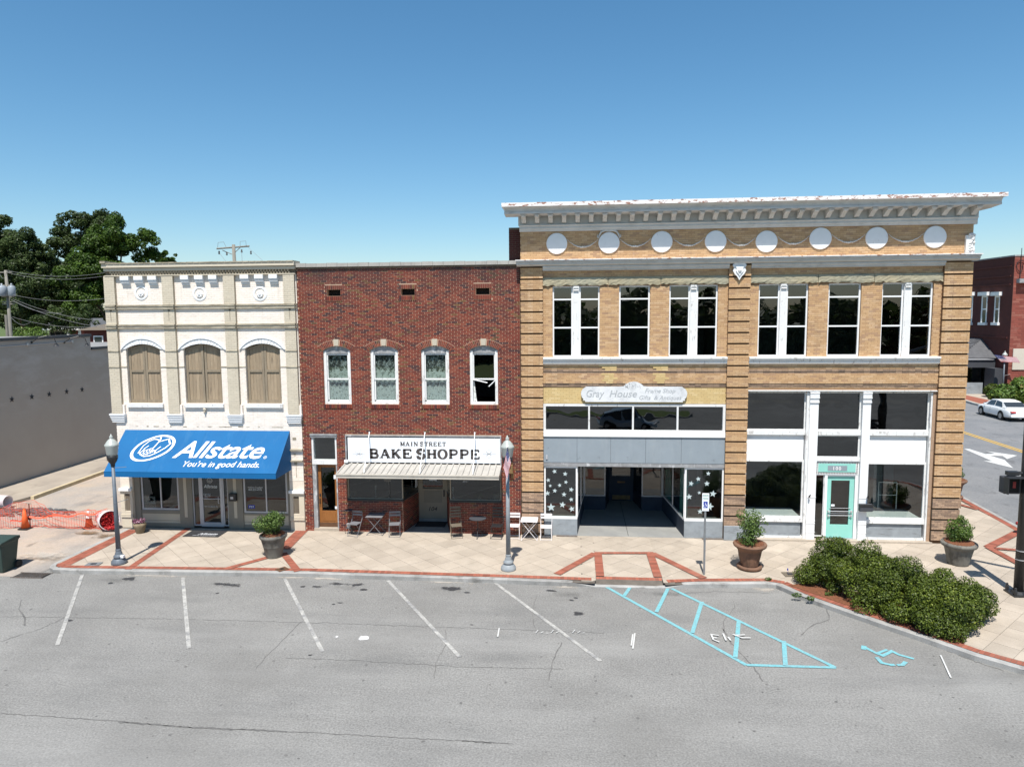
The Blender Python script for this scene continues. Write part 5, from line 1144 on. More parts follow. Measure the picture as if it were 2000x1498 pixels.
rail = [(tz(1100, 640) + tz(1700, 637)) / 2, (tz(1100, 585) + tz(1700, 579.5)) / 2]
def wx(a, b, yy=(560, 690)): return FX(a, yy[0]), FX(b, yy[0])
top_l = {'A': (1079, 1171), 'B': (1209.3, 1270), 'C': (1307, 1402)}
def avg(pxt, pxb): return (FX(pxt, 560) + FX(pxb, 690)) / 2
W = [(avg(1079.5, 1079), avg(1171, 1171)), (avg(1209.3, 1208.5), avg(1270, 1268.3)), (avg(1307.5, 1306), avg(1402, 1400.5)),
     (avg(1482.5, 1479), avg(1580, 1575)), (avg(1618.5, 1614.5), avg(1682, 1678.5)), (avg(1724, 1718), avg(1823.5, 1817.5))]
wholes = [(a, b, zwin0, zwin1) for a, b in W]
# bay L shopfront holes and bay R shopfront holes
zL_top = tz(1240, 789); zR_top = tz(1650, 762)
ztr0 = tz(1240, 853)
holes = wholes + [(bayL[0] + .0, bayL[1] - .0, -.1, zL_top), (bayR[0], bayR[1], -.1, zR_top)]
zwall_top = 11.2
mb = MB(); wallgrid(mb, TX0, TX1, 0, zwall_top, 0, .33, holes); mb.build('wall', M['tanmortar'], TB)
zmid0 = (tz(1200, 526) + tz(1700, 520)) / 2
zst0 = (tz(1100, 558) + tz(1700, 552.5)) / 2; zst1 = (tz(1100, 541.5) + tz(1700, 536)) / 2
zsc0 = (tz(1200, 712) + tz(1700, 711)) / 2
plh = [(a, b, 0, (tz(1040, 523) + tz(1870, 512)) / 2) for a, b in pls]
stone_h = [(bayL[0], bayL[1], zst0, zst1), (bayR[0], bayR[1], zst0, zst1)]
yz0, yz1 = zL_top, tz(1240, 755.5)
yel = [(pls[0][1] - .0, pls[1][0], yz0, yz1)]
side_ret = tz(1897, 505)
brickwork(TB, [(TX0, TX1, zsc0 if False else .0, zwall_top - .02)], holes + plh + stone_h + yel, 0, M['tanbrick'], jt=.007, proud=.004)
brickwork(TB, [(bayL[0], bayL[1], yz0, yz1)], [], .002, M['yelbrick'], jt=.007, proud=.006, nparts=0)
simple('patch_mortar', TB, 'yelmortar', (bayL[0], bayL[1], -.001, .02, yz0 + .001, yz1))
pc = MB()
for cxp in (1190, 1290):    # newer yellow bricks toothed into the corbelled band
    for k, (py, hw_) in enumerate(((714, .32), (718, .26), (722, .2), (731, .22), (735, .16), (739, .24), (743, .2), (747, .12))):
        x, z = P(cxp + (k % 3 - 1) * 3, py, -.03); mb_ = pc; mb_.box(x - hw_, x - .003, -.062, -.02, z - .03, z + .03, 0, random.random()); mb_.box(x + .003, x + hw_, -.063, -.02, z - .03, z + .03, 0, random.random())
tag(pc.build('yellow_patch_brick', M['yelbrick'], TB), kind='stuff')
simple('outer_wall', TB, 'farbrickd', (TX1 - .33, TX1 - .02, .33, 18, 0, 10.6), (TX0 + .01, TX0 + .3, .33, 18, 0, 10.6), (TX0 + .3, TX1 - .33, 17.7, 18, 0, 10.6))
# party wall above the bakery roof, its dark colour standing for cornice shadow
pw = MB(); pw.box(-2.36, TX0 - .001, .36, 17, 9.6, 11.12, 0); o = pw.build('party_wall', M['shutterd'], TB)
pb = MB(); brickwork(None, [(-2.36, TX0 - .002, 9.7, 11.1)], [], .36, M['farbrick'], nparts=0, mb=pb, mi=0); o = tag(pb.build('party_wall_brick', M['farbrickd'], TB), kind='stuff')
mb = MB()
for z in (.03, 4.75): mb.box(TX0 + .3, TX1 - .33, .33 if z > 1 else 6.06, 17.7, z - .25, z - .003)
mb.build('floor', M['woodfloor'], TB)
simple('roof', TB, 'membrane', (TX0 + .3, TX1 - .33, .33, 17.7, 10.1, 10.3)); simple('interior_wall', TB, 'room', (TX0 + .32, TX1 - .35, 6.0, 6.05, .03, 10.1)); simple('interior_partition', TB, 'room', ((bayL[1] + bayR[0]) / 2 - .1, (bayL[1] + bayR[0]) / 2 + .1, .34, 6.0, .03, 10.1))
# rusticated pilasters: blocks of brick courses with deep grooves
zg0 = 9.30; step = .382; gap_ = .062
for pi, (a, b) in enumerate(pls):
    core = MB(); core.box(a + .001, b - .001, -.055, -.0005, 0, plh[0][3]); core.build('pilaster_core', M['groove'], TB)
    zt_ = plh[0][3]
    blocks = [(zg0 + .0, zt_ - .02)] + [(max(zg0 - (k + 1) * step, .003), zg0 - k * step - gap_) for k in range(25) if zg0 - k * step - gap_ > .12]
    for k, (z0, z1) in enumerate(blocks):
        old = (z1 < 1.75 - (.0 if pi == 0 else .15)); old = old or (pi == 2 and z1 < 1.95)
        m_ = M['oldbrick'] if old else M['tanbrick']
        q = MB(); aa, bb = a, b
        if old and pi == 2: bb = b + .03 * (k % 2)
        q.box(aa, bb, PF, -.0558, z0, z1)
        brickwork(None, [(aa, bb, z0, z1)], [], PF, m_, jt=.007, proud=.004, nparts=0, mb=q, mi=1, zoff=z0, course=(z1 - z0 + .007) / max(1, round((z1 - z0) / .0672)), thick=.01)
        if pi == 2:
            brickwork(None, [(PF, .34, z0, z1)], [], bb, m_, jt=.007, proud=.004, nparts=0, mb=q, mi=1, zoff=z0, course=(z1 - z0 + .007) / max(1, round((z1 - z0) / .0672)), thick=.01, axis='X+')
        q.build('quoin_block', [M['tanmortar'] if not old else M['shutterd'], m_], TB)
simple('plinth_block', TB, 'bulk', (pls[1][0] - .0, pls[1][1] + .05, -.19, -.13, .003, .52), bevel=.01)
# fractured stone lintels
def stone(x0, x1, z0, z1, label=None):
    nx, nz = max(6, int((x1 - x0) / .09)), 5; g = random.Random(int(x0 * 50)); vs = []
    for j in range(nz + 1):
        for i in range(nx + 1):
            e = (i in (0, nx)) or (j in (0, nz)); x = x0 + (x1 - x0) * i / nx; z = z0 + (z1 - z0) * j / nz
            lo = .03 * abs(math.sin(i * .7 + x0)) * (1 if j == 0 else 0)
            vs.append((x, -.045 - (0 if e else g.uniform(.012, .026)) - (.0 if j else g.uniform(0, .02)), z - (g.uniform(-.03, .03) if j == 0 else 0)))
    n = len(vs); fs = [(j * (nx + 1) + i, j * (nx + 1) + i + 1, (j + 1) * (nx + 1) + i + 1, (j + 1) * (nx + 1) + i) for j in range(nz) for i in range(nx)]
    mb = MB(); mb.add(vs, fs, 0, g.random()); mb.box(x0, x1, -.044, .02, z0 + .002, z1 - .002, 0, .4, 'f')
    o = mb.build('stone_lintel', M['stone'], TB)
s1_, s2_, s3_, s4_ = FX(1187.5, 550), FX(1290.7, 550), FX(1597.7, 545), FX(1707.4, 545)
for a, b in ((bayL[0] + .0, s1_ - .008), (s1_ + .008, s2_ - .008), (s2_ + .008, bayL[1]), (bayR[0], s3_ - .008), (s3_ + .008, s4_ - .008), (s4_ + .008, bayR[1])): stone(a, b, zst0 + .01, zst1)
# upper windows
for i, (a, b) in enumerate(W):
    if i in (1, 4):
        f = window(TB, a, b, zwin0, zwin1, .07, .055, rails=rail, fm='white', gm='glass', railw=.05, label='single window with three stacked panes')
    else:
        c = (a + b) / 2 + (-.0); pw_ = .115
        window(TB, a, c - pw_, zwin0, zwin1, .07, .05, rails=rail, fm='white', gm='glass', railw=.05); window(TB, c + pw_, b, zwin0, zwin1, .07, .05, rails=rail, fm='white', gm='glass', railw=.05)
        mb = MB(); mb.box(c - pw_ + .002, c + pw_ - .002, .0, .16, zwin0, zwin1 - .002); mb.box(c - pw_ + .01, c + pw_ - .01, -.03, -.001, zwin1 - .10, zwin1 - .003); mb.box(c - pw_ * .7, c + pw_ * .7, -.05, -.031, zwin1 - .07, zwin1 - .01); mb.lathe([(.026, -pw_ * .8), (.026, pw_ * .8)], (c, -.026, zwin1 - .15), 10, ax='X'); mb.build('mullion_pillar', M['peel'], TB)
# window-sill cornice, corbelled courses below
for (a, b) in (bayL, bayR):
    mb = MB(); z1 = zwin0 - .003; profile_x(mb, [(.06, z1), (-.20, z1 - .01), (-.20, z1 - .065), (-.155, z1 - .075), (-.155, z1 - .13), (-.11, z1 - .17), (-.13, z1 - .185), (-.13, z1 - .215), (-.05, z1 - .275), (.0, z1 - .28)], a + .003, b - .003); mb.build('sill_cornice', M['peel'], TB, fixn=True)
    for (za, zb_, d, m_) in ((tz(1200, 721), zsc0 + .0, .03, 'tanbrick'), (tz(1200, 725), tz(1200, 721.6), .055, 'shutterd'), (tz(1200, 729), tz(1200, 725.4), .035, 'oldbrick'), (tz(1200, 748.5), tz(1200, 729.4), .05, 'tanbrick'), (tz(1200, 752), tz(1200, 749), .03, 'oldbrick'), (tz(1200, 755.5), tz(1200, 752.4), .015, 'shutterd')):
        q = MB(); q.box(a + .002, b - .002, -d, -.0005, za, zb_ - .002); brickwork(None, [(a + .002, b - .002, za, zb_)], [], -d, M[m_], jt=.007, proud=.004, nparts=0, mb=q, mi=1, zoff=za, course=max(.05, (zb_ - za) / max(1, round((zb_ - za) / .0672))), thick=.008)
        q.build('corbel_course', [M['shutterd'] if m_ != 'tanbrick' else M['tanmortar'], M[m_] if m_ != 'shutterd' else M['oldbrick']], TB)
# middle cornice
zc1 = (tz(1017.5, 510) + tz(1902, 498)) / 2; zc0 = (tz(1200, 526) + tz(1700, 520)) / 2
mb = MB(); profile_x(mb, [(.05, zc1 + .0), (-.36, zc1 - .02), (-.36, zc1 - .06), (-.30, zc1 - .075), (-.30, zc1 - .14), (-.22, zc1 - .19), (-.05, zc1 - .20), (.0, zc1 - .20)], TX0 - .12, TX1 + .12); mb.build('middle_cornice', M['corn'], TB, fixn=True)
simple('cornice_cap', TB, 'rustwhite', (TX0 - .15, TX1 + .15, -.39, .02, zc1 - .012, zc1 + .018))
for (a, b) in (bayL, bayR): mb = MB(); profile_x(mb, [(-.001, zc1 - .2005), (-.20, zc1 - .2005), (-.20, zc1 - .25), (-.14, zc1 - .30), (-.14, zc1 - .34), (-.08, zc1 - .36), (-.001, zc1 - .37)], a + .001, b - .001); mb.build('cornice_frieze', M['corn'], TB, fixn=True)
# shield on the middle pilaster
sx, sz = P(1444.5, 530, -.2); mb = MB()
sh = [(0, .26), (.08, .23), (.2, .27), (.24, .2), (.19, .12), (.23, .02), (.16, -.1), (.08, -.17), (0, -.30), (-.08, -.17), (-.16, -.1), (-.23, .02), (-.19, .12), (-.24, .2), (-.2, .27), (-.08, .23)]
mb.prism([(sx + u * .95, sz + v) for u, v in sh], -.21, -.122); mb.prism([(sx + u * .55, sz + .02 + v * .6) for u, v in sh], -.245, -.21); mb.lathe([(.001, -.30), (.05, -.28), (.07, -.24)], (sx, .0, sz + .03), 10, ax='Y'); mb.lathe([(.05, -.16), (.05, .16)], (sx, -.19, sz + .27), 8, ax='X')
mb.build('shield', M['white'], TB, fixn=True)
# frieze discs, garlands, scroll
discs = [(1087.5, 476), (1189.5, 474.5), (1292.7, 472.5), (1398, 471.5), (1497.5, 471.8), (1603, 466), (1713, 465), (1827, 463)]
dp = [P(x, y, -.05) for x, y in discs]
for k, (x, z) in enumerate(dp):
    mb = MB(); mb.lathe([(.365, .05), (.365, -.005), (.35, -.02), (.001, -.02)], (x, -.03, z), 36, ax='Y'); mb.build('disc', M['white'], TB, fixn=True)
for k in range(7):
    (xa, za), (xb, zb_) = dp[k], dp[k + 1]; mb = MB(); n = 34; g = random.Random(k)
    for i in range(n + 1):
        t = i / n; x = xa + .38 + (xb - xa - .76) * t; z = (za + zb_) / 2 + .12 - .26 * (1 - (2 * t - 1) ** 2); r_ = .012 + .022 * (1 - abs(2 * t - 1)) * (.6 + .4 * (i % 2))
        mb.lathe([(.002, -r_), (r_ * 1.2, 0), (.002, r_)], (x, -.02 - r_, z + g.uniform(-.008, .008)), 6, ax='Y')
    mb.build('garland', M['corn'], TB, fixn=True)
mb = MB(); x, z = dp[1]
for s in (-1, 1): mb.tube([(x, -.04, z + .40), (x + s * .14, -.04, z + .42), (x + s * .27, -.04, z + .38), (x + s * .34, -.04, z + .26), (x + s * .36, -.04, z + .17), (x + s * .40, -.04, z + .20), (x + s * .40, -.04, z + .28)], [.02, .03, .035, .03, .02, .025, .015], 6)
mb.build('scroll', M['corn'], TB)
mb = MB(); mb.box(TX1 - .26, TX1 + .02, -.10, .30, zc1 + .02, tz(1895, 460)); g = random.Random(2)
for k in range(26): mb.lathe([(.002, -.05), (.045, 0), (.002, .03)], (TX1 - .12 + g.uniform(-.12, .12), -.11, zc1 + .05 + g.uniform(0, .62)), 6, ax='Y')
mb.build('corner_ornament', M['peel'], TB)
# main cornice
ze = 11.02; ct = 11.84
mb = MB(); profile_x(mb, [(.0, ze - .10), (-.06, ze - .10), (-.09, ze - .03), (-.12, ze), (-.12, ze + .07), (-.17, ze + .10), (-.17, ze + .12), (0, ze + .12)], TX0 - .02, TX1 + .06); mb.build('bed_mould', M['corn'], TB, fixn=True)
cm = MB(); profile_x(cm, [(.3, ze + .121), (-.08, ze + .121), (-.08, ze + .42), (-.60, ze + .45), (-.60, ze + .51), (-.575, ze + .53), (-.60, ze + .60), (-.68, ze + .68), (.3, ze + .68)], TX0 - .06, TX1 + .10)
cm.prism([(-.08, ze + .42), (-.60, ze + .45), (-.60, ze + .51), (-.575, ze + .53), (-.60, ze + .60), (-.68, ze + .68), (0, ze + .68), (0, ze + .42)], TX0 - .5, TX0 - .061, 'X'); cm.prism([(-.08, ze + .42), (-.60, ze + .45), (-.60, ze + .51), (-.575, ze + .53), (-.60, ze + .60), (-.68, ze + .68), (0, ze + .68), (0, ze + .42)], TX1 + .101, TX1 + .52, 'X')
cm.build('cornice', M['corn'], TB, fixn=True)
simple('cornice_lip', TB, 'rustwhite', (TX0 - .58, TX1 + .62, -.74, .25, ze + .681, ct - .012), (TX1 + .2, TX1 + .615, .251, 14, ze + .681, ct - .02))
simple('cornice_return', TB, 'corn', (TX1 + .05, TX1 + .55, -.0, 14, ze + .42, ze + .67), (TX1 - .02, TX1 + .12, .0, 14, ze - .1, ze + .41))
simple('parapet', TB, 'tanmortar', (TX0, TX1, .26, .6, 10.3, ct - .03))
mod = MB()
# scrolled modillion, shared mesh
mp = [(-.081, .42), (-.52, .435), (-.54, .39), (-.50, .345), (-.40, .33), (-.30, .27), (-.20, .20), (-.12, .17), (-.081, .17)]
mod.prism([(y, z) for y, z in mp], -.075, .075, 'X'); mod.prism([(-.09, .421), (-.56, .437), (-.56, .415), (-.09, .40)], -.095, .095, 'X')
mm_ = mod.mesh('modillion', [M['corn']]); bm = bmesh.new(); bm.from_mesh(mm_); bmesh.ops.recalc_face_normals(bm, faces=bm.faces); bm.to_mesh(mm_); bm.free()
xm0, xm1 = FX(1022.7, 425, -.35), FX(1908, 405, -.35)
for k in range(33):
    o = bpy.data.objects.new('modillion', mm_); C.objects.link(o); o.location = (xm0 + (xm1 - xm0) * k / 32, 0, ze - .004); o.parent = TB; o.matrix_parent_inverse = Matrix.Translation(-chain(TB))

# ---- left bay: name board, ribbon window, grey panel, recessed display windows
x0, x1 = bayL
z0, z1 = tz(1240, 785, -.06), tz(1240, 755, -.06); sx0_, sx1_ = FX(1134.7, 770, -.06), FX(1342, 770, -.06); rr_ = (z1 - z0) / 2
pts = [(sx0_ + .15, z0)]
pts += [(sx0_ + .15, z0 + .045), (sx0_ + .07, z0 + .06)] + [(sx0_ + .17 - .17 * math.sin(t), z0 + rr_ + .02 - (rr_ - .06) * math.cos(t)) for t in (.5, .9, 1.3, 1.7, 2.1, 2.5)] + [(sx0_ + .16, z1 - .02), (sx0_ + .18, z1)]
xm = (sx0_ + sx1_) / 2; pts += [(xm - .50, z1)] + [(xm + .46 * math.sin(t), z1 - .30 + .48 * math.cos(t)) for t in (-.86, -.6, -.3, 0, .3, .6, .86)] + [(xm + .50, z1)]
pts += [(sx1_ - .18, z1), (sx1_ - .16, z1 - .02)] + [(sx1_ - .17 + .17 * math.sin(t), z0 + rr_ + .02 - (rr_ - .06) * math.cos(t)) for t in (2.5, 2.1, 1.7, 1.3, .9, .5)] + [(sx1_ - .07, z0 + .06), (sx1_ - .15, z0 + .045), (sx1_ - .15, z0)]
M['faded'] = mat('faded_white_board', (.76, .76, .75), (.58, .59, .60), .75, 1.6, 6, dirt_or_light=[((.30, .31, .32), 2.2, .50, .72, .55, (1, 1, 1)), ((.20, .20, .21), 9, .58, .66, .3, (1, 1, 1))])
M['fadedink'] = mat('faded_lettering', (.32, .34, .35), (.46, .47, .48), .8, 9)
mb = MB(); mb.prism(pts, -.10, -.066); nb = mb.build('name_board', M['faded'], TB, fixn=True); nb['label'] = 'faded white name board with a curved top'
LT = MB(); nfn = lambda u, v: (u, -.104, v); c6 = lambda x, y: P(1060 + x / 5.405, 720 + y / 5.405, -.10)
def t6(body, xa, xb, yb, yt, shear=.25, off=.006): fit_text(LT, body, (c6(xa, yb)[0], c6(xb, yb)[0], c6((xa + xb) / 2, yb)[1], c6((xa + xb) / 2, yt)[1]), nfn, shear=shear, offset=off)
t6('Gray', 462, 650, 300, 225); t6('House', 705, 995, 300, 228); t6('Frame Shop', 1080, 1400, 255, 212); t6('Gifts  & Antiques', 1020, 1465, 328, 285)
LT.build('board_lettering', M['fadedink'], nb)
LT = MB(); g = random.Random(9)
for k in range(14): a = g.uniform(-.3, .3); stroke(LT, [(xm + a, z1 + .02 + g.uniform(-.1, .1)), (xm + a + g.uniform(-.09, .09), z1 + .02 + g.uniform(-.08, .12))], .014, nfn)
LT.build('board_crest', M['fadedink'], nb)
zt0 = tz(1240, 843.5)
gx = [FX(px, 818, .06) for px in (1150.4, 1236, 1322.8)]
window(TB, x0 + .003, x1 - .003, zt0 - .005, zL_top - .002, -.03, .085, mull=gx, fm='peel', gm='glassw', railw=.06, depth=.22, name='transom', bot=.06)
simple('transom_sill', TB, 'white', (x0 + .003, x1 - .003, -.10, .15, tz(1240, 853), zt0 - .006), bevel=.01)
zb1, zb0_ = tz(1240, 853.5, -.05), tz(1240, 904.5, -.05)
px_ = [x0 + .003] + [FX(q, 880, -.05) for q in (1127, 1192.7, 1261, 1330.5)] + [x1 - .003]
for a, b in zip(px_[:-1], px_[1:]): simple('fascia_panel', TB, 'bandblue', (a + .003, b - .003, -.055, .1, zb0_, zb1), bevel=.004)
simple('fascia_trim', TB, 'greywood', (x0 + .003, x1 - .003, -.045, .12, tz(1240, 911.5), zb0_ - .002)); simple('outlet_box', TB, 'alu', (FX(1068, 893) - .03, FX(1068, 893) + .03, -.085, -.056, tz(1068, 896), tz(1068, 888)))
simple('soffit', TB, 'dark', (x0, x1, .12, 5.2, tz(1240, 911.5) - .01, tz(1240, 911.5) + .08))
zt = tz(1240, 911.6) - .012
wl0, wl1 = FX(1063, 960, .0), FX(1126.5, 960, .0); wr0, wr1 = FX(1338.5, 960, 0), x1 - .04
zbk = .62; ybk = 3.5
blx, bmx, brx, bex = .38, 1.25, 2.72, 3.56
for a, b in ((x0 + .02, wl1 + .02), (wr0 - .02, x1 - .01)): simple('bulkhead', TB, 'bulk', (a, b, .0, .12, .003, zbk), bevel=.005)
window(TB, x0 + .02, wl1 + .02, zbk + .002, zt, .0, .055, fm='white', gm='glass', name='display_window', bot=.09); window(TB, wr0 - .02, x1 - .01, zbk + .002, zt, .0, .055, fm='white', gm='glass', name='display_window', bot=.09)
def sidewin(xa, ya, xb, yb, s):
    slant('side_bulkhead', xa, ya, xb, yb, .003, zbk - .02, .10 * s, 'bulkd', TB); f = slant('side_window', xa, ya, xb, yb, zbk - .019, zbk + .06, .08 * s, 'white', TB); slant('pane', xa, ya, xb, yb, zbk + .061, zt, .006 * s, 'glass', f)
    t = Vector((xb - xa, yb - ya)).normalized()
    for k in (.0, .5, 1.0):
        px1, py1 = xa + (xb - xa) * k, ya + (yb - ya) * k; q = MB(); q.box(px1 - .02, px1 + .02, py1 - .02, py1 + .02, zbk + .06, zt); q.build('mullion', M['white'] if k == 0 else M['alu'], f)
sidewin(wl1 + .02, .10, blx, ybk, 1); sidewin(wr0 - .02, .10, bex, ybk, -1)
for a, b in ((blx, bmx), (brx, bex)):
    simple('bulkhead', TB, 'bulkd', (a, b, ybk, ybk + .1, .003, zbk - .05)); window(TB, a, b, zbk - .048, zt, ybk, .045, fm='alu', gm='glassd', name='display_window')
slant('side_bulkhead', bmx + .001, ybk + .05, 1.46, 4.9, .003, zbk - .05, .08, 'bulkd', TB); slant('side_pane', bmx + .001, ybk + .05, 1.46, 4.9, zbk - .05, zt, .006, 'glassd', TB)
slant('side_bulkhead', brx - .001, ybk + .05, 2.50, 4.9, .003, zbk - .05, -.08, 'bulkd', TB); slant('side_pane', brx - .001, ybk + .05, 2.50, 4.9, zbk - .05, zt, -.006, 'glassd', TB)
dd = window(TB, 1.46, 2.50, .04, zt, 4.9, .13, fm='bulkd', gm='glassd', name='door', bot=1.05); simple('mail_slot', dd, 'brass', (1.82, 2.14, 4.885, 4.899, .80, .87)); simple('kick_plate', dd, 'brass', (1.6, 2.36, 4.885, 4.899, .08, .26)); dd['label'] = 'dark blue door with a brass slot'
simple('entry_floor', TB, 'recfloor', (wl1 - .0, wr0 + .0, .0, 5.0, -.01, .004)); simple('floor_joint', TB, 'vblack', (1.93, 1.945, .1, 4.8, .004, .006))
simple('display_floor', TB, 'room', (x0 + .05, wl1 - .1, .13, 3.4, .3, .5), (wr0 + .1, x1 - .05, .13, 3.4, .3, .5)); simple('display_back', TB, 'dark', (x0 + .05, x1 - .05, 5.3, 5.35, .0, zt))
# stars on the display glass
def star(mb, x, z, r, rot, Y):
    p = [(x + (r if k % 2 == 0 else r * .42) * math.sin(rot + k * math.pi / 5), z + (r if k % 2 == 0 else r * .42) * math.cos(rot + k * math.pi / 5)) for k in range(10)]; mb.prism(p, Y, Y + .003)
c3 = lambda x, y: P(1010 + x / 4.05, 690 + y / 4.05, .03)
for i, (x, y, r) in enumerate(((296, 933, 20), (380, 953, 20), (246, 1002, 18), (386, 1018, 17), (262, 1047, 14), (336, 1043, 17), (298, 1086, 19), (240, 1106, 22), (428, 1077, 21), (371, 1115, 21), (428, 1155, 19), (359, 1197, 27), (269, 1217, 34), (432, 1230, 25),
                                  (1512, 950, 19), (1433, 993, 20), (1376, 1029, 22), (1501, 1030, 23), (1441, 1102, 15), (1549, 1110, 28), (1360, 1134, 25), (1524, 1210, 32), (1447, 1250, 22))):
    X_, Z_ = c3(x, y); mb = MB(); star(mb, X_, Z_, r / 4.05 / 54.5 * 1.02, (i * .37) % .6 - .3, .020); o = mb.build('painted_star', M['star'], TB, fixn=True)
# mint curtain behind the right side window
cu = MB(); n = 30
for i in range(n):
    t0, t1 = i / n, (i + 1) / n; f = lambda t: (wr0 + .12 + (bex - wr0 + .02) * t, .35 + (ybk - .5) * t + .0)
    a, b = f(t0), f(t1); w0, w1 = .05 * math.sin(i * 1.4), .05 * math.sin((i + 1) * 1.4)
    if .30 < t0 < .72: zlo0 = zlo1 = zt - .12 - .25 * abs(math.sin(i * .9))
    else: zlo0 = zlo1 = .55
    cu.add([(a[0] + w0, a[1], zlo0), (b[0] + w1, b[1], zlo1), (b[0] + w1, b[1], zt), (a[0] + w0, a[1], zt)], [(0, 1, 2, 3)])
cu.build('curtain', M['mintcloth'], TB)
for px, hw_ in ((1115, .0), (1395, .0)):
    x, y = G(px - (8 if px < 1200 else 4), 1048 if px < 1200 else 1051); simple('cellar_vent', TB, 'grate', (x - .38, x + .38, -.14, -.03, .001, .03))

# ---- right bay: painted timber shopfront
x0, x1 = bayR; Yr = .14
z8 = lambda px, py: FZ(px, py, Yr)
R8 = lambda px, py, Y=Yr: FX(px, py, Y)
simple('head_board', TB, 'peel', (x0 + .002, x1 - .002, -.06, .30, tz(1650, 764), zR_top + .0)); 
simple('reveal', TB, 'oldbrick', (x1 - .10, x1 - .001, .0, .32, .003, zR_top - .04))
c1 = ((R8(1584, 780, -.02) + R8(1572.5, 1040, -.02)) / 2, (R8(1601, 780, -.02) + R8(1589, 1040, -.02)) / 2); c2 = ((R8(1687.5, 780, -.02) + R8(1673.5, 1040, -.02)) / 2, (R8(1704, 780, -.02) + R8(1689, 1040, -.02)) / 2)
for a, b in (c1, c2):
    mb = MB(); mb.box(a, b, -.02, .25, .003, tz(1650, 764) - .002)
    zc = tz(1650, 765); 
    for k, (h, e) in enumerate(((.07, .05), (.10, .035), (.05, .05), (.10, .02), (.05, .035))): mb.box(a - e * .3, b + e * .3, -.02 - e, -.021, zc - h, zc - .004); zc -= h + .004
    for zz in (.30, .62, .70, 1.55): mb.box(a - .008, b + .008, -.032, -.0205, zz, zz + .02)
    mb.build('pilaster', M['white'], TB)
    x, z = P(0, 0) if False else ((a + b) / 2 + (-.09 if a < 9 else .12), 1.62); mb = MB(); mb.tube([(x, -.03, z - .05), (x, -.10, z), (x + .03, -.13, z + .06)], .018, 6); mb.lathe([(.03, 0), (.03, .06)], (x, -.12, z - .03), 8); mb.build('lamp_bracket', M['black'], TB)
zt1 = tz(1650, 765) - .02; zt0_ = z8(1650, 841); zs_ = z8(1650, 848)
bays = ((x0 + .003, c1[0] - .10), (c1[1] + .0, c2[0] - .0), (c2[1] + .0, x1 - .16))
for k, (a, b) in enumerate(bays):
    window(TB, a, b, zt0_, zt1, Yr, .045 if k == 1 else .04, fm='peel', gm='glassw', name='transom')
    simple('transom_bar', TB, 'peel', (a, b, Yr - .07, Yr + .12, zs_ - .03, zt0_ - .002), bevel=.006)
simple('post', TB, 'peel', (c1[0] - .099, c1[0] - .002, .02, .26, .003, zt1), (x1 - .159, x1 - .101, .02, .26, .003, zt1))
za = z8(1510, 898); zb_ = z8(1750, 903.5)
for (a, b), zz in ((bays[0], za), (bays[2], zb_)):
    simple('blank_panel', TB, 'white', (a + .0, b - .02, Yr + .02, Yr + .1, zz, zs_ - .032))
    z0 = z8(1650, 1012); mbx = window(TB, a, b, z0, zz - .002, Yr - .01, .055, fm='peel', gm='glass', name='display_window', bot=.05)
    simple('window_sill', TB, 'peel', (a, b, Yr - .09, Yr + .1, z0 - .15, z0 - .002), bevel=.008)
    simple('bulkhead', TB, 'bulk', (a + .05, b - .05, Yr - .02, Yr + .1, .12, z0 - .152)); simple('bulkhead_base', TB, 'peel', (a, b, Yr - .06, Yr + .1, .003, .118))
    simple('display_deck', TB, 'white', (a + .07, b - .05, Yr + .12, Yr + .12 + 1.1, z0 - .1, z0 + .02))
simple('shop_floor', TB, 'recfloor', (x0, x1 - .4, .3, 5.9, .03, .05)); simple('shop_partition', TB, 'bandblue', (10.3, 12.6, 3.6, 3.65, .05, 3.0)); simple('shop_partition', TB, 'bulk', (11.15, 11.45, 1.9, 2.2, .05, 3.2))
# ladder-like white clothes rail standing inside
o = MB(); lx = FX(1737, 990, 1.1)
for s in (-.32, .32): o.tube([(lx + s, 1.3, .05), (lx + s, 1.3, 1.82)], .018, 6)
o.tube([(lx - .32, 1.3, 1.82), (lx + .32, 1.3, 1.82)], .018, 6); o.tube([(lx - .32, 1.3, 1.35), (lx + .32, 1.3, 1.35)], .014, 6); o.tube([(lx - .32, 1.3, .5), (lx + .32, 1.3, .5)], .014, 6)
o = tag(o.build('hand_truck', M['white']), 'white tubular stand with a rounded top just inside the right corner shop window', 'stand')
# door unit
a, b = bays[1]; zdt = z8(1633, 894); zg = z8(1633, 926)
window(TB, a, b, zdt, zs_ - .032, Yr, .045, fm='peel', gm='glassw', name='transom')
simple('transom_bar', TB, 'peel', (a, b, Yr - .07, Yr + .12, z8(1633, 900), zdt - .002))
zp1, zp0 = z8(1633, 901), z8(1633, 927)
simple('number_panel', TB, 'white', (a, b, Yr - .03, Yr + .1, zp0, zp1 - .002)); zq0, zq1 = z8(1633, 921.3), z8(1633, 905)
npn = simple('number_board', TB, 'teal', (a + .10, b - .11, Yr - .045, Yr - .031, zq0, zq1))
mb = MB(); g = random.Random(1)
nb_ = 26
for k in range(nb_):
    x = a + .06 + (b - a - .12) * k / (nb_ - 1)
    for z in (zq0 - .035, zq1 + .035): mb.lathe([(.002, -.03), (.016, -.02), (.016, .0)], (x, Yr - .032, z), 6, ax='Y')
for k in range(6):
    for x in (a + .055, b - .06): mb.lathe([(.002, -.03), (.016, -.02), (.016, .0)], (x, Yr - .032, zq0 + (zq1 - zq0) * k / 5), 6, ax='Y')
mb.build('stud_border', M['shutterd'], npn); simple('number_plate', npn, 'bandblue', (a + .42, b - .40, Yr - .052, Yr - .046, zq0 + .05, zq1 - .07))
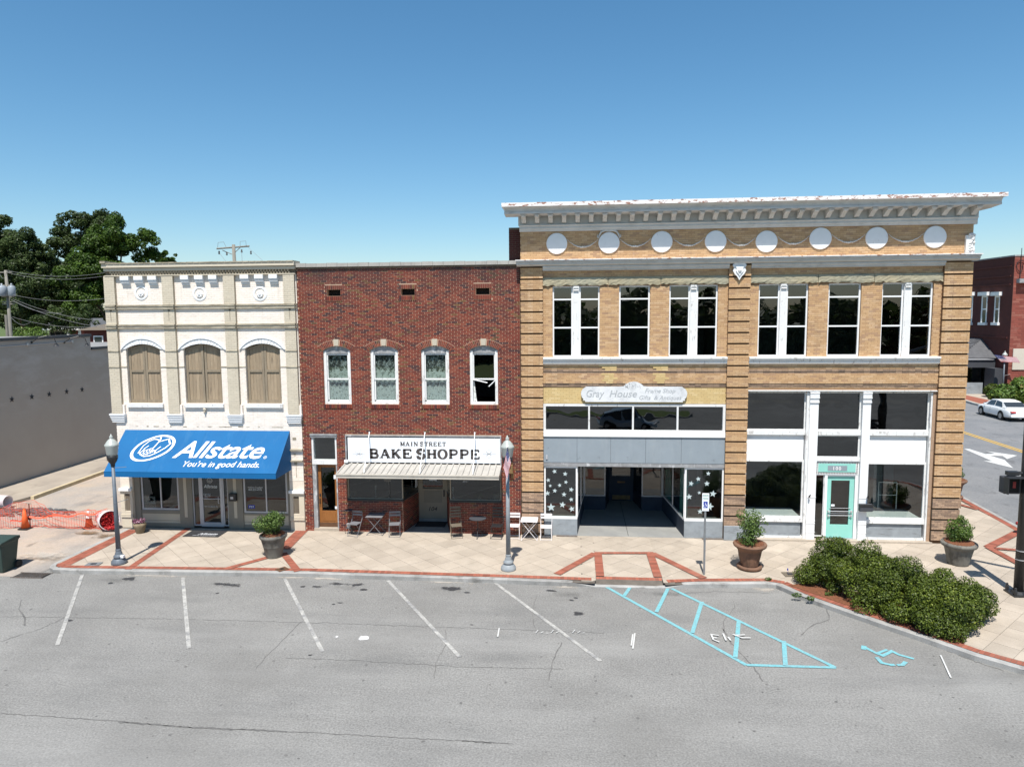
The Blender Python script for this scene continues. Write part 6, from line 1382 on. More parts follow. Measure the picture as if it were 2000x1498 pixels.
LT = MB(); fit_text(LT, '100', ((a + b) / 2 - .13, (a + b) / 2 + .13, zq0 + .075, zq1 - .10), lambda u, v: (u, Yr - .056, v), offset=.02, space=1.3); LT.build('door_number', M['white'], npn)
xs1 = a + (b - a) * .235
window(TB, a + .002, xs1, .10, zp0 - .002, Yr + .02, .03, fm='peel', gm='glassd', name='sidelight')
simple('door_frame', TB, 'white', (xs1 + .001, xs1 + .09, Yr - .02, Yr + .14, .04, zp0 - .002), (b - .10, b - .001, Yr - .02, Yr + .14, .04, zp0 - .002), (xs1 + .09, b - .10, Yr - .0, Yr + .14, zp0 - .06, zp0 - .003))
dd = window(TB, xs1 + .095, b - .105, .06, zp0 - .062, Yr + .05, .15, fm='teal', gm='glassd', name='door', bot=.47); dd['label'] = 'mint green door with push bars'
mb = MB()
for z in (.88, 1.03): mb.tube([(xs1 + .15, Yr + .0, z), (b - .16, Yr + .0, z)], .014, 6); mb.box(xs1 + .14, xs1 + .19, Yr - .005, Yr + .05, z - .05, z + .03); mb.box(b - .20, b - .15, Yr - .005, Yr + .05, z - .05, z + .03)
mb.tube([(xs1 + .2, Yr + .03, 1.14), (b - .2, Yr + .03, 1.14)], .008, 6); mb.tube([(xs1 + .2, Yr + .03, .95), (b - .2, Yr + .03, .95)], .008, 6); mb.build('push_bar', M['alu'], dd); simple('door_notice', dd, 'signw', (xs1 + .26, xs1 + .38, Yr + .035, Yr + .048, 1.2, 1.27)); simple('threshold', TB, 'bulk', (xs1, b, Yr - .05, Yr + .2, .003, .058))
mbx = simple('letter_box', TB, 'charcoal', (c2[0] - .03, c2[1] + .13, -.22, -.055, 1.13, 1.38), bevel=.012); simple('box_flap', mbx, 'black', (c2[0] - .035, c2[1] + .135, -.235, -.221, 1.30, 1.39))
simple('plinth', TB, 'slab', (x0, x1 + .05, -.14, .13, .001, .05))
# hidden flank facing the side street gets the same brick
flank = MB(); flank.box(TX1 - .019, TX1, .33, 17.9, 0, 10.9); flank.build('flank_wall', M['tanbrick'], TB)

# ================================================================== grey block building across the alley
GB = thing('grey_block_building', 'plain grey painted building with black gooseneck lamps and small stars on its long side wall', 'building', (-29, 4, 0))
def gy(px, py): return ONX(px, py, -26.95)
simple('wall', GB, 'greywall', (-45, -26.95, -12, 12.12, 0, 6.95), (-45, -26.96, 12.121, 22, 0, 6.22))
simple('coping', GB, 'greytop', (-27.2, -26.90, -12, 12.18, 6.951, 7.10), (-27.2, -26.91, 12.181, 22, 6.221, 6.36)); simple('roof', GB, 'membrane', (-44.9, -27.21, -11.9, 12, 6.951, 6.99), (-44.9, -27.21, 12.13, 22, 6.221, 6.26))
mb = MB(); mb.box(-26.949, -26.93, -12, 22, 0, .10); mb.build('base_strip', M['shutterd'], GB)  # dark strip along the foot of the side wall
for px, py in ((75, 672), (137, 672)):
    y, z = gy(px, py); g = MB(); yb = y - .1; g.tube([(-26.94, y - .45, z + .10), (-26.6, y - .42, z + .32), (-26.3, y - .2, z + .42), (-26.05, y - .05, z + .3), (-26.0, y, z + .05)], .02, 6)
    g.lathe([(.02, .08), (.05, .05), (.07, -.03), (.15, -.10), (.14, -.10), (.02, .0)], (-26.0, y, z - .0), 14); g.lathe([(.06, 0), (.06, .03)], (-26.95, y - .45, z + .10), 8, ax='X'); g.build('gooseneck_lamp', M['black'], GB, fixn=True, smooth=False)
cd = MB(); ya, za = gy(30, 676); yb, zb_ = gy(140, 668); cd.tube([(-26.93, 4, za), (-26.93, yb, zb_ + .02)], .018, 6); cd.box(-26.95, -26.88, yb - .06, yb + .06, zb_ - .05, zb_ + .1); y2, z2 = gy(53, 674); cd.box(-26.95, -26.88, y2 - .06, y2 + .06, z2 - .03, z2 + .09); cd.build('conduit', M['alu'], GB)
for px, py in ((23, 780), (62, 775), (96, 770), (130, 765), (160, 761)):
    y, z = gy(px, py); mb = MB(); p = [(y + (.17 if k % 2 == 0 else .065) * math.sin(k * math.pi / 5 + .1), z + (.17 if k % 2 == 0 else .065) * math.cos(k * math.pi / 5 + .1)) for k in range(10)]
    n = 10; mb.add([(-26.945, a, b) for a, b in p] + [(-26.88, y, z)], [(k, (k + 1) % n, 10) for k in range(n)] + [tuple(range(n))]); mb.build('wall_star', M['black'], GB, fixn=True)

# ================================================================== street lamps
def lamp(flip=False, m='lampgrey'):
    t = thing('street_lamp', '', 'street lamp', (0, 0, 0))
    b = MB(); b.lathe([(.24, 0), (.245, .03), (.235, .10), (.19, .15), (.185, .17), (.12, .19), (.155, .21), (.165, .26), (.12, .31), (.105, .34), (.11, .36), (.09, .40), (.085, .46), (.095, .48), (.08, .50)], (0, 0, 0), 24); b.build('base', M[m], t, fixn=True, smooth=True)
    b = MB(); b.lathe([(.078, .50), (.05, 3.25)], (0, 0, 0), 16); b.lathe([(.062, 2.02), (.068, 2.04), (.062, 2.06)], (0, 0, 0), 14); b.build('pole', M[m], t, fixn=True, smooth=True)
    b = MB(); b.lathe([(.05, 3.24), (.07, 3.26), (.06, 3.30), (.075, 3.34), (.13, 3.42), (.165, 3.52), (.17, 3.60), (.15, 3.615)], (0, 0, 0), 18); b.build('collar', M['black'], t, fixn=True, smooth=True)
    b = MB(); b.lathe([(.145, 3.615), (.165, 3.66), (.20, 3.90), (.212, 3.93), (.215, 3.97), (.18, 4.0), (.15, 4.06), (.10, 4.12), (.06, 4.15), (.05, 4.17), (.06, 4.19), (.055, 4.23), (.025, 4.26), (.02, 4.30), (.001, 4.31)], (0, 0, 0), 24); b.build('globe', M['lampglass'], t, fixn=True, smooth=True)
    b = MB()
    for z in (3.2, 2.05): b.tube([(.05, 0, z), (.5, -.06, z + (.05 if z > 3 else .14))], .009, 5)
    b.build('banner_arm', M['galv'], t); b = MB(); b.box(-.05, .10, -.27, -.17, .22, .30) if False else b.box(.10, .22, -.10, .0, .22, .30); b.build('outlet_box', M['signw'], t)
    return t
L1 = lamp(); L1.location = (-14.95, -3.86, 0); L1['label'] = 'blue grey street lamp in front of the blue awning, no flag on it'; L1['group'] = 'globe street lamps'
L2 = lamp(m='lampweath'); L2.location = (-2.1, -3.56, 0); L2['label'] = 'weathered street lamp carrying a small flag, at the right end of the bakery'; L2['group'] = 'globe street lamps'
for ch in list(L2.children):
    if ch.name.startswith(('banner_arm', 'outlet')): bpy.data.objects.remove(ch)
L3 = copy_tree(L1, (31.9, 0, 0), 0, 'distant street lamp with a blowing flag beside the far brick side wall')
x, y = G(1957, 775, 0); L3.location = (x * .985, y * .975, 0)
def flag(name, lab, pole_pts, corners, parent=None, nx=14, fold=.03):
    """small stars-and-stripes on a stick: corners = hoist top, hoist bottom, fly bottom, fly top"""
    t = thing(name, lab, 'flag', pole_pts[0]); b = MB(); b.tube(pole_pts, .012, 6); b.build('flag_pole', M['black'], t)
    c = [Vector(q) for q in corners]
    def S_(u, v):
        p = c[0].lerp(c[3], u).lerp(c[1].lerp(c[2], u), v); return tuple(p + Vector((0, fold * math.sin(u * 9 + v * 2), 0)))
    st = {0: MB(), 1: MB()}; cn = MB(); sw = MB()
    for r_ in range(13):
        for i in range(nx):
            u0, u1 = i / nx, (i + 1) / nx
            if r_ < 7 and u1 <= .4: continue
            st[r_ % 2].add([S_(u0, r_ / 13), S_(u1, r_ / 13), S_(u1, (r_ + 1) / 13), S_(u0, (r_ + 1) / 13)], [(0, 1, 2, 3)])
    nn = 6
    for i in range(nn):
        for j in range(4): u0, u1 = .4 * i / nn, .4 * (i + 1) / nn; cn.add([S_(u0, 7 / 13 * j / 4), S_(u1, 7 / 13 * j / 4), S_(u1, 7 / 13 * (j + 1) / 4), S_(u0, 7 / 13 * (j + 1) / 4)], [(0, 1, 2, 3)])
    for i in range(6):
        for j in range(5):
            u = .03 + .066 * i; v = .05 + .1 * j; q = [S_(u, v), S_(u + .022, v), S_(u + .022, v + .03), S_(u, v + .03)]; sw.add([(p[0], p[1] - .006, p[2]) for p in q], [(0, 1, 2, 3)])
    st[0].build('red_stripes', M['flagred'], t); st[1].build('white_stripes', M['flagwhite'], t); cn.build('blue_canton', M['flagblue'], t); sw.build('canton_stars', M['flagwhite'], t)
    return t
lx, ly = -2.1, -3.56
def lp_(px, py, Y): return (FX(px, py, Y), Y, FZ(px, py, Y))
flag('small_flag', 'small striped flag hanging from the weathered lamp post by the bakery', [lp_(997, 916, -3.64), lp_(991.5, 873, -3.85)], [lp_(991, 874, -4.0), lp_(998, 905, -3.95), lp_(990, 935, -3.96), lp_(983, 912, -4.0)], fold=.02)
c3_ = Vector(L3.location); flag('small_flag', 'small striped flag blown sideways on the distant lamp post', [(c3_.x, c3_.y, 3.1), (c3_.x - 1.1, c3_.y - .1, 4.05)], [(c3_.x - 1.0, c3_.y - .1, 3.95), (c3_.x - .3, c3_.y - .1, 3.3), (c3_.x + 1.2, c3_.y - .2, 3.25), (c3_.x + .9, c3_.y - .2, 3.72)], fold=.06)

# ================================================================== planters
def planter(loc, prof, pm, label, clumps, n, lf, size, lm, seed, straw=True, group='potted street planters', ribs=0, saucer=False, name='planter'):
    t = thing(name, label, 'planter', loc, group); b = MB(); N_ = 28
    vs = []
    for (r_, z) in prof:
        for j in range(N_):
            a = 2 * math.pi * j / N_; rr_ = r_ * (1 + (.018 if ribs and j % 2 and .12 < z < prof[-5][1] else 0)); vs.append((loc[0] + rr_ * math.cos(a), loc[1] + rr_ * math.sin(a), z))
    k = len(prof); b.add(vs, [(i * N_ + j, i * N_ + (j + 1) % N_, (i + 1) * N_ + (j + 1) % N_, (i + 1) * N_ + j) for i in range(k - 1) for j in range(N_)] + [tuple(range(N_ - 1, -1, -1)), tuple((k - 1) * N_ + j for j in range(N_))])
    b.build('pot', pm, t, fixn=True, smooth=not ribs)
    if saucer: s = MB(); r0 = prof[0][0]; s.lathe([(r0 * 1.15, 0.0), (r0 * 1.45, .03), (r0 * 1.5, .10), (r0 * 1.35, .14), (r0 * 1.0, .10)], tuple(loc), 26); s.build('saucer', M['potterra'], t, fixn=True, smooth=True)
    zt = prof[-1][1]; rt = prof[-1][0]
    if straw:
        g = random.Random(seed); m = MB(); m.lathe([(rt * .98, zt - .02), (rt * .9, zt + .03), (rt * .4, zt + .06), (.001, zt + .07)], tuple(loc), 20)
        for q in range(700):
            a = g.uniform(0, 6.28); r_ = rt * g.uniform(.2, 1.08) ; x = loc[0] + r_ * math.cos(a); y = loc[1] + r_ * math.sin(a); d = g.uniform(0, 6.28); l = g.uniform(.05, .13); dz = g.uniform(-.03, .05) - (.05 if r_ > rt else 0)
            z = zt + .05 - .04 * (r_ / rt); w_ = .004; m.add([(x, y, z), (x + w_ * 2, y + w_, z), (x + l * math.cos(d), y + l * math.sin(d), z + dz)], [(0, 1, 2)])
        m.build('straw_mulch', M['mulch'], t)
    st = MB(); g = random.Random(seed + 1)
    for q in range(9):
        c = clumps[q % len(clumps)]; st.tube([(loc[0] + g.uniform(-.05, .05), loc[1] + g.uniform(-.05, .05), zt), (loc[0] + c[0] * .5, loc[1] + c[1] * .5, (zt + c[2]) / 2), (loc[0] + c[0] + g.uniform(-.1, .1), loc[1] + c[1] + g.uniform(-.1, .1), c[2])], [.016, .010, .005], 5)
    st.build('stems', M['bark'], t)
    if straw:
        for q in range(22):
            c = clumps[g.randrange(len(clumps))]; k_ = g.uniform(1.05, 1.35); s_ = g.uniform(.04, .10); clumps = clumps + [(c[0] * k_ + g.uniform(-.08, .08), c[1] * k_ + g.uniform(-.08, .08), c[2] + g.uniform(-.1, .16), s_, s_, s_ * 1.3)]
    v, r = leaves(n, [(loc[0] + c[0], loc[1] + c[1], c[2], c[3], c[4], c[5]) for c in clumps], size, seed); leafobj('foliage', v, r, lm, t)
    return t
PG = [(.27, 0), (.275, .03), (.33, .35), (.345, .37), (.345, .40), (.40, .62), (.43, .66), (.455, .70), (.45, .76), (.40, .78)]
x, y = G(531, 1090); rr0 = random.Random(11)
def cl(n, rad, zc, h, seed, xr=1.0, lean=(0, 0)):
    g = random.Random(seed); out = []
    for k in range(n):
        a = g.uniform(0, 6.28); r_ = rad * g.uniform(.1, .75); t = g.uniform(-.8, .9); s = g.uniform(.30, .52) * rad; out.append((r_ * math.cos(a) * xr * math.sqrt(1 - t * t * .7) + lean[0] * t, r_ * math.sin(a) * math.sqrt(1 - t * t * .7), zc + h * t * .5, s, s, s * .75))
    return out
planter((x, y + .18, 0), PG, M['potgrey'], 'dark grey round planter with a bushy green shrub, left of the bakery door', cl(16, .58, 1.12, .62, 3) + [(-.35, -.1, 1.0, .22, .2, .16), (.25, 0, 1.42, .22, .2, .14)], 3600, 0, .034, M['leafp'], 21)
PT = [(.26, .10), (.27, .14), (.28, .20), (.33, .42), (.36, .60), (.42, .68), (.50, .74), (.52, .79), (.50, .83), (.44, .84)]
x, y = G(1465, 1112); planter((x, y + .1, 0), PT, M['potterra'], 'brown terracotta urn on a saucer with an airy shrub, beside the accessible parking sign', cl(17, .56, 1.32, .8, 5, 1.0, (.12, 0)) + [(-.25, 0, 1.75, .2, .2, .16)], 2700, 0, .033, M['leafp'], 31, ribs=1, saucer=True)
PR = [(.30, 0), (.305, .03), (.345, .22), (.35, .24), (.41, .50), (.43, .56), (.50, .60), (.525, .66), (.51, .71), (.45, .72)]
x, y = G(1876, 1104); planter((x, y + .15, 0), PR, M['potgrey'], 'wide grey pot with a rounded shrub at the corner of the tan building', cl(18, .44, 1.10, .6, 8) + [(0, 0, 1.1, .36, .36, .34), (0, 0, 1.45, .12, .12, .16)], 3400, 0, .03, M['leafr'], 41)
x, y = G(1876, 975); planter((x - .22, y + .2, 0), PT, M['potterra'], 'brown urn half hidden behind the corner of the tan building', cl(12, .42, 1.25, .7, 12), 1800, 0, .034, M['leafp'], 51, saucer=True)
x, y = G(273, 1041); pc_ = planter((x, y + .03, 0), [(.13, 0), (.14, .02), (.20, .22), (.22, .28), (.225, .36), (.20, .37)], M['potsmall'], 'small tan stone pot of purple flowers by the left window under the awning', [(-.12, -.05, .46, .12, .12, .08), (.1, 0, .48, .14, .12, .09), (0, 0, .43, .15, .15, .06)], 420, 0, .026, M['petal'], 61, straw=False)

# ================================================================== hedge at the corner bed
hc = []; g = random.Random(77)
ridge = [(G(1590, 1128), 1.25), (G(1650, 1138), 1.35), (G(1720, 1165), 1.25), (G(1790, 1188), 1.3), (G(1850, 1210), 1.3), (G(1900, 1230), 1.0)]
for k in range(210):
    t = g.random() * (len(ridge) - 1); i = int(t); f = t - i; (ax, ay), ah = ridge[i]; (bx, by), bh = ridge[min(i + 1, 5)]; cx, cy, h = ax + (bx - ax) * f, ay + (by - ay) * f, ah + (bh - ah) * f
    d = g.uniform(-1, 1) * 1.05; ln = math.hypot(ridge[5][0][0] - ridge[0][0][0], ridge[5][0][1] - ridge[0][0][1]); nx, ny = -(ridge[5][0][1] - ridge[0][0][1]) / ln, (ridge[5][0][0] - ridge[0][0][0]) / ln
    hw = (.65, 1.0, 1.2, 1.2, 1.05, .75)[i]; s = g.uniform(.16, .36); hc.append((cx + nx * d * hw, cy - .10 + ny * d * hw, max(.16, h * (1 - .55 * d * d) * g.uniform(.40, 1.08) - .12), s * 1.1, s * 1.1, s * .8))
HG = thing('hedge', 'long low evergreen hedge sprawling over the kerb bed at the street corner', 'hedge', (8.2, -5.6, 0))
v, r = leaves(120000, hc, .029, 99, up=.5); keep = v.reshape(-1, 4, 3)[:, 0, 2] > .02; v = v.reshape(-1, 4, 3)[keep].reshape(-1, 3); leafobj('foliage', v, r[keep], M['leafh'], HG)
st = MB()
for (cx, cy, cz, sx_, _, _) in hc[:60]: st.tube([(cx + g.uniform(-.2, .2), cy + g.uniform(-.2, .2), 0), (cx, cy, cz)], [.02, .008], 5)
st.build('stems', M['bark'], HG)
for (px, py, s) in ((1556, 1172, .07), (1582, 1178, .06), (1618, 1170, .06), (1500, 1140, .05), (1080, 1044, .0)):
    if s: x, y = G(px, py, -.1); t = thing('weed', {1556: 'small weed on the kerb at the left tip of the hedge', 1582: 'dark tuft hanging over the kerb under the hedge', 1618: 'bright green weed sprouting in the red mulch before the hedge', 1500: 'dry grass tuft at the bend of the kerb'}[px], 'weed', (x, y, 0)); v, r = leaves(90, [(x, y, .05, s * 2, s, s)], .03, px); leafobj('foliage', v, r, M['leafp'], t)

# ================================================================== bistro furniture
def xlegs(mb, w_, d, h, r_=.011, c=(0, 0)):
    for s in (-1, 1):
        mb.tube([(c[0] - w_ / 2, c[1] + s * d / 2, 0), (c[0] + w_ / 2, c[1] + s * d / 2, h)], r_, 5); mb.tube([(c[0] + w_ / 2, c[1] + s * d / 2 * .9, 0), (c[0] - w_ / 2, c[1] + s * d / 2 * .9, h)], r_, 5)
    mb.tube([(c[0] - w_ / 2, c[1] - d / 2, .02), (c[0] - w_ / 2, c[1] + d / 2, .02)], r_, 5); mb.tube([(c[0] + w_ / 2, c[1] - d / 2, .02), (c[0] + w_ / 2, c[1] + d / 2, .02)], r_, 5)
def table(loc, m, label, w_=.57, d=.57, h=.71, rot=0, group='folding bistro tables'):
    t = thing('bistro_table', label, 'table', (0, 0, 0), group); b = MB(); b.box(-w_ / 2, w_ / 2, -d / 2, d / 2, h - .02, h); b.build('tabletop', M[m], t, bevel=.006); l = MB(); xlegs(l, w_ * .95, d * .8, h - .02); l.build('cross_legs', M[m], t); t.location = loc; t.rotation_euler = (0, 0, rot); return t
def chair(loc, m, label, rot=0, group='folding bistro chairs', slats=2):
    t = thing('bistro_chair', label, 'chair', (0, 0, 0), group)
    s = MB()
    for k in range(5): s.box(-.19, .19, -.19 + k * .078, -.19 + k * .078 + .068, .44, .455)
    s.build('seat', M[m], t); b = MB()
    for k in range(slats): b.box(-.20, .20, .215, .232, .68 + k * .11, .75 + k * .11)
    b.build('backrest', M[m], t); l = MB()
    for q in (-.20, .20): l.tube([(q, -.20, 0), (q, .22, .60), (q, .225, .86)], .010, 5); l.tube([(q * .9, .20, 0), (q * .9, -.18, .44)], .010, 5)
    l.tube([(-.2, -.19, .02), (.2, -.19, .02)], .008, 5); l.tube([(-.18, .19, .02), (.18, .19, .02)], .008, 5); l.build('frame', M[m], t)
    t.location = loc; t.rotation_euler = (0, 0, rot); return t
x, y = G(733, 1044); table((x, y + .12, 0), 'tablegrey', 'grey folding table with crossed legs before the left bakery window', .62, .6)
x, y = G(1034, 1053); table((x, y + .08, 0), 'tablepink', 'white folding table standing in the sun between two white chairs', .60, .60)
x, y = G(698, 1040); chair((x, -.44, 0), 'tablegrey', 'grey folding chair left of the grey square table', R(-12)); x, y = G(776, 1040); chair((x, -.42, 0), 'tablegrey', 'grey folding chair right of the grey square table', R(10))
x, y = G(1005, 1046); chair((x, -.34, 0), 'tablepink', 'white folding chair partly behind the weathered lamp post', 0); x, y = G(1067, 1050); chair((x, -.40, 0), 'tablepink', 'white folding chair before the starred shop window', 0)
x, y = G(894, 1044); chair((x, -.44, 0), 'shutterd', 'brown folding chair left of the small round table', R(18), slats=4)
x, y = G(972, 1046); ch_ = chair((x, -.40, 0), 'black', 'black wire chair at the right end of the bakery front', R(-5), slats=4)
x, y = G(935, 1046); y = -.62; t = thing('round_table', 'small dark round bistro table on a tripod base before the right bakery window', 'table', (x, y + .2, 0)); b = MB(); b.lathe([(.30, .70), (.31, .71), (.31, .725), (.001, .73)], (x, y + .2, 0), 24); b.build('tabletop', M['charcoal'], t, fixn=True); b = MB(); b.tube([(x, y + .2, .70), (x, y + .2, .34)], .018, 6)
for k in range(3): a = k * 2.094 + .5; b.tube([(x, y + .2, .36), (x + .26 * math.cos(a), y + .2 + .26 * math.sin(a), 0)], .012, 5)
b.build('tripod_base', M['black'], t)
x, y = G(686, 1038); t = thing('plant_stand', 'tall wrought iron plant stand with curled sides at the left bakery window', 'plant stand', (x, -.28, 0)); b = MB(); y = -.28
for s in (-1, 1): b.tube([(x + s * .14, y, 0), (x + s * .16, y, .25), (x + s * .10, y, .42), (x + s * .17, y, .62), (x + s * .14, y, .80), (x, y, .88)], .009, 5)
b.lathe([(.15, .885), (.16, .90), (.001, .905)], (x, y, 0), 16); b.lathe([(.12, .22), (.12, .235), (.001, .24)], (x, y, 0), 14); b.build('frame', M['charcoal'], t, fixn=True); b = MB(); b.lathe([(.06, .24), (.08, .36), (.09, .38), (.001, .38)], (x, y, 0), 12); b.build('pot', M['greywood'], t, fixn=True)

# ================================================================== accessible parking sign
x, y = G(1375, 1122); t = thing('parking_sign', 'accessible parking sign on a square steel post at the kerb ramp', 'sign', (x, y, 0))
b = MB(); b.box(x - .028, x + .028, y - .02, y + .02, 0, 2.05); b.box(x - .035, x - .028, y - .03, y + .02, 1.05, 1.3); b.build('post', M['galv'], t)
b = MB(); zt_ = 2.58; zb_ = 2.02; b.box(x - .105, x + .105, y - .032, y - .024, zb_, zt_); pl_ = b.build('sign_plate', M['signw'], t, bevel=.004); LT = MB(); sf_ = lambda u, v: (u, y - .034, v)
fit_text(LT, 'RESERVED', (x - .085, x + .085, zt_ - .10, zt_ - .05), sf_, offset=.01); fit_text(LT, 'PARKING', (x - .08, x + .08, zt_ - .19, zt_ - .14), sf_, offset=.01); LT.build('sign_text', mat('sign_green', (.03, .22, .10), None, .6), pl_)
simple('symbol_panel', pl_, 'signblue', (x - .062, x + .062, y - .0345, y - .0325, zb_ + .10, zb_ + .30)); LT = MB(); sf2 = lambda u, v: (u, y - .0365, v); zc = zb_ + .2
stroke(LT, [(x - .012, zc + .07), (x - .008, zc + .07)], .022, sf2); stroke(LT, [(x - .01, zc + .055), (x - .006, zc), (x + .025, zc), (x + .04, zc - .05)], .014, sf2); stroke(LT, [(x - .005, zc + .03), (x + .025, zc + .03)], .010, sf2); stroke(LT, [(x - .02 + .038 * math.cos(a), zc - .03 + .038 * math.sin(a)) for a in [2.2 + k * .4 for k in range(11)]], .012, sf2); LT.build('wheelchair_symbol', M['signw'], pl_)
# meter boxes and blue survey flag in the pavement
def lid(px, py, w_, d, m, lab, rot=.6):
    x, y = G(px, py); mb = MB(); mb.box(-w_ / 2, w_ / 2, -d / 2, d / 2, .0, .008); mb.box(-w_ * .2, w_ * .2, -d * .2, d * .2, .0081, .012, 1); o = mb.build('utility_cover', [M[m], M['black']], None); o.location = (x, y, .012); o.rotation_euler = (0, 0, rot); tag(o, lab, 'utility cover', 'metal covers set in the pavement')
lid(183, 1102, .46, .3, 'galv', 'grey utility cover left of the street lamp under the awning', .15); lid(551, 1112, .34, .3, 'oaklow', 'brownish utility cover in the pavement below the dark grey planter', .9); lid(1543, 1122, .42, .36, 'shutterd', 'dark utility cover with a blue flag at the left end of the hedge', .1)
x, y = G(1539, 1120); o = MB(); o.tube([(x, y, .02), (x, y, .14)], .006, 5); o.box(x - .03, x + .005, y - .004, y + .004, .10, .17); tag(o.build('marker_flag', M['signblue'], None), 'tiny blue marker flag on the utility cover by the hedge', 'flag')

# ================================================================== work site in the alley
x, y = G(46, 1033); 
def cone(loc, h, lab, top, bands):
    t = thing('traffic_cone', lab, 'traffic cone', loc, 'traffic cones by the orange net'); b = MB(); b.box(loc[0] - .19, loc[0] + .19, loc[1] - .19, loc[1] + .19, loc[2], loc[2] + .035); b.build('base', M['black'], t, bevel=.01)
    f = lambda z: .15 - .115 * z / h; b = MB(); b.lathe([(f(0), .036), (f(h), h), (f(h) * .6, h)], loc, 20); b.build('cone_body', M['orange'], t, fixn=True, smooth=True)
    for k, (z0, z1, m) in enumerate(bands): b = MB(); b.lathe([(f(z0) + .003, z0), (f(z1) + .003, z1)], loc, 20); b.build('band', M[m], t, fixn=True)
cone((x, y + .1, -.01), .78, 'plain orange traffic cone at the stake of the net', None, [(.74, .775, 'orange')])
x, y = G(171, 1031); cone((x, y + .1, .0), .68, 'orange traffic cone with white collars near the white tube', None, [(.34, .48, 'refl'), (.49, .53, 'black'), (.54, .66, 'refl')])
NF = thing('safety_net', 'orange plastic safety net strung low across the alley mouth', 'safety net', (-20, 0, 0))
path = [(G(-60, 1036), .70), (G(0, 1033), .72), (G(40, 1030), 1.0), (G(62, 1029), .95), (G(110, 1031), .72), (G(155, 1033), .62), (G(190, 1034), .72), (G(214, 1034), .80)]
def npt(s):
    t = s * (len(path) - 1); i = min(int(t), len(path) - 2); f = t - i; (a, ha), (b_, hb) = path[i], path[i + 1]; return a[0] + (b_[0] - a[0]) * f, a[1] + (b_[1] - a[1]) * f, ha + (hb - ha) * f
ns = 60; nb2 = MB(); rws = 19
for r_ in range(rws):
    P_ = []
    for i in range(ns + 1):
        x, y, h = npt(i / ns); fz = r_ / (rws - 1); P_.append((x + .0, y + .25 * fz * math.sin(i * .31) + .05 * math.sin(i * .9 + r_), .02 + h * fz ** .92 + .01 * math.sin(i * 1.3 + r_)))
    wv = .010 if r_ not in (0, rws - 1, 12) else .02
    nb2.add([p for p in P_] + [(p[0], p[1] + .002, p[2] + wv) for p in P_], [(i, i + 1, ns + 2 + i, ns + 1 + i) for i in range(ns)])
o = tag(nb2.build('net_strand', M['orangenet'], NF), kind='stuff')
bn = MB(); P_ = []   # gathered fold of net
for i in range(13, 56): x, y, h = npt(i / ns); f = (i - 13) / 43; P_.append((x, y - .02, .22 + .45 * f + .05 * math.sin(i * .6)))
bn.add([p for p in P_] + [(p[0], p[1] + .05, p[2] + .05) for p in P_], [(i, i + 1, len(P_) + 1 + i, len(P_) + i) for i in range(len(P_) - 1)]); bn.build('gathered_fold', M['orangenet'], NF)
vt = MB(); g = random.Random(3)
for i in range(0, 240):
    s = i / 240; x, y, h = npt(s); vt.box(x, x + .004, y + .01, y + .02, .03, h * .98) if i % 4 == 0 else None
vt.build('net_tie', M['orangenet'], NF)
x, y = G(60, 1028); xt, zt_ = P(57, 983, y); st = MB(); st.tube([(x, y - .02, 0), (xt, y - .02, zt_)], .013, 6); st.tube([(xt - .12, y - .02, zt_), (xt + .1, y - .02, zt_)], .01, 5); st.box(x - .05, x + .05, y - .05, y + .02, .28, .36); tag(st.build('stake', M['black'], None), 'thin black stake with a cross handle holding up the orange net', 'stake')
# white tube lying on its side, red netting stuffed in
x, y = G(200, 1036); T = thing('plastic_drum', 'white plastic drum on its side with red netting stuffed in its mouth', 'drum', (x, y + .4, 0)); d = Vector((.72, -.62, .0)).normalized(); cz = .34; c0 = Vector((x - .42, y + .62, cz)); c1_ = Vector((x + .28, y + .06, cz + .04))
b = MB(); b.tube([c0, c0.lerp(c1_, .5), c1_], [.26, .32, .38], 24, cap=False); o = b.build('drum_shell', M['whitetube'], T, smooth=True); sdm = o.modifiers.new('s', 'SOLIDIFY'); sdm.thickness = .03
b = MB(); b.tube([c0 - d * .005, c0 + d * .01], .255, 20); b.build('drum_end', M['whitetube'], T); g = random.Random(4); b = MB()
u = Vector((d.y, -d.x, 0)); b.tube([c1_ - d * .30, c1_ - d * .22], .30, 16)
for k in range(90):
    pts_ = []; a = g.uniform(0, 6.28); r_ = .30 * math.sqrt(g.random())
    for q in range(6): a += g.uniform(-.9, .9); r_ = min(.30, max(0, r_ + g.uniform(-.1, .1))); pts_.append(c1_ - d * g.uniform(.0, .22) + u * r_ * math.cos(a) + Vector((0, 0, 1)) * r_ * math.sin(a))
    b.tube(pts_, g.uniform(.008, .022), 4)
for k in range(26):
    q = c1_ + Vector((g.uniform(-.2, .2), g.uniform(-.15, .0), -cz)); b.tube([tuple(q + Vector((g.uniform(-.16, .16), g.uniform(-.08, .08), g.uniform(.02, .14)))) for _ in range(5)], g.uniform(.008, .02), 4)
b.build('red_netting', M['redfilm'], T, fixn=True)
alley_obj = bpy.data.objects['alley']
for px, py, rx_, ry_, m in ((175, 1040, 1.1, .55, 'mud'), (205, 1046, .9, .5, 'mud'), (90, 1085, 1.8, .8, 'pale')):
    x, y = G(px, py, 0); mb = MB(); mb.add([(x + rx_ * math.cos(k * .393), y + ry_ * math.sin(k * .393), .006) for k in range(16)], [tuple(range(16))]); mb.build('ground_stain', M[m], alley_obj)
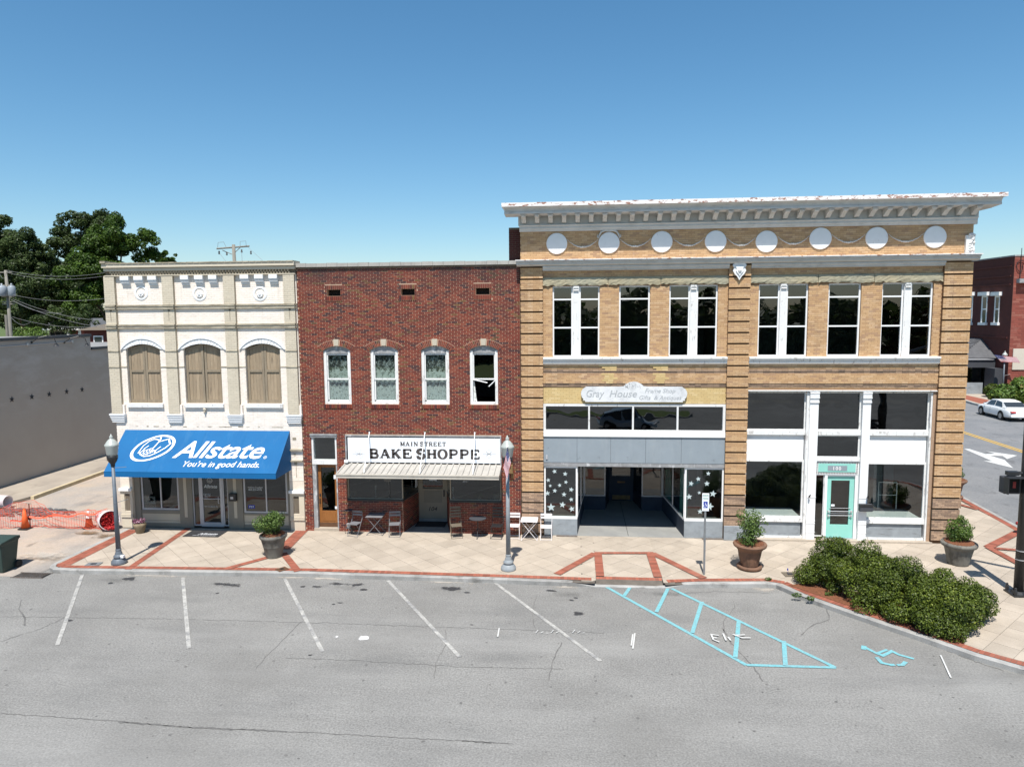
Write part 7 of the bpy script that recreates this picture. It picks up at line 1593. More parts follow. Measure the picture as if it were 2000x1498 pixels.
# debris heap and white pipe stub
x, y = G(38, 1008); dh = MB(); g = random.Random(6)
for k in range(160):
    a = g.uniform(0, 6.28); rx_ = 1.9 * math.sqrt(g.random()); xx, yy = x + rx_ * math.cos(a), y + .5 + rx_ * .3 * math.sin(a); s = g.uniform(.04, .14); dh.lathe([(.002, -s * .4), (s, 0), (s * .7, s * .4), (.002, s * .5)], (xx, yy, g.uniform(.0, .22) * (1 - rx_ / 2)), 6, r=g.random(), wob=.2)
tag(dh.build('broken_asphalt', mat('broken_asphalt', (.06, .06, .062), (.18, .18, .18), .9, 8, rnd=.5), None, fixn=True), 'heap of dark broken asphalt behind the orange net', 'rubble', kind='stuff')
x, y = G(4, 995); b = MB(); b.tube([(x - 1.4, y + .3, .30), (x + .12, y + .2, .28)], .27, 18, cap=False); o = b.build('pipe', M['whitetube'], None, smooth=True); sdm = o.modifiers.new('s', 'SOLIDIFY'); sdm.thickness = .03; tag(o, 'short white pipe lying in the alley at the left edge', 'pipe')
x2, y2 = G(2, 999); b = MB(); b.tube([(x2 - 1.4, y2 - .2, .1), (x2 + .1, y2 - .25, .09)], .08, 12); tag(b.build('pipe', M['whitetube'], None, smooth=True), 'thin white pipe in front of the wide pipe at the left edge', 'pipe')
# wheeled bin
x, y = G(-12, 1120, -.1); T = thing('wheeled_bin', 'dark green wheeled rubbish bin on the road by the storm drain', 'bin', (x, y + .3, -.12)); bz = -.12; yb = y + .36
b = MB(); v = []
for (z, w_, d0, d1) in ((0.0, .23, -.26, .26), (.12, .245, -.28, .29), (.9, .31, -.36, .38), (.96, .33, -.39, .40)): v += [(x - w_, yb + d0, bz + z), (x + w_, yb + d0, bz + z), (x + w_, yb + d1, bz + z), (x - w_, yb + d1, bz + z)]
b.add(v, [(k * 4 + i, k * 4 + (i + 1) % 4, (k + 1) * 4 + (i + 1) % 4, (k + 1) * 4 + i) for k in range(3) for i in range(4)] + [(3, 2, 1, 0)]); b.build('bin_body', M['binbody'], T, bevel=.02)
b = MB(); b.prism([(yb - .43, bz + .965), (yb + .40, bz + .965), (yb + .42, bz + 1.06), (yb + .2, bz + 1.09), (yb - .40, bz + 1.02)], x - .35, x + .35, 'X'); b.build('lid', M['binbody'], T, fixn=True, bevel=.015)
b = MB(); b.tube([(x - .3, yb + .46, bz + .98), (x + .3, yb + .46, bz + .98)], .018, 8); b.build('handle', M['binbody'], T)
for s in (-.3, .3): b = MB(); b.lathe([(.13, -.03), (.13, .03)], (x + s, yb + .32, bz + .13), 18, ax='X'); b.build('wheel', M['tyre'], T)
# storm drain
x, y = G(62, 1124, ROAD); T = thing('storm_drain', 'slotted iron storm drain in the gutter left of the pavement corner', 'drain', (x, y, ROAD)); b = MB(); b.box(x - .52, x + .52, y - .2, y + .2, ROAD + .006, ROAD + .010); b.build('drain_pit', M['vblack'], T)
for k in range(12): b = MB(); xx = x - .50 + k * .082; b.prism([(xx, y - .195), (xx + .026, y - .195), (xx + .066, y + .195), (xx + .04, y + .195)], ROAD + .011, ROAD + .028, 'Z'); b.build('bar', M['grate'], T, fixn=True)
b = MB(); b.box(x - .55, x + .55, y - .23, y - .201, ROAD + .004, ROAD + .024); b.box(x - .55, x + .55, y + .201, y + .23, ROAD + .004, ROAD + .024); b.build('drain_frame', M['grate'], T)

# ================================================================== signal pole with pedestrian head, hydrant
x, y = 12.62, -4.54; T = thing('signal_pole', 'black signal pole with a pedestrian signal at the right edge', 'signal pole', (x, y, 0))
b = MB(); b.lathe([(.13, .02), (.12, 6.2), (.001, 6.25)], (x, y, 0), 20); b.build('pole', M['black'], T, fixn=True, smooth=True)
b = MB(); b.box(x - .26, x + .26, y - .26, y + .26, .002, .05); b.lathe([(.2, .05), (.16, .12)], (x, y, 0), 16); b.build('base_plate', M['black'], T)
b = MB()
for sx_ in (-1, 1):
    for sy_ in (-1, 1): b.lathe([(.04, 0), (.045, .10), (.03, .16), (.03, .2), (.001, .22)], (x + sx_ * .2, y + sy_ * .2, .05), 10)
b.build('anchor_bolt', M['black'], T, fixn=True)
for z in (1.02, 1.28): b = MB(); b.lathe([(.134, z), (.134, z + .022)], (x, y, 0), 20); b.build('steel_band', M['alu'], T)
hx, hz = P(1972, 946, y); hd = MB(); hd.box(hx - .23, hx + .20, y - .16, y + .12, hz - .24, hz + .24); h_ = hd.build('pedestrian_signal', M['charcoal'], T, bevel=.03)
b = MB(); b.box(hx - .25, hx - .23, y - .38, y - .161, hz - .2, hz + .25); b.box(hx + .20, hx + .22, y - .38, y - .161, hz - .2, hz + .25); b.box(hx - .25, hx + .22, y - .40, y - .161, hz + .25, hz + .27); b.build('visor', M['black'], h_)
simple('lens', h_, 'vblack', (hx - .18, hx + .15, y - .175, y - .162, hz - .19, hz + .19)); b = MB(); b.box(hx - .02, hx + .06, y - .182, y - .176, hz - .06, hz + .06)
for k in range(4): b.box(hx - .02 + k * .022, hx - .02 + k * .022 + .016, y - .182, y - .176, hz + .062, hz + .12)
b.build('hand_symbol', mat('dim_red_hand', (.35, .05, .04), None, .6), h_); b = MB(); b.tube([(hx + .1, y, hz + .33), (hx + .4, y, hz + .33)], .05, 8); b.box(hx + .20, x - .1, y - .05, y + .05, hz + .1, hz + .2); b.box(hx - .1, hx + .2, y - .08, y + .08, hz + .27, hz + .38); b.build('bracket', M['black'], T)
b = MB(); b.tube([(x, y, 5.9), (x + 1.5, y - 1.4, 6.3), (x + 4, y - 3.8, 6.6)], [.09, .08, .05], 10); b.build('mast_arm', M['black'], T)
x, y = G(1995, 1044); T = thing('fire_hydrant', 'red fire hydrant behind the black signal pole', 'hydrant', (x, y, 0)); b = MB(); b.lathe([(.16, 0), (.16, .05), (.11, .06), (.11, .48), (.14, .5), (.14, .54), (.10, .62), (.05, .68), (.03, .74), (.001, .75)], (x, y, 0), 18); b.build('barrel', M['hydrant'], T, fixn=True, smooth=True)
for a in (0, 3.14, 4.71): b = MB(); b.tube([(x, y, .42), (x + .2 * math.cos(a), y + .2 * math.sin(a), .42)], .055, 10); b.build('outlet_cap', M['hydrant'], T)

# ================================================================== far corner: brick store, lamp, shrubs, car
FBX0, FBY0 = G(1965.5, 776); 
B = thing('far_brick_store', 'red brick store with tall upper windows and a shingled canopy across the side street', 'building', (FBX0 + 6, FBY0 + 10, 0))
ang_p = (G(1884, 762)); bx0, by0 = FBX0, FBY0; by1 = by0 + 42
zt_side = FZ(1965.5, 501, by0)
simple('outer_wall', B, 'farbrickd', (bx0, bx0 + .4, by0 + .02, by1, 0, zt_side), (bx0 + .41, bx0 + 26, by1 - .4, by1, 0, zt_side), (bx0 + 25.6, bx0 + 26, by0 + .4, by1 - .4, 0, zt_side))  # street face gets the darker brick: its shade is painted in
mb = MB(); mb.box(bx0 + .001, bx0 + 26, by0, by0 + .4, 0, zt_side); mb.build('side_wall', M['farmortar'], B)
mb = MB(); brickwork(None, [(bx0 + .02, bx0 + 7, 0, zt_side - .1)], [], by0, M['farbrick'], course=.2, L=.6, jt=.03, proud=.012, nparts=0, mb=mb); tag(mb.build('brickwork', M['farbrick'], B), kind='stuff')
simple('parapet', B, 'farbrickd', (bx0 - .02, bx0 + .5, by0 + 9, by1, zt_side, zt_side + .55)); simple('coping', B, 'greywood', (bx0 - .05, bx0 + .5, by0 - .05, by0 + 8.98, zt_side, zt_side + .12), (bx0 + .51, bx0 + 26, by0 - .05, by0 + .5, zt_side, zt_side + .12)); simple('roof', B, 'membrane', (bx0 + .4, bx0 + 25, by0 + .4, by1 - .4, zt_side - .8, zt_side - .6))
def fy(px, py): d_ = ray(px, py); q = CAM + d_ * (bx0 - CAM[0]) / d_[0]; return float(q[1]), float(q[2])
for (pa, pb) in ((1943, 1952.5), (1917.5, 1928.5), (1890.5, 1900)):
    ya, yb_ = fy(pa, 600)[0], fy(pb, 600)[0]; ya, yb_ = max(ya, yb_), min(ya, yb_); z0, z1 = fy(pa, 630)[1], fy(pa, 578)[1]
    w_ = MB(); jw = .14 * (ya - yb_); w_.box(bx0 - .05, bx0 - .001, yb_, yb_ + jw, z0, z1); w_.box(bx0 - .05, bx0 - .001, ya - 1.6 * jw, ya, z0, z1); w_.box(bx0 - .06, bx0 - .001, yb_ + jw, ya - 1.6 * jw, (z0 + z1) / 2 - .06, (z0 + z1) / 2 + .06); w_.box(bx0 - .05, bx0 - .001, yb_ + jw, ya - 1.6 * jw, z1 - .15, z1); f = w_.build('window', M['white'], B)
    simple('pane', f, 'carglass', (bx0 - .03, bx0 - .002, yb_ + jw + .001, ya - 1.6 * jw - .001, z0, (z0 + z1) / 2 - .061), (bx0 - .03, bx0 - .002, yb_ + jw + .001, ya - 1.6 * jw - .001, (z0 + z1) / 2 + .061, z1 - .151)); simple('head_cornice', f, 'white', (bx0 - .3, bx0 - .001, yb_ - .3, ya + .3, z1 + .002, z1 + .35)); simple('sill', f, 'white', (bx0 - .22, bx0 - .001, yb_ - .15, ya + .15, z0 - .25, z0 - .002))
for z in (zt_side * .93, zt_side * .86, zt_side * .80, zt_side * .42): simple('string_course', B, 'farbrickd', (bx0 - .08, bx0 - .001, by0 + .4, by1, z, z + .14))
# shingled canopy and glazed shopfront
zc1_, zc0_ = fy(1925, 662)[1], fy(1925, 697)[1]; yE = by0 + 2.0
rf = MB(); d_ = 3.4; rf.add([(bx0 - .01, yE + .0 + 2.5, zc1_), (bx0 - .01, by1 - 1, zc1_), (bx0 - d_, by1 - 1, zc0_), (bx0 - d_, yE, zc0_), (bx0 - .01, yE - 0.2, zc0_)], [(0, 3, 2, 1), (0, 4, 3)]); r_o = rf.build('canopy_roof', M['shingle'], B)
rows_ = 13
for k in range(rows_):
    f0, f1 = k / rows_, (k + 1.25) / rows_; f1 = min(f1, 1.02); g = random.Random(k); sm = MB(); yy = yE + 2.5 * (1 - (f0 + f1) / 2)
    while yy < by1 - 1:
        L_ = g.uniform(.5, .9); xa, za_ = bx0 - d_ * f0, zc1_ + (zc0_ - zc1_) * f0; xb, zb_ = bx0 - d_ * f1, zc1_ + (zc0_ - zc1_) * f1
        sm.add([(xa, yy, za_ + .01), (xa, yy + L_ - .03, za_ + .01), (xb, yy + L_ - .03, zb_ + .05), (xb, yy, zb_ + .05)], [(0, 3, 2, 1)], 0, g.random()); yy += L_
    sm.build('shingle_row', M['shingle'], r_o)
simple('canopy_fascia', B, 'charcoal', (bx0 - d_ - .02, bx0 - d_ + .3, yE, by1 - 1, zc0_ - .9, zc0_ - .003), (bx0 - d_ + .301, bx0 - .01, yE, yE + .3, zc0_ - .9, zc0_ - .003)); simple('gutter', B, 'alu', (bx0 - d_ - .12, bx0 - d_ - .021, yE, yE + 14, zc0_ - .18, zc0_ - .05), (bx0 - d_ - .12, bx0 - .2, yE - .12, yE - .001, zc0_ - .18, zc0_ - .05))
simple('shop_wall', B, 'charcoal', (bx0 - .8, bx0 - .1, by0 + .6, by0 + 2.2, 0, zc0_ - .9), (bx0 - d_ + .2, bx0 - d_ + .6, by0 + 2.4, by0 + 2.8, 0, zc0_ - .9), (bx0 - d_ + .2, bx0 - d_ + .5, by0 + 2.9, by0 + 12, 0, 1.0)); simple('shop_interior', B, 'vblack', (bx0 - .3, bx0 - .01, by0 + 2.3, by1 - 2, 0, zc0_ - .9))
sw_ = simple('shop_window', B, 'alu', (bx0 - d_ + .25, bx0 - d_ + .35, by0 + 2.81, by0 + 2.95, 1.0, zc0_ - .9), (bx0 - d_ + .25, bx0 - d_ + .35, by0 + 7, by0 + 7.15, 1.0, zc0_ - .9)); simple('pane', sw_, 'glassd', (bx0 - d_ + .29, bx0 - d_ + .30, by0 + 2.96, by0 + 6.99, 1.0, zc0_ - .9), (bx0 - d_ + .6, bx0 - .8, by0 + 2.5, by0 + 2.51, .6, zc0_ - .9))
simple('side_sill_wall', B, 'bulk', (bx0 - d_ + .61, bx0 - .81, by0 + 2.4, by0 + 2.6, 0, 1.1))
# iron sign bracket, white board on the flank
wbx0, wbz1 = P(1979, 681, by0 - .06); wbx1, wbz0 = P(2030, 722, by0 - .06); ob = simple('wall_board', B, 'siding', (wbx0, wbx1, by0 - .1, by0 - .015, wbz0, wbz1)); ob['label'] = 'blank white board fixed to the brick side wall'
simple('wall_bracket', B, 'greywood', (FX(1985, 545, by0), FX(2010, 545, by0), by0 - .5, by0 - .01, FZ(1990, 553, by0), FZ(1990, 545, by0))); mb = MB(); xx, zz = P(1996, 520, by0 - .1)
mb.tube([(xx - .1, by0 - .1, zz - 1.6), (xx - .1, by0 - .1, zz + 1.6)], .03, 5); mb.tube([(xx - .1 + .55 * math.cos(a) * (1 - a / 9), by0 - .1, zz + .5 * math.sin(a)) for a in [k * .6 for k in range(12)]], .03, 5); mb.build('iron_scroll', M['black'], B)
# shrubs
x, y = G(1985, 790); T = thing('shrub', 'loose yellow green shrubs along the far brick side wall', 'shrub', (x + 1.5, y + 2, 0)); v, r = leaves(9000, [(x - 1.2 + k * .8, y + .5 + (k % 3) * .5, .7 + .2 * math.sin(k * 2), .8, .8, .6 + .2 * (k % 2)) for k in range(9)] + [(x + 1.2, y + 1.5, 1.5, .8, .8, .7), (x + 2.6, y + 1.5, 1.7, .9, .8, .8)], .13, 5); leafobj('foliage', v, r, M['leafr'], T)
x, y = G(1949, 779); T = thing('shrub', 'dark round shrub at the foot of the distant lamp post', 'shrub', (x, y + 1.2, 0)); v, r = leaves(2500, [(x + .2, y + 1.2, .6, .7, .7, .65)], .09, 6); leafobj('foliage', v, r, M['leafh'], T)
# scarecrow-like figure: white wide-brim hat on a display bust beside the shopfront
x, y = G(1934, 764); T = thing('garden_figure', 'pale garden figure in a wide white hat beside the far shop window', 'ornament', (x, y, 0)); b = MB(); zf_ = FZ(1934, 756, y) - 0; b.lathe([(.35, 0), (.4, .5), (.3, 1.0), (.12, 1.25)], (x, y, 0.3), 12); b.build('body', mat('pale_lime_cloth', (.55, .6, .3), None, .9), T, fixn=True, smooth=True); b = MB(); b.lathe([(.01, 1.5), (.16, 1.58), (.17, 1.75), (.01, 1.85)], (x, y, .1), 12); b.build('head', M['potsmall'], T, fixn=True, smooth=True); b = MB(); b.lathe([(.45, 1.80), (.46, 1.83), (.2, 1.86), (.18, 2.0), (.001, 2.03)], (x, y, .1), 16); b.build('hat', M['white'], T, fixn=True)
def car(label, loc, rz, paint, hatch=False, L=4.8, Wd=1.78, H=1.42):
    t = thing('parked_car', label, 'car', (0, 0, 0)); hl = L / 2; hw = Wd / 2
    # stations: x, z sill, z shoulder, half width, z top of body centre
    if not hatch: S_ = [(-hl, .42, .62, .62, .66), (-hl + .12, .28, .80, .76, .86), (-hl + .5, .22, .92, hw - .03, .97), (-1.05, .2, .95, hw, 1.0), (0, .2, .93, hw, .97), (1.0, .2, .90, hw, .95), (1.6, .22, .84, hw - .02, .90), (2.05, .24, .74, hw - .08, .80), (hl - .08, .30, .60, .68, .66), (hl, .38, .52, .55, .55)]
    else: S_ = [(-hl, .42, .78, .66, .86), (-hl + .08, .28, .95, .78, 1.0), (-hl + .5, .22, 1.0, hw - .02, 1.05), (-.8, .2, .98, hw, 1.02), (.3, .2, .95, hw, 1.0), (1.0, .2, .92, hw, .97), (1.5, .22, .84, hw - .03, .88), (hl - .1, .30, .64, .66, .68), (hl, .38, .54, .55, .56)]
    b = MB(); vs = []; n = 10
    for (x, zs, zh, w_, zt) in S_:
        pr = [(-w_ * .92, zs), (-w_, zs + .12), (-w_ * 1.0, (zs + zh) / 2), (-w_ * .97, zh), (-w_ * .72, zt)]; pr += [(-p, q) for p, q in pr[::-1]]; vs += [(x, p, q) for p, q in pr]
    m_ = len(S_); b.add(vs, [(i * n + j, (i + 1) * n + j, (i + 1) * n + (j + 1) % n, i * n + (j + 1) % n) for i in range(m_ - 1) for j in range(n)] + [tuple(range(n)), tuple((m_ - 1) * n + j for j in range(n - 1, -1, -1))])
    o = b.build('body', M[paint], t, fixn=True, smooth=True); bv = o.modifiers.new('sub', 'SUBSURF'); bv.levels = 1; bv.render_levels = 2
    # cabin
    if not hatch: cab = [(-1.75, .97, .70, .97), (-1.05, .97, .62, 1.34), (-.3, .96, .60, H), (.35, .95, .60, H - .03), (1.25, .93, .72, .93)]
    else: cab = [(-hl + .12, 1.0, .70, 1.02), (-hl + .38, 1.0, .62, 1.42), (-.4, .99, .62, H + .02), (.3, .97, .60, H), (1.3, .93, .70, .93)]
    vs = []
    for (x, z0, w_, z1) in cab: vs += [(x, -hw + .10, z0 - .02), (x, -w_, z1), (x, w_, z1), (x, hw - .10, z0 - .02)]
    k = len(cab); b = MB(); fs = []
    for i in range(k - 1):
        for j in range(3): fs.append((i * 4 + j, (i + 1) * 4 + j, (i + 1) * 4 + j + 1, i * 4 + j + 1))
    b.add(vs, fs); o = b.build('cabin', M[paint], t, fixn=True, smooth=False)
    def quad(name, pts, m, par=t): q = MB(); q.add(pts, [tuple(range(len(pts)))]); return q.build(name, M[m], par)
    def lerp(a, b_, f): return tuple(a[i] + (b_[i] - a[i]) * f for i in range(3))
    for s in (-1, 1):
        idx = 0 if s < 0 else 3; idt = 1 if s < 0 else 2
        for (i, fa, fb) in ((1, -.75, .92), (2, .06, .98 + .7)):
            def bt(x, top):
                xs = [c[0] for c in cab]; yy = np.interp(x, xs, [-c[2] if s < 0 else c[2] for c in cab]); zz = np.interp(x, xs, [c[3] for c in cab]); z0 = np.interp(x, xs, [c[1] for c in cab]); y0 = s * (hw - .10); f = .90 if top else .12; return (x, y0 + (yy - y0) * f + s * .015, z0 + (zz - z0) * f)
            xa, xb = ((cab[1][0] - .05, -.34) if i == 1 else (-.26, .80)); xb_t = xb if i == 1 else .42; xa_t = xa + .08 if i == 1 else xa
            quad('side_window', [bt(xa - (.25 if i == 1 and not hatch else 0), 0), bt(xb, 0), bt(xb_t, 1), bt(xa_t, 1)], 'carglass')
    r0 = cab[0]; r1 = cab[1]; quad('rear_window', [lerp((r0[0], -r0[2] + .0, r0[3]), (r1[0], -r1[2], r1[3]), .12), lerp((r0[0], r0[2], r0[3]), (r1[0], r1[2], r1[3]), .12), lerp((r0[0], r0[2], r0[3]), (r1[0], r1[2], r1[3]), .92), lerp((r0[0], -r0[2], r0[3]), (r1[0], -r1[2], r1[3]), .92)], 'carglass').location = (-.015, 0, .012)
    r0 = cab[4]; r1 = cab[3]; quad('windscreen', [lerp((r0[0], -r0[2], r0[3]), (r1[0], -r1[2], r1[3]), .08), lerp((r0[0], r0[2], r0[3]), (r1[0], r1[2], r1[3]), .08), lerp((r0[0], r0[2], r0[3]), (r1[0], r1[2], r1[3]), .94), lerp((r0[0], -r0[2], r0[3]), (r1[0], -r1[2], r1[3]), .94)], 'carglass').location = (.015, 0, .012)
    for sx_ in (-1.32 if not hatch else -1.25, 1.38 if not hatch else 1.25):
        for s in (-1, 1):
            w_ = MB(); w_.lathe([(.31, -.10), (.325, -.06), (.325, .08), (.30, .11), (.22, .115)], (sx_, s * (hw - .10), .325), 22, ax='Y'); tr = w_.build('wheel', M['tyre'], t, fixn=True); w_ = MB(); w_.lathe([(.20, -.12), (.205, .12), (.05, .13 if s > 0 else .12)], (sx_, s * (hw - .10), .325), 5 * 2, ax='Y'); w_.build('rim', M['rim'], tr, fixn=True)
            a_ = MB(); a_.lathe([(.37, -.02), (.37, .02)], (sx_, s * (hw - .012), .36), 22, ax='Y'); a_.build('wheel_arch', M['vblack'], t)
    for s in (-1, 1):
        q = MB(); q.box(-hl - .015 + (.0 if not hatch else .03), -hl + .22, s * .55 - .16, s * .55 + .16, .66 if not hatch else .8, .78 if not hatch else .98); q.build('tail_light', M['redlens'], t, bevel=.02); q = MB(); q.box(hl - .28, hl - .08, s * .55 - .13, s * .55 + .13, .58, .68); q.build('headlight', M['alu'], t, bevel=.02); q = MB(); q.box(.78, .95, s * (hw + .02) - .06, s * (hw + .02) + .06, .92, 1.03); q.build('mirror', M[paint], t, bevel=.02)
        q = MB(); q.box(-.05, .12, s * (hw + .0) - .01, s * (hw + .0) + .01, .80, .83); q.box(-1.0, -.83, s * (hw + .0) - .01, s * (hw) + .01, .80, .83); q.build('door_handle', M[paint], t)
    q = MB(); q.box(-hl - .03, -hl + .3, -.72, .72, .34, .50); q.build('rear_bumper', M[paint], t, bevel=.04)
    t.location = loc; t.rotation_euler = (0, 0, rz); return t
x, y = 32.35, 31.1; car('white four door saloon parked at the far kerb of the side street', (x, y, ROAD), R(88), 'carwhite')
x2, y2 = G(2030, 830); 
# the parked hatchback across the street that the ribbon window mirrors
ya_ = -24.15 + .12; car('silver blue hatchback parked across the road, mirrored in the ribbon window', (3.55, ya_, ROAD), 0, 'carsilver', hatch=True, L=4.1, Wd=1.72, H=1.46)
md = MB(); md.prism([(-30, -30.5), (6, -30.5), (9, -31.5), (9, -33), (-30, -33)], ROAD, .02, 'Z'); tag(md.build('grass_median', M['grass'], fixn=True), kind='structure'); md = MB(); md.prism([(-30, -30.3), (6.1, -30.3), (9.2, -31.4), (9, -31.5), (6, -30.5), (-30, -30.5)], ROAD, .03, 'Z'); tag(md.build('median_kerb', M['kerb'], fixn=True), kind='structure')

# ================================================================== trees, houses, utility poles behind the left buildings
def tree(x, y, h, lobes, n, size, lm, label, seed, base=.38, group='tall trees behind the grey building', trunk=.35, name='broadleaf_tree'):
    t = thing(name, label, 'tree', (x, y, 0), group); g = random.Random(seed); tk_ = MB(); sp = []
    tk_.tube([(x, y, -.2), (x + .2, y, h * .3), (x - .1, y + .1, h * .55), (x, y, h * .8)], [trunk, trunk * .8, trunk * .5, .08], 8)
    for (lx_, ly_, lz_, r_, rz_) in lobes:
        tk_.tube([(x, y, lz_ * .45), (x + lx_ * .5, y + ly_ * .5, lz_ * .8), (x + lx_, y + ly_, lz_)], [trunk * .45, trunk * .25, .05], 6)
        for k in range(20):
            a = g.uniform(0, 6.28); t_ = g.uniform(-.95, .95); s = r_ * g.uniform(.14, .40); q = math.sqrt(1 - t_ * t_) * r_ * g.uniform(.3, 1.1)
            sp.append((x + lx_ + q * math.cos(a), y + ly_ + q * math.sin(a), lz_ + t_ * rz_ * 1.15, s, s, s * .8))
    tk_.build('trunk', M['bark'], t, smooth=True); v, r = leaves(n, sp, size, seed, up=.6); leafobj('crown', v, r, lm, t); return t
def at(px, py, Y): return (FX(px, py, Y), Y, FZ(px, py, Y))
def lobes_at(x, y, L): return [(FX(px, py, y) - x, dy, FZ(px, py, y), r_, rz_) for (px, py, r_, rz_, dy) in L]
Y1 = 46; x1_ = FX(232, 600, Y1)
tree(x1_, Y1, 16, lobes_at(x1_, Y1, [(240, 455, 2.3, 1.5, 0), (272, 480, 2.0, 1.3, .5), (205, 475, 2.1, 1.6, 0), (235, 500, 3, 1.8, -.5), (185, 510, 2.4, 1.6, 0), (200, 545, 3, 2, -1), (240, 545, 3, 2, 0), (160, 560, 2.4, 1.8, -.5), (190, 595, 2.6, 1.6, 0)]), 60000, .135, M['tleaf'], 'tall bright green tree rising over the cream building', 201)
Y2 = 58; x2_ = FX(150, 600, Y2)
tree(x2_, Y2, 19, lobes_at(x2_, Y2, [(160, 445, 2.6, 1.4, 0), (185, 437, 2.2, 1.1, 1), (125, 462, 2.0, 1.4, 0), (135, 500, 2.4, 1.9, 0), (120, 535, 2.2, 1.8, 1), (150, 560, 3.4, 2.2, 0), (110, 580, 3, 2, 0), (205, 428, 1.6, .8, 0)]), 38000, .15, M['tleafd'], 'darker thin crowned tree just left of the bright green one', 202)
Y3 = 44; x3_ = FX(45, 600, Y3)
tree(x3_, Y3, 16, lobes_at(x3_, Y3, [(45, 480, 1.9, 1.2, 0), (62, 505, 1.7, 1.3, .5), (22, 500, 1.8, 1.4, 0), (50, 535, 2.5, 1.7, 0), (20, 545, 2.3, 1.6, 0), (70, 570, 2.4, 1.8, -.4), (30, 590, 2.6, 1.7, 0), (95, 600, 2.2, 1.5, -.5), (60, 615, 2.4, 1.5, 0)]), 52000, .13, M['tleafd'], 'broad dark tree behind the utility pole with transformers', 203)
Y4 = 50; x4_ = FX(-30, 600, Y4)
tree(x4_, Y4, 18, lobes_at(x4_, Y4, [(-8, 455, 2.5, 1.5, 0), (8, 480, 2.0, 1.5, 0), (-25, 500, 3, 2, 0), (5, 530, 3, 2, 0), (-10, 590, 3.5, 2.2, 0)]), 28000, .14, M['tleafd'], 'tall dark tree cut off by the left edge', 204)
Y5 = 62; x5_ = FX(326, 600, Y5)
tree(x5_, Y5, 13, lobes_at(x5_, Y5, [(326, 503, 1.0, .6, 0), (320, 520, 1.3, .9, 0), (334, 530, 1.1, 1.0, 0)]), 3500, .2, M['tleaf'], 'small green treetop peeping over the middle of the cream building', 205, trunk=.2)
Y6 = 66; x6_ = FX(105, 600, Y6)
tree(x6_, Y6, 14, lobes_at(x6_, Y6, [(100, 540, 3, 2, 0), (135, 575, 3.5, 2.4, 0), (60, 580, 3.5, 2.5, 0), (180, 590, 4, 2.5, 0), (100, 605, 4, 2, 0), (20, 600, 4, 2.5, 0)]), 42000, .17, M['tleafd'], 'deep green background tree filling the gap between the tall trees', 206)
Y7 = 40; x7_ = FX(118, 640, Y7)
tree(x7_, Y7, 8, lobes_at(x7_, Y7, [(118, 622, 1.5, .9, 0), (100, 630, 1.1, .7, 0), (135, 630, 1.2, .8, 0), (160, 622, 1.5, 1.0, 0)]), 3500, .13, M['tleafd'], 'small tree in front of the pale house behind the grey building', 207, trunk=.12, name='small_tree')
for px, w_, lab in ((48, 1.3, 'rounded yellow green bush left behind the grey building roof'), (70, 1.3, 'rounded yellow green bush right of its twin behind the grey roof')):
    x, y = FX(px, 648, 38), 38; z = FZ(px, 648, 38); T = thing('bush', lab, 'bush', (x, y, 0), 'rounded bushes behind the grey roof'); v, r = leaves(3500, [(x, y, z - .3, w_ * .75, w_ * .75, .8), (x + .3, y, z - .6, w_ * .7, w_ * .7, .7), (x - .4, y, z - .9, 1, 1, .9), (x, y, 1.5, 1.2, 1.2, 2.2)], .09, px); leafobj('foliage', v, r, M['leafr'], T)
H_ = 52; B = thing('pale_house', 'low pale house with a carport behind the grey building', 'house', (FX(120, 640, H_), H_, 0)); hx0, hx1 = FX(84, 640, H_), FX(160, 640, H_); zr = FZ(100, 638, H_)
simple('wall', B, 'siding', (hx0 + .3, hx1 - 1.6, H_ + .5, H_ + 6, 0, zr - .3)); simple('brick_wall', B, 'farbrick', (hx1 - 1.59, hx1 - .4, H_ + .4, H_ + 6, 0, zr - .3)); b = MB(); b.prism([(hx0 - .2, zr - .3), (hx1 + .2, zr - .3), (hx1 - .8, zr + .9), (hx0 + 1.5, zr + .9)], H_ - .2, H_ + 7); b.build('roof', M['roofg'], B, fixn=True); simple('fascia', B, 'white', (hx0 - .25, hx1 + .2, H_ - .25, H_ - .201, zr - .4, zr - .2)); simple('post', B, 'white', (hx0 + .1, hx0 + .35, H_, H_ + .2, 0, zr - .3), (hx1 - .5, hx1 - .3, H_, H_ + .2, 0, zr - .3), (hx1 - 1.9, hx1 - 1.65, H_, H_ + .2, 0, zr - .3)); simple('garage_opening', B, 'vblack', (hx0 + .5, hx1 - 2.2, H_ + .45, H_ + .499, 0, zr - .6))
H_ = 34; B = thing('dark_brick_house', 'dark brick house under the trees just left of the cream building', 'house', (FX(180, 660, H_), H_, 0)); hx0, hx1 = FX(160, 660, H_), FX(203, 660, H_) + 4; zr = FZ(180, 645, H_)
simple('wall', B, 'farbrickd', (hx0, hx1, H_ + .3, H_ + 8, 0, zr)); b = MB(); b.prism([(H_ - .2, zr), (H_ + 8.5, zr), (H_ + 4, zr + .5)], hx0 - .4, hx1 + .4, 'X'); b.build('roof', M['shutterd'], B, fixn=True); f = simple('window', B, 'white', (hx0 + .9, hx0 + 1.8, H_ + .24, H_ + .29, zr - 1.3, zr - .5)); simple('pane', f, 'carglass', (hx0 + 1.0, hx0 + 1.7, H_ + .22, H_ + .239, zr - 1.2, zr - .6))
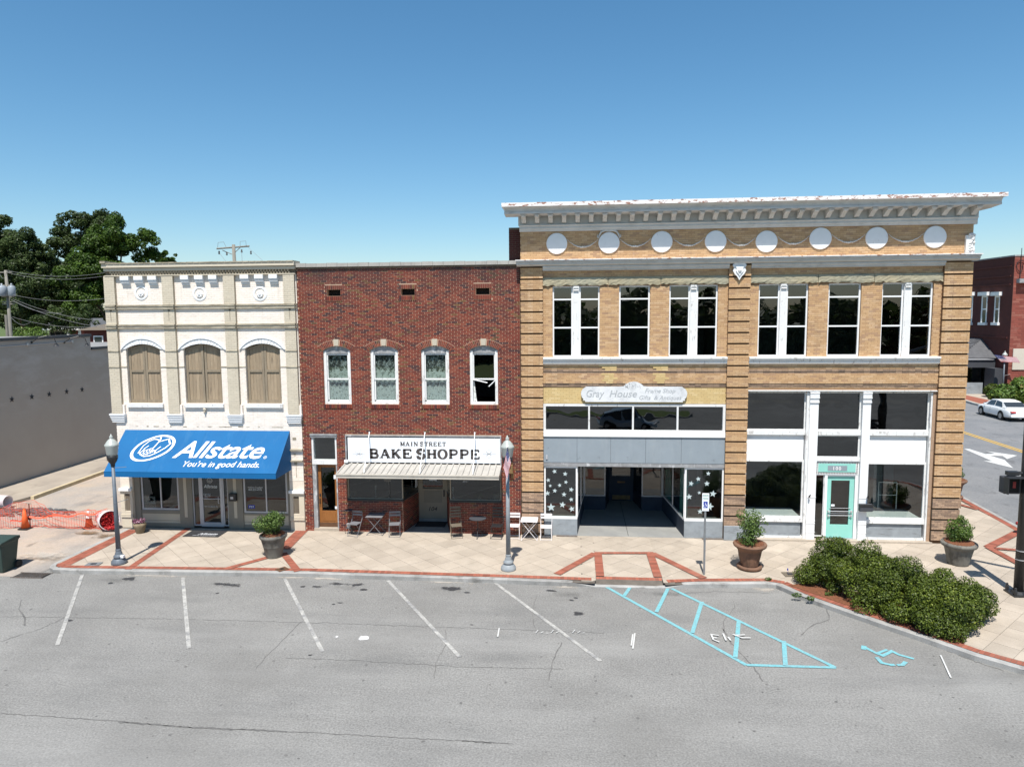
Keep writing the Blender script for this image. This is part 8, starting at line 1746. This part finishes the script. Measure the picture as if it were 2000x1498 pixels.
# utility poles and wires
def xz(px, py, Y): return (FX(px, py, Y), Y, FZ(px, py, Y))
T = thing('utility_pole', 'weathered utility pole with two grey transformers above the grey building', 'utility pole', xz(22, 655, 27)[:2] + (0,)); YU = 27
b = MB(); p0 = xz(22, 655, YU); p1 = xz(11, 528, YU); dxp = (p1[0] - p0[0]); b.tube([(p0[0], YU, 0), p1], [.14, .11], 10); b.build('pole', M['polewood'], T, smooth=True)
for px, r_ in ((4, .36), (23, .26)):
    c_ = xz(px, 569, YU - .3); b = MB(); b.lathe([(r_ * .9, -.38), (r_, -.36), (r_, .32), (r_ * .8, .40), (r_ * .2, .44), (.06, .46), (.06, .6)], c_, 16); b.build('transformer', M['transf'], T, fixn=True, smooth=True)
b = MB()
for py in (532, 557, 580, 590, 594): q = xz(12 + (py - 532) * .08, py, YU); b.box(q[0] - .5, q[0] + .5, YU - .06, YU + .06, q[2] - .04, q[2] + .04)
b.build('bracket', M['polewood'], T)
T2 = thing('utility_pole', 'slim second utility pole just left of the transformer pole', 'utility pole', xz(13, 655, 33)[:2] + (0,)); b = MB(); q = xz(13, 655, 33); b.tube([(q[0], 33, 0), xz(12, 615, 33)], .13, 8); b.build('pole', M['polewood'], T2)
Y8 = 22; T3 = thing('utility_pole', 'utility pole with a crossarm showing above the cream building roof', 'utility pole', xz(456, 510, Y8)[:2] + (0,)); q = xz(456, 478, Y8); b = MB(); b.tube([(q[0] + .1, Y8, 0), q], [.17, .11], 10); b.build('pole', M['polewood'], T3, smooth=True)
b = MB(); a1, a2 = xz(423, 486, Y8 - .2), xz(487, 481, Y8 + .2); b.tube([a1, a2], .055, 4); b.tube([xz(434, 489, Y8), xz(453, 497, Y8)], .025, 4); b.tube([xz(470, 483, Y8), xz(457, 495, Y8)], .025, 4); b.build('crossarm', M['polewood'], T3)
b = MB()
for px, py in ((428, 493), (443, 495), (472, 490), (490, 493)): b.lathe([(.03, -.14), (.07, -.08), (.04, -.02), (.06, .04), (.03, .10)], xz(px, py, Y8), 8)
b.build('insulator', M['black'], T3, fixn=True)
b = MB(); b.tube([xz(425, 484, Y8), xz(426, 474, Y8), xz(437, 473, Y8), xz(442, 484, Y8)], .014, 4); b.tube([xz(469, 481, Y8), xz(469, 472, Y8), xz(480, 471, Y8), xz(481, 481, Y8)], .014, 4); b.build('jumper_wire', M['wire'], T3)
for (pa, pb), in ((((428, 494), (442, 512)),), (((472, 490), (473, 512)),), (((484, 483), (516, 512)),)):
    b = MB(); b.tube([xz(*pa, Y8), xz(*pb, Y8 - 4)], .012, 4); b.build('drop_wire', M['wire'], T3)
wires = [((12, 532), (200, 540)), ((12, 528), (205, 533)), ((14, 573), (205, 583)), ((17, 580), (205, 627)), ((17, 582), (120, 612)), ((24, 619), (205, 637)), ((0, 536), (12, 533)), ((22, 620), (60, 629)), ((17, 583), (205, 640))]
for k, (pa, pb) in enumerate(wires):
    A = Vector(xz(*pa, YU)); Bv = Vector(xz(*pb, 20)); b = MB(); n = 12; b.tube([tuple(A.lerp(Bv, i / n) - Vector((0, 0, .35 * 4 * (i / n) * (1 - i / n)))) for i in range(n + 1)], .010, 4)
    o = b.build('overhead_wire', M['wire'], T)
# wooded edge far behind the camera and beyond the roofs (seen in reflections and between buildings)
g = random.Random(12); rowc = []
for k in range(60): a = -85 + k * 2.9; rowc.append((a + g.uniform(-1, 1), -95 + g.uniform(-6, 6), g.uniform(3, 7), 4.5, 4, g.uniform(3.5, 6)))
rowc += [(-85 + k * 3.5, -93 + g.uniform(-3, 3), 1.5, 4, 3, 3.5) for k in range(50)]
v, r = leaves(34000, rowc, .8, 300); o = leafobj('woodland', v, r, M['tleafd'], None, 'stuff'); o['label'] = 'band of trees across the road, mirrored in the upper windows'; o['category'] = 'trees'
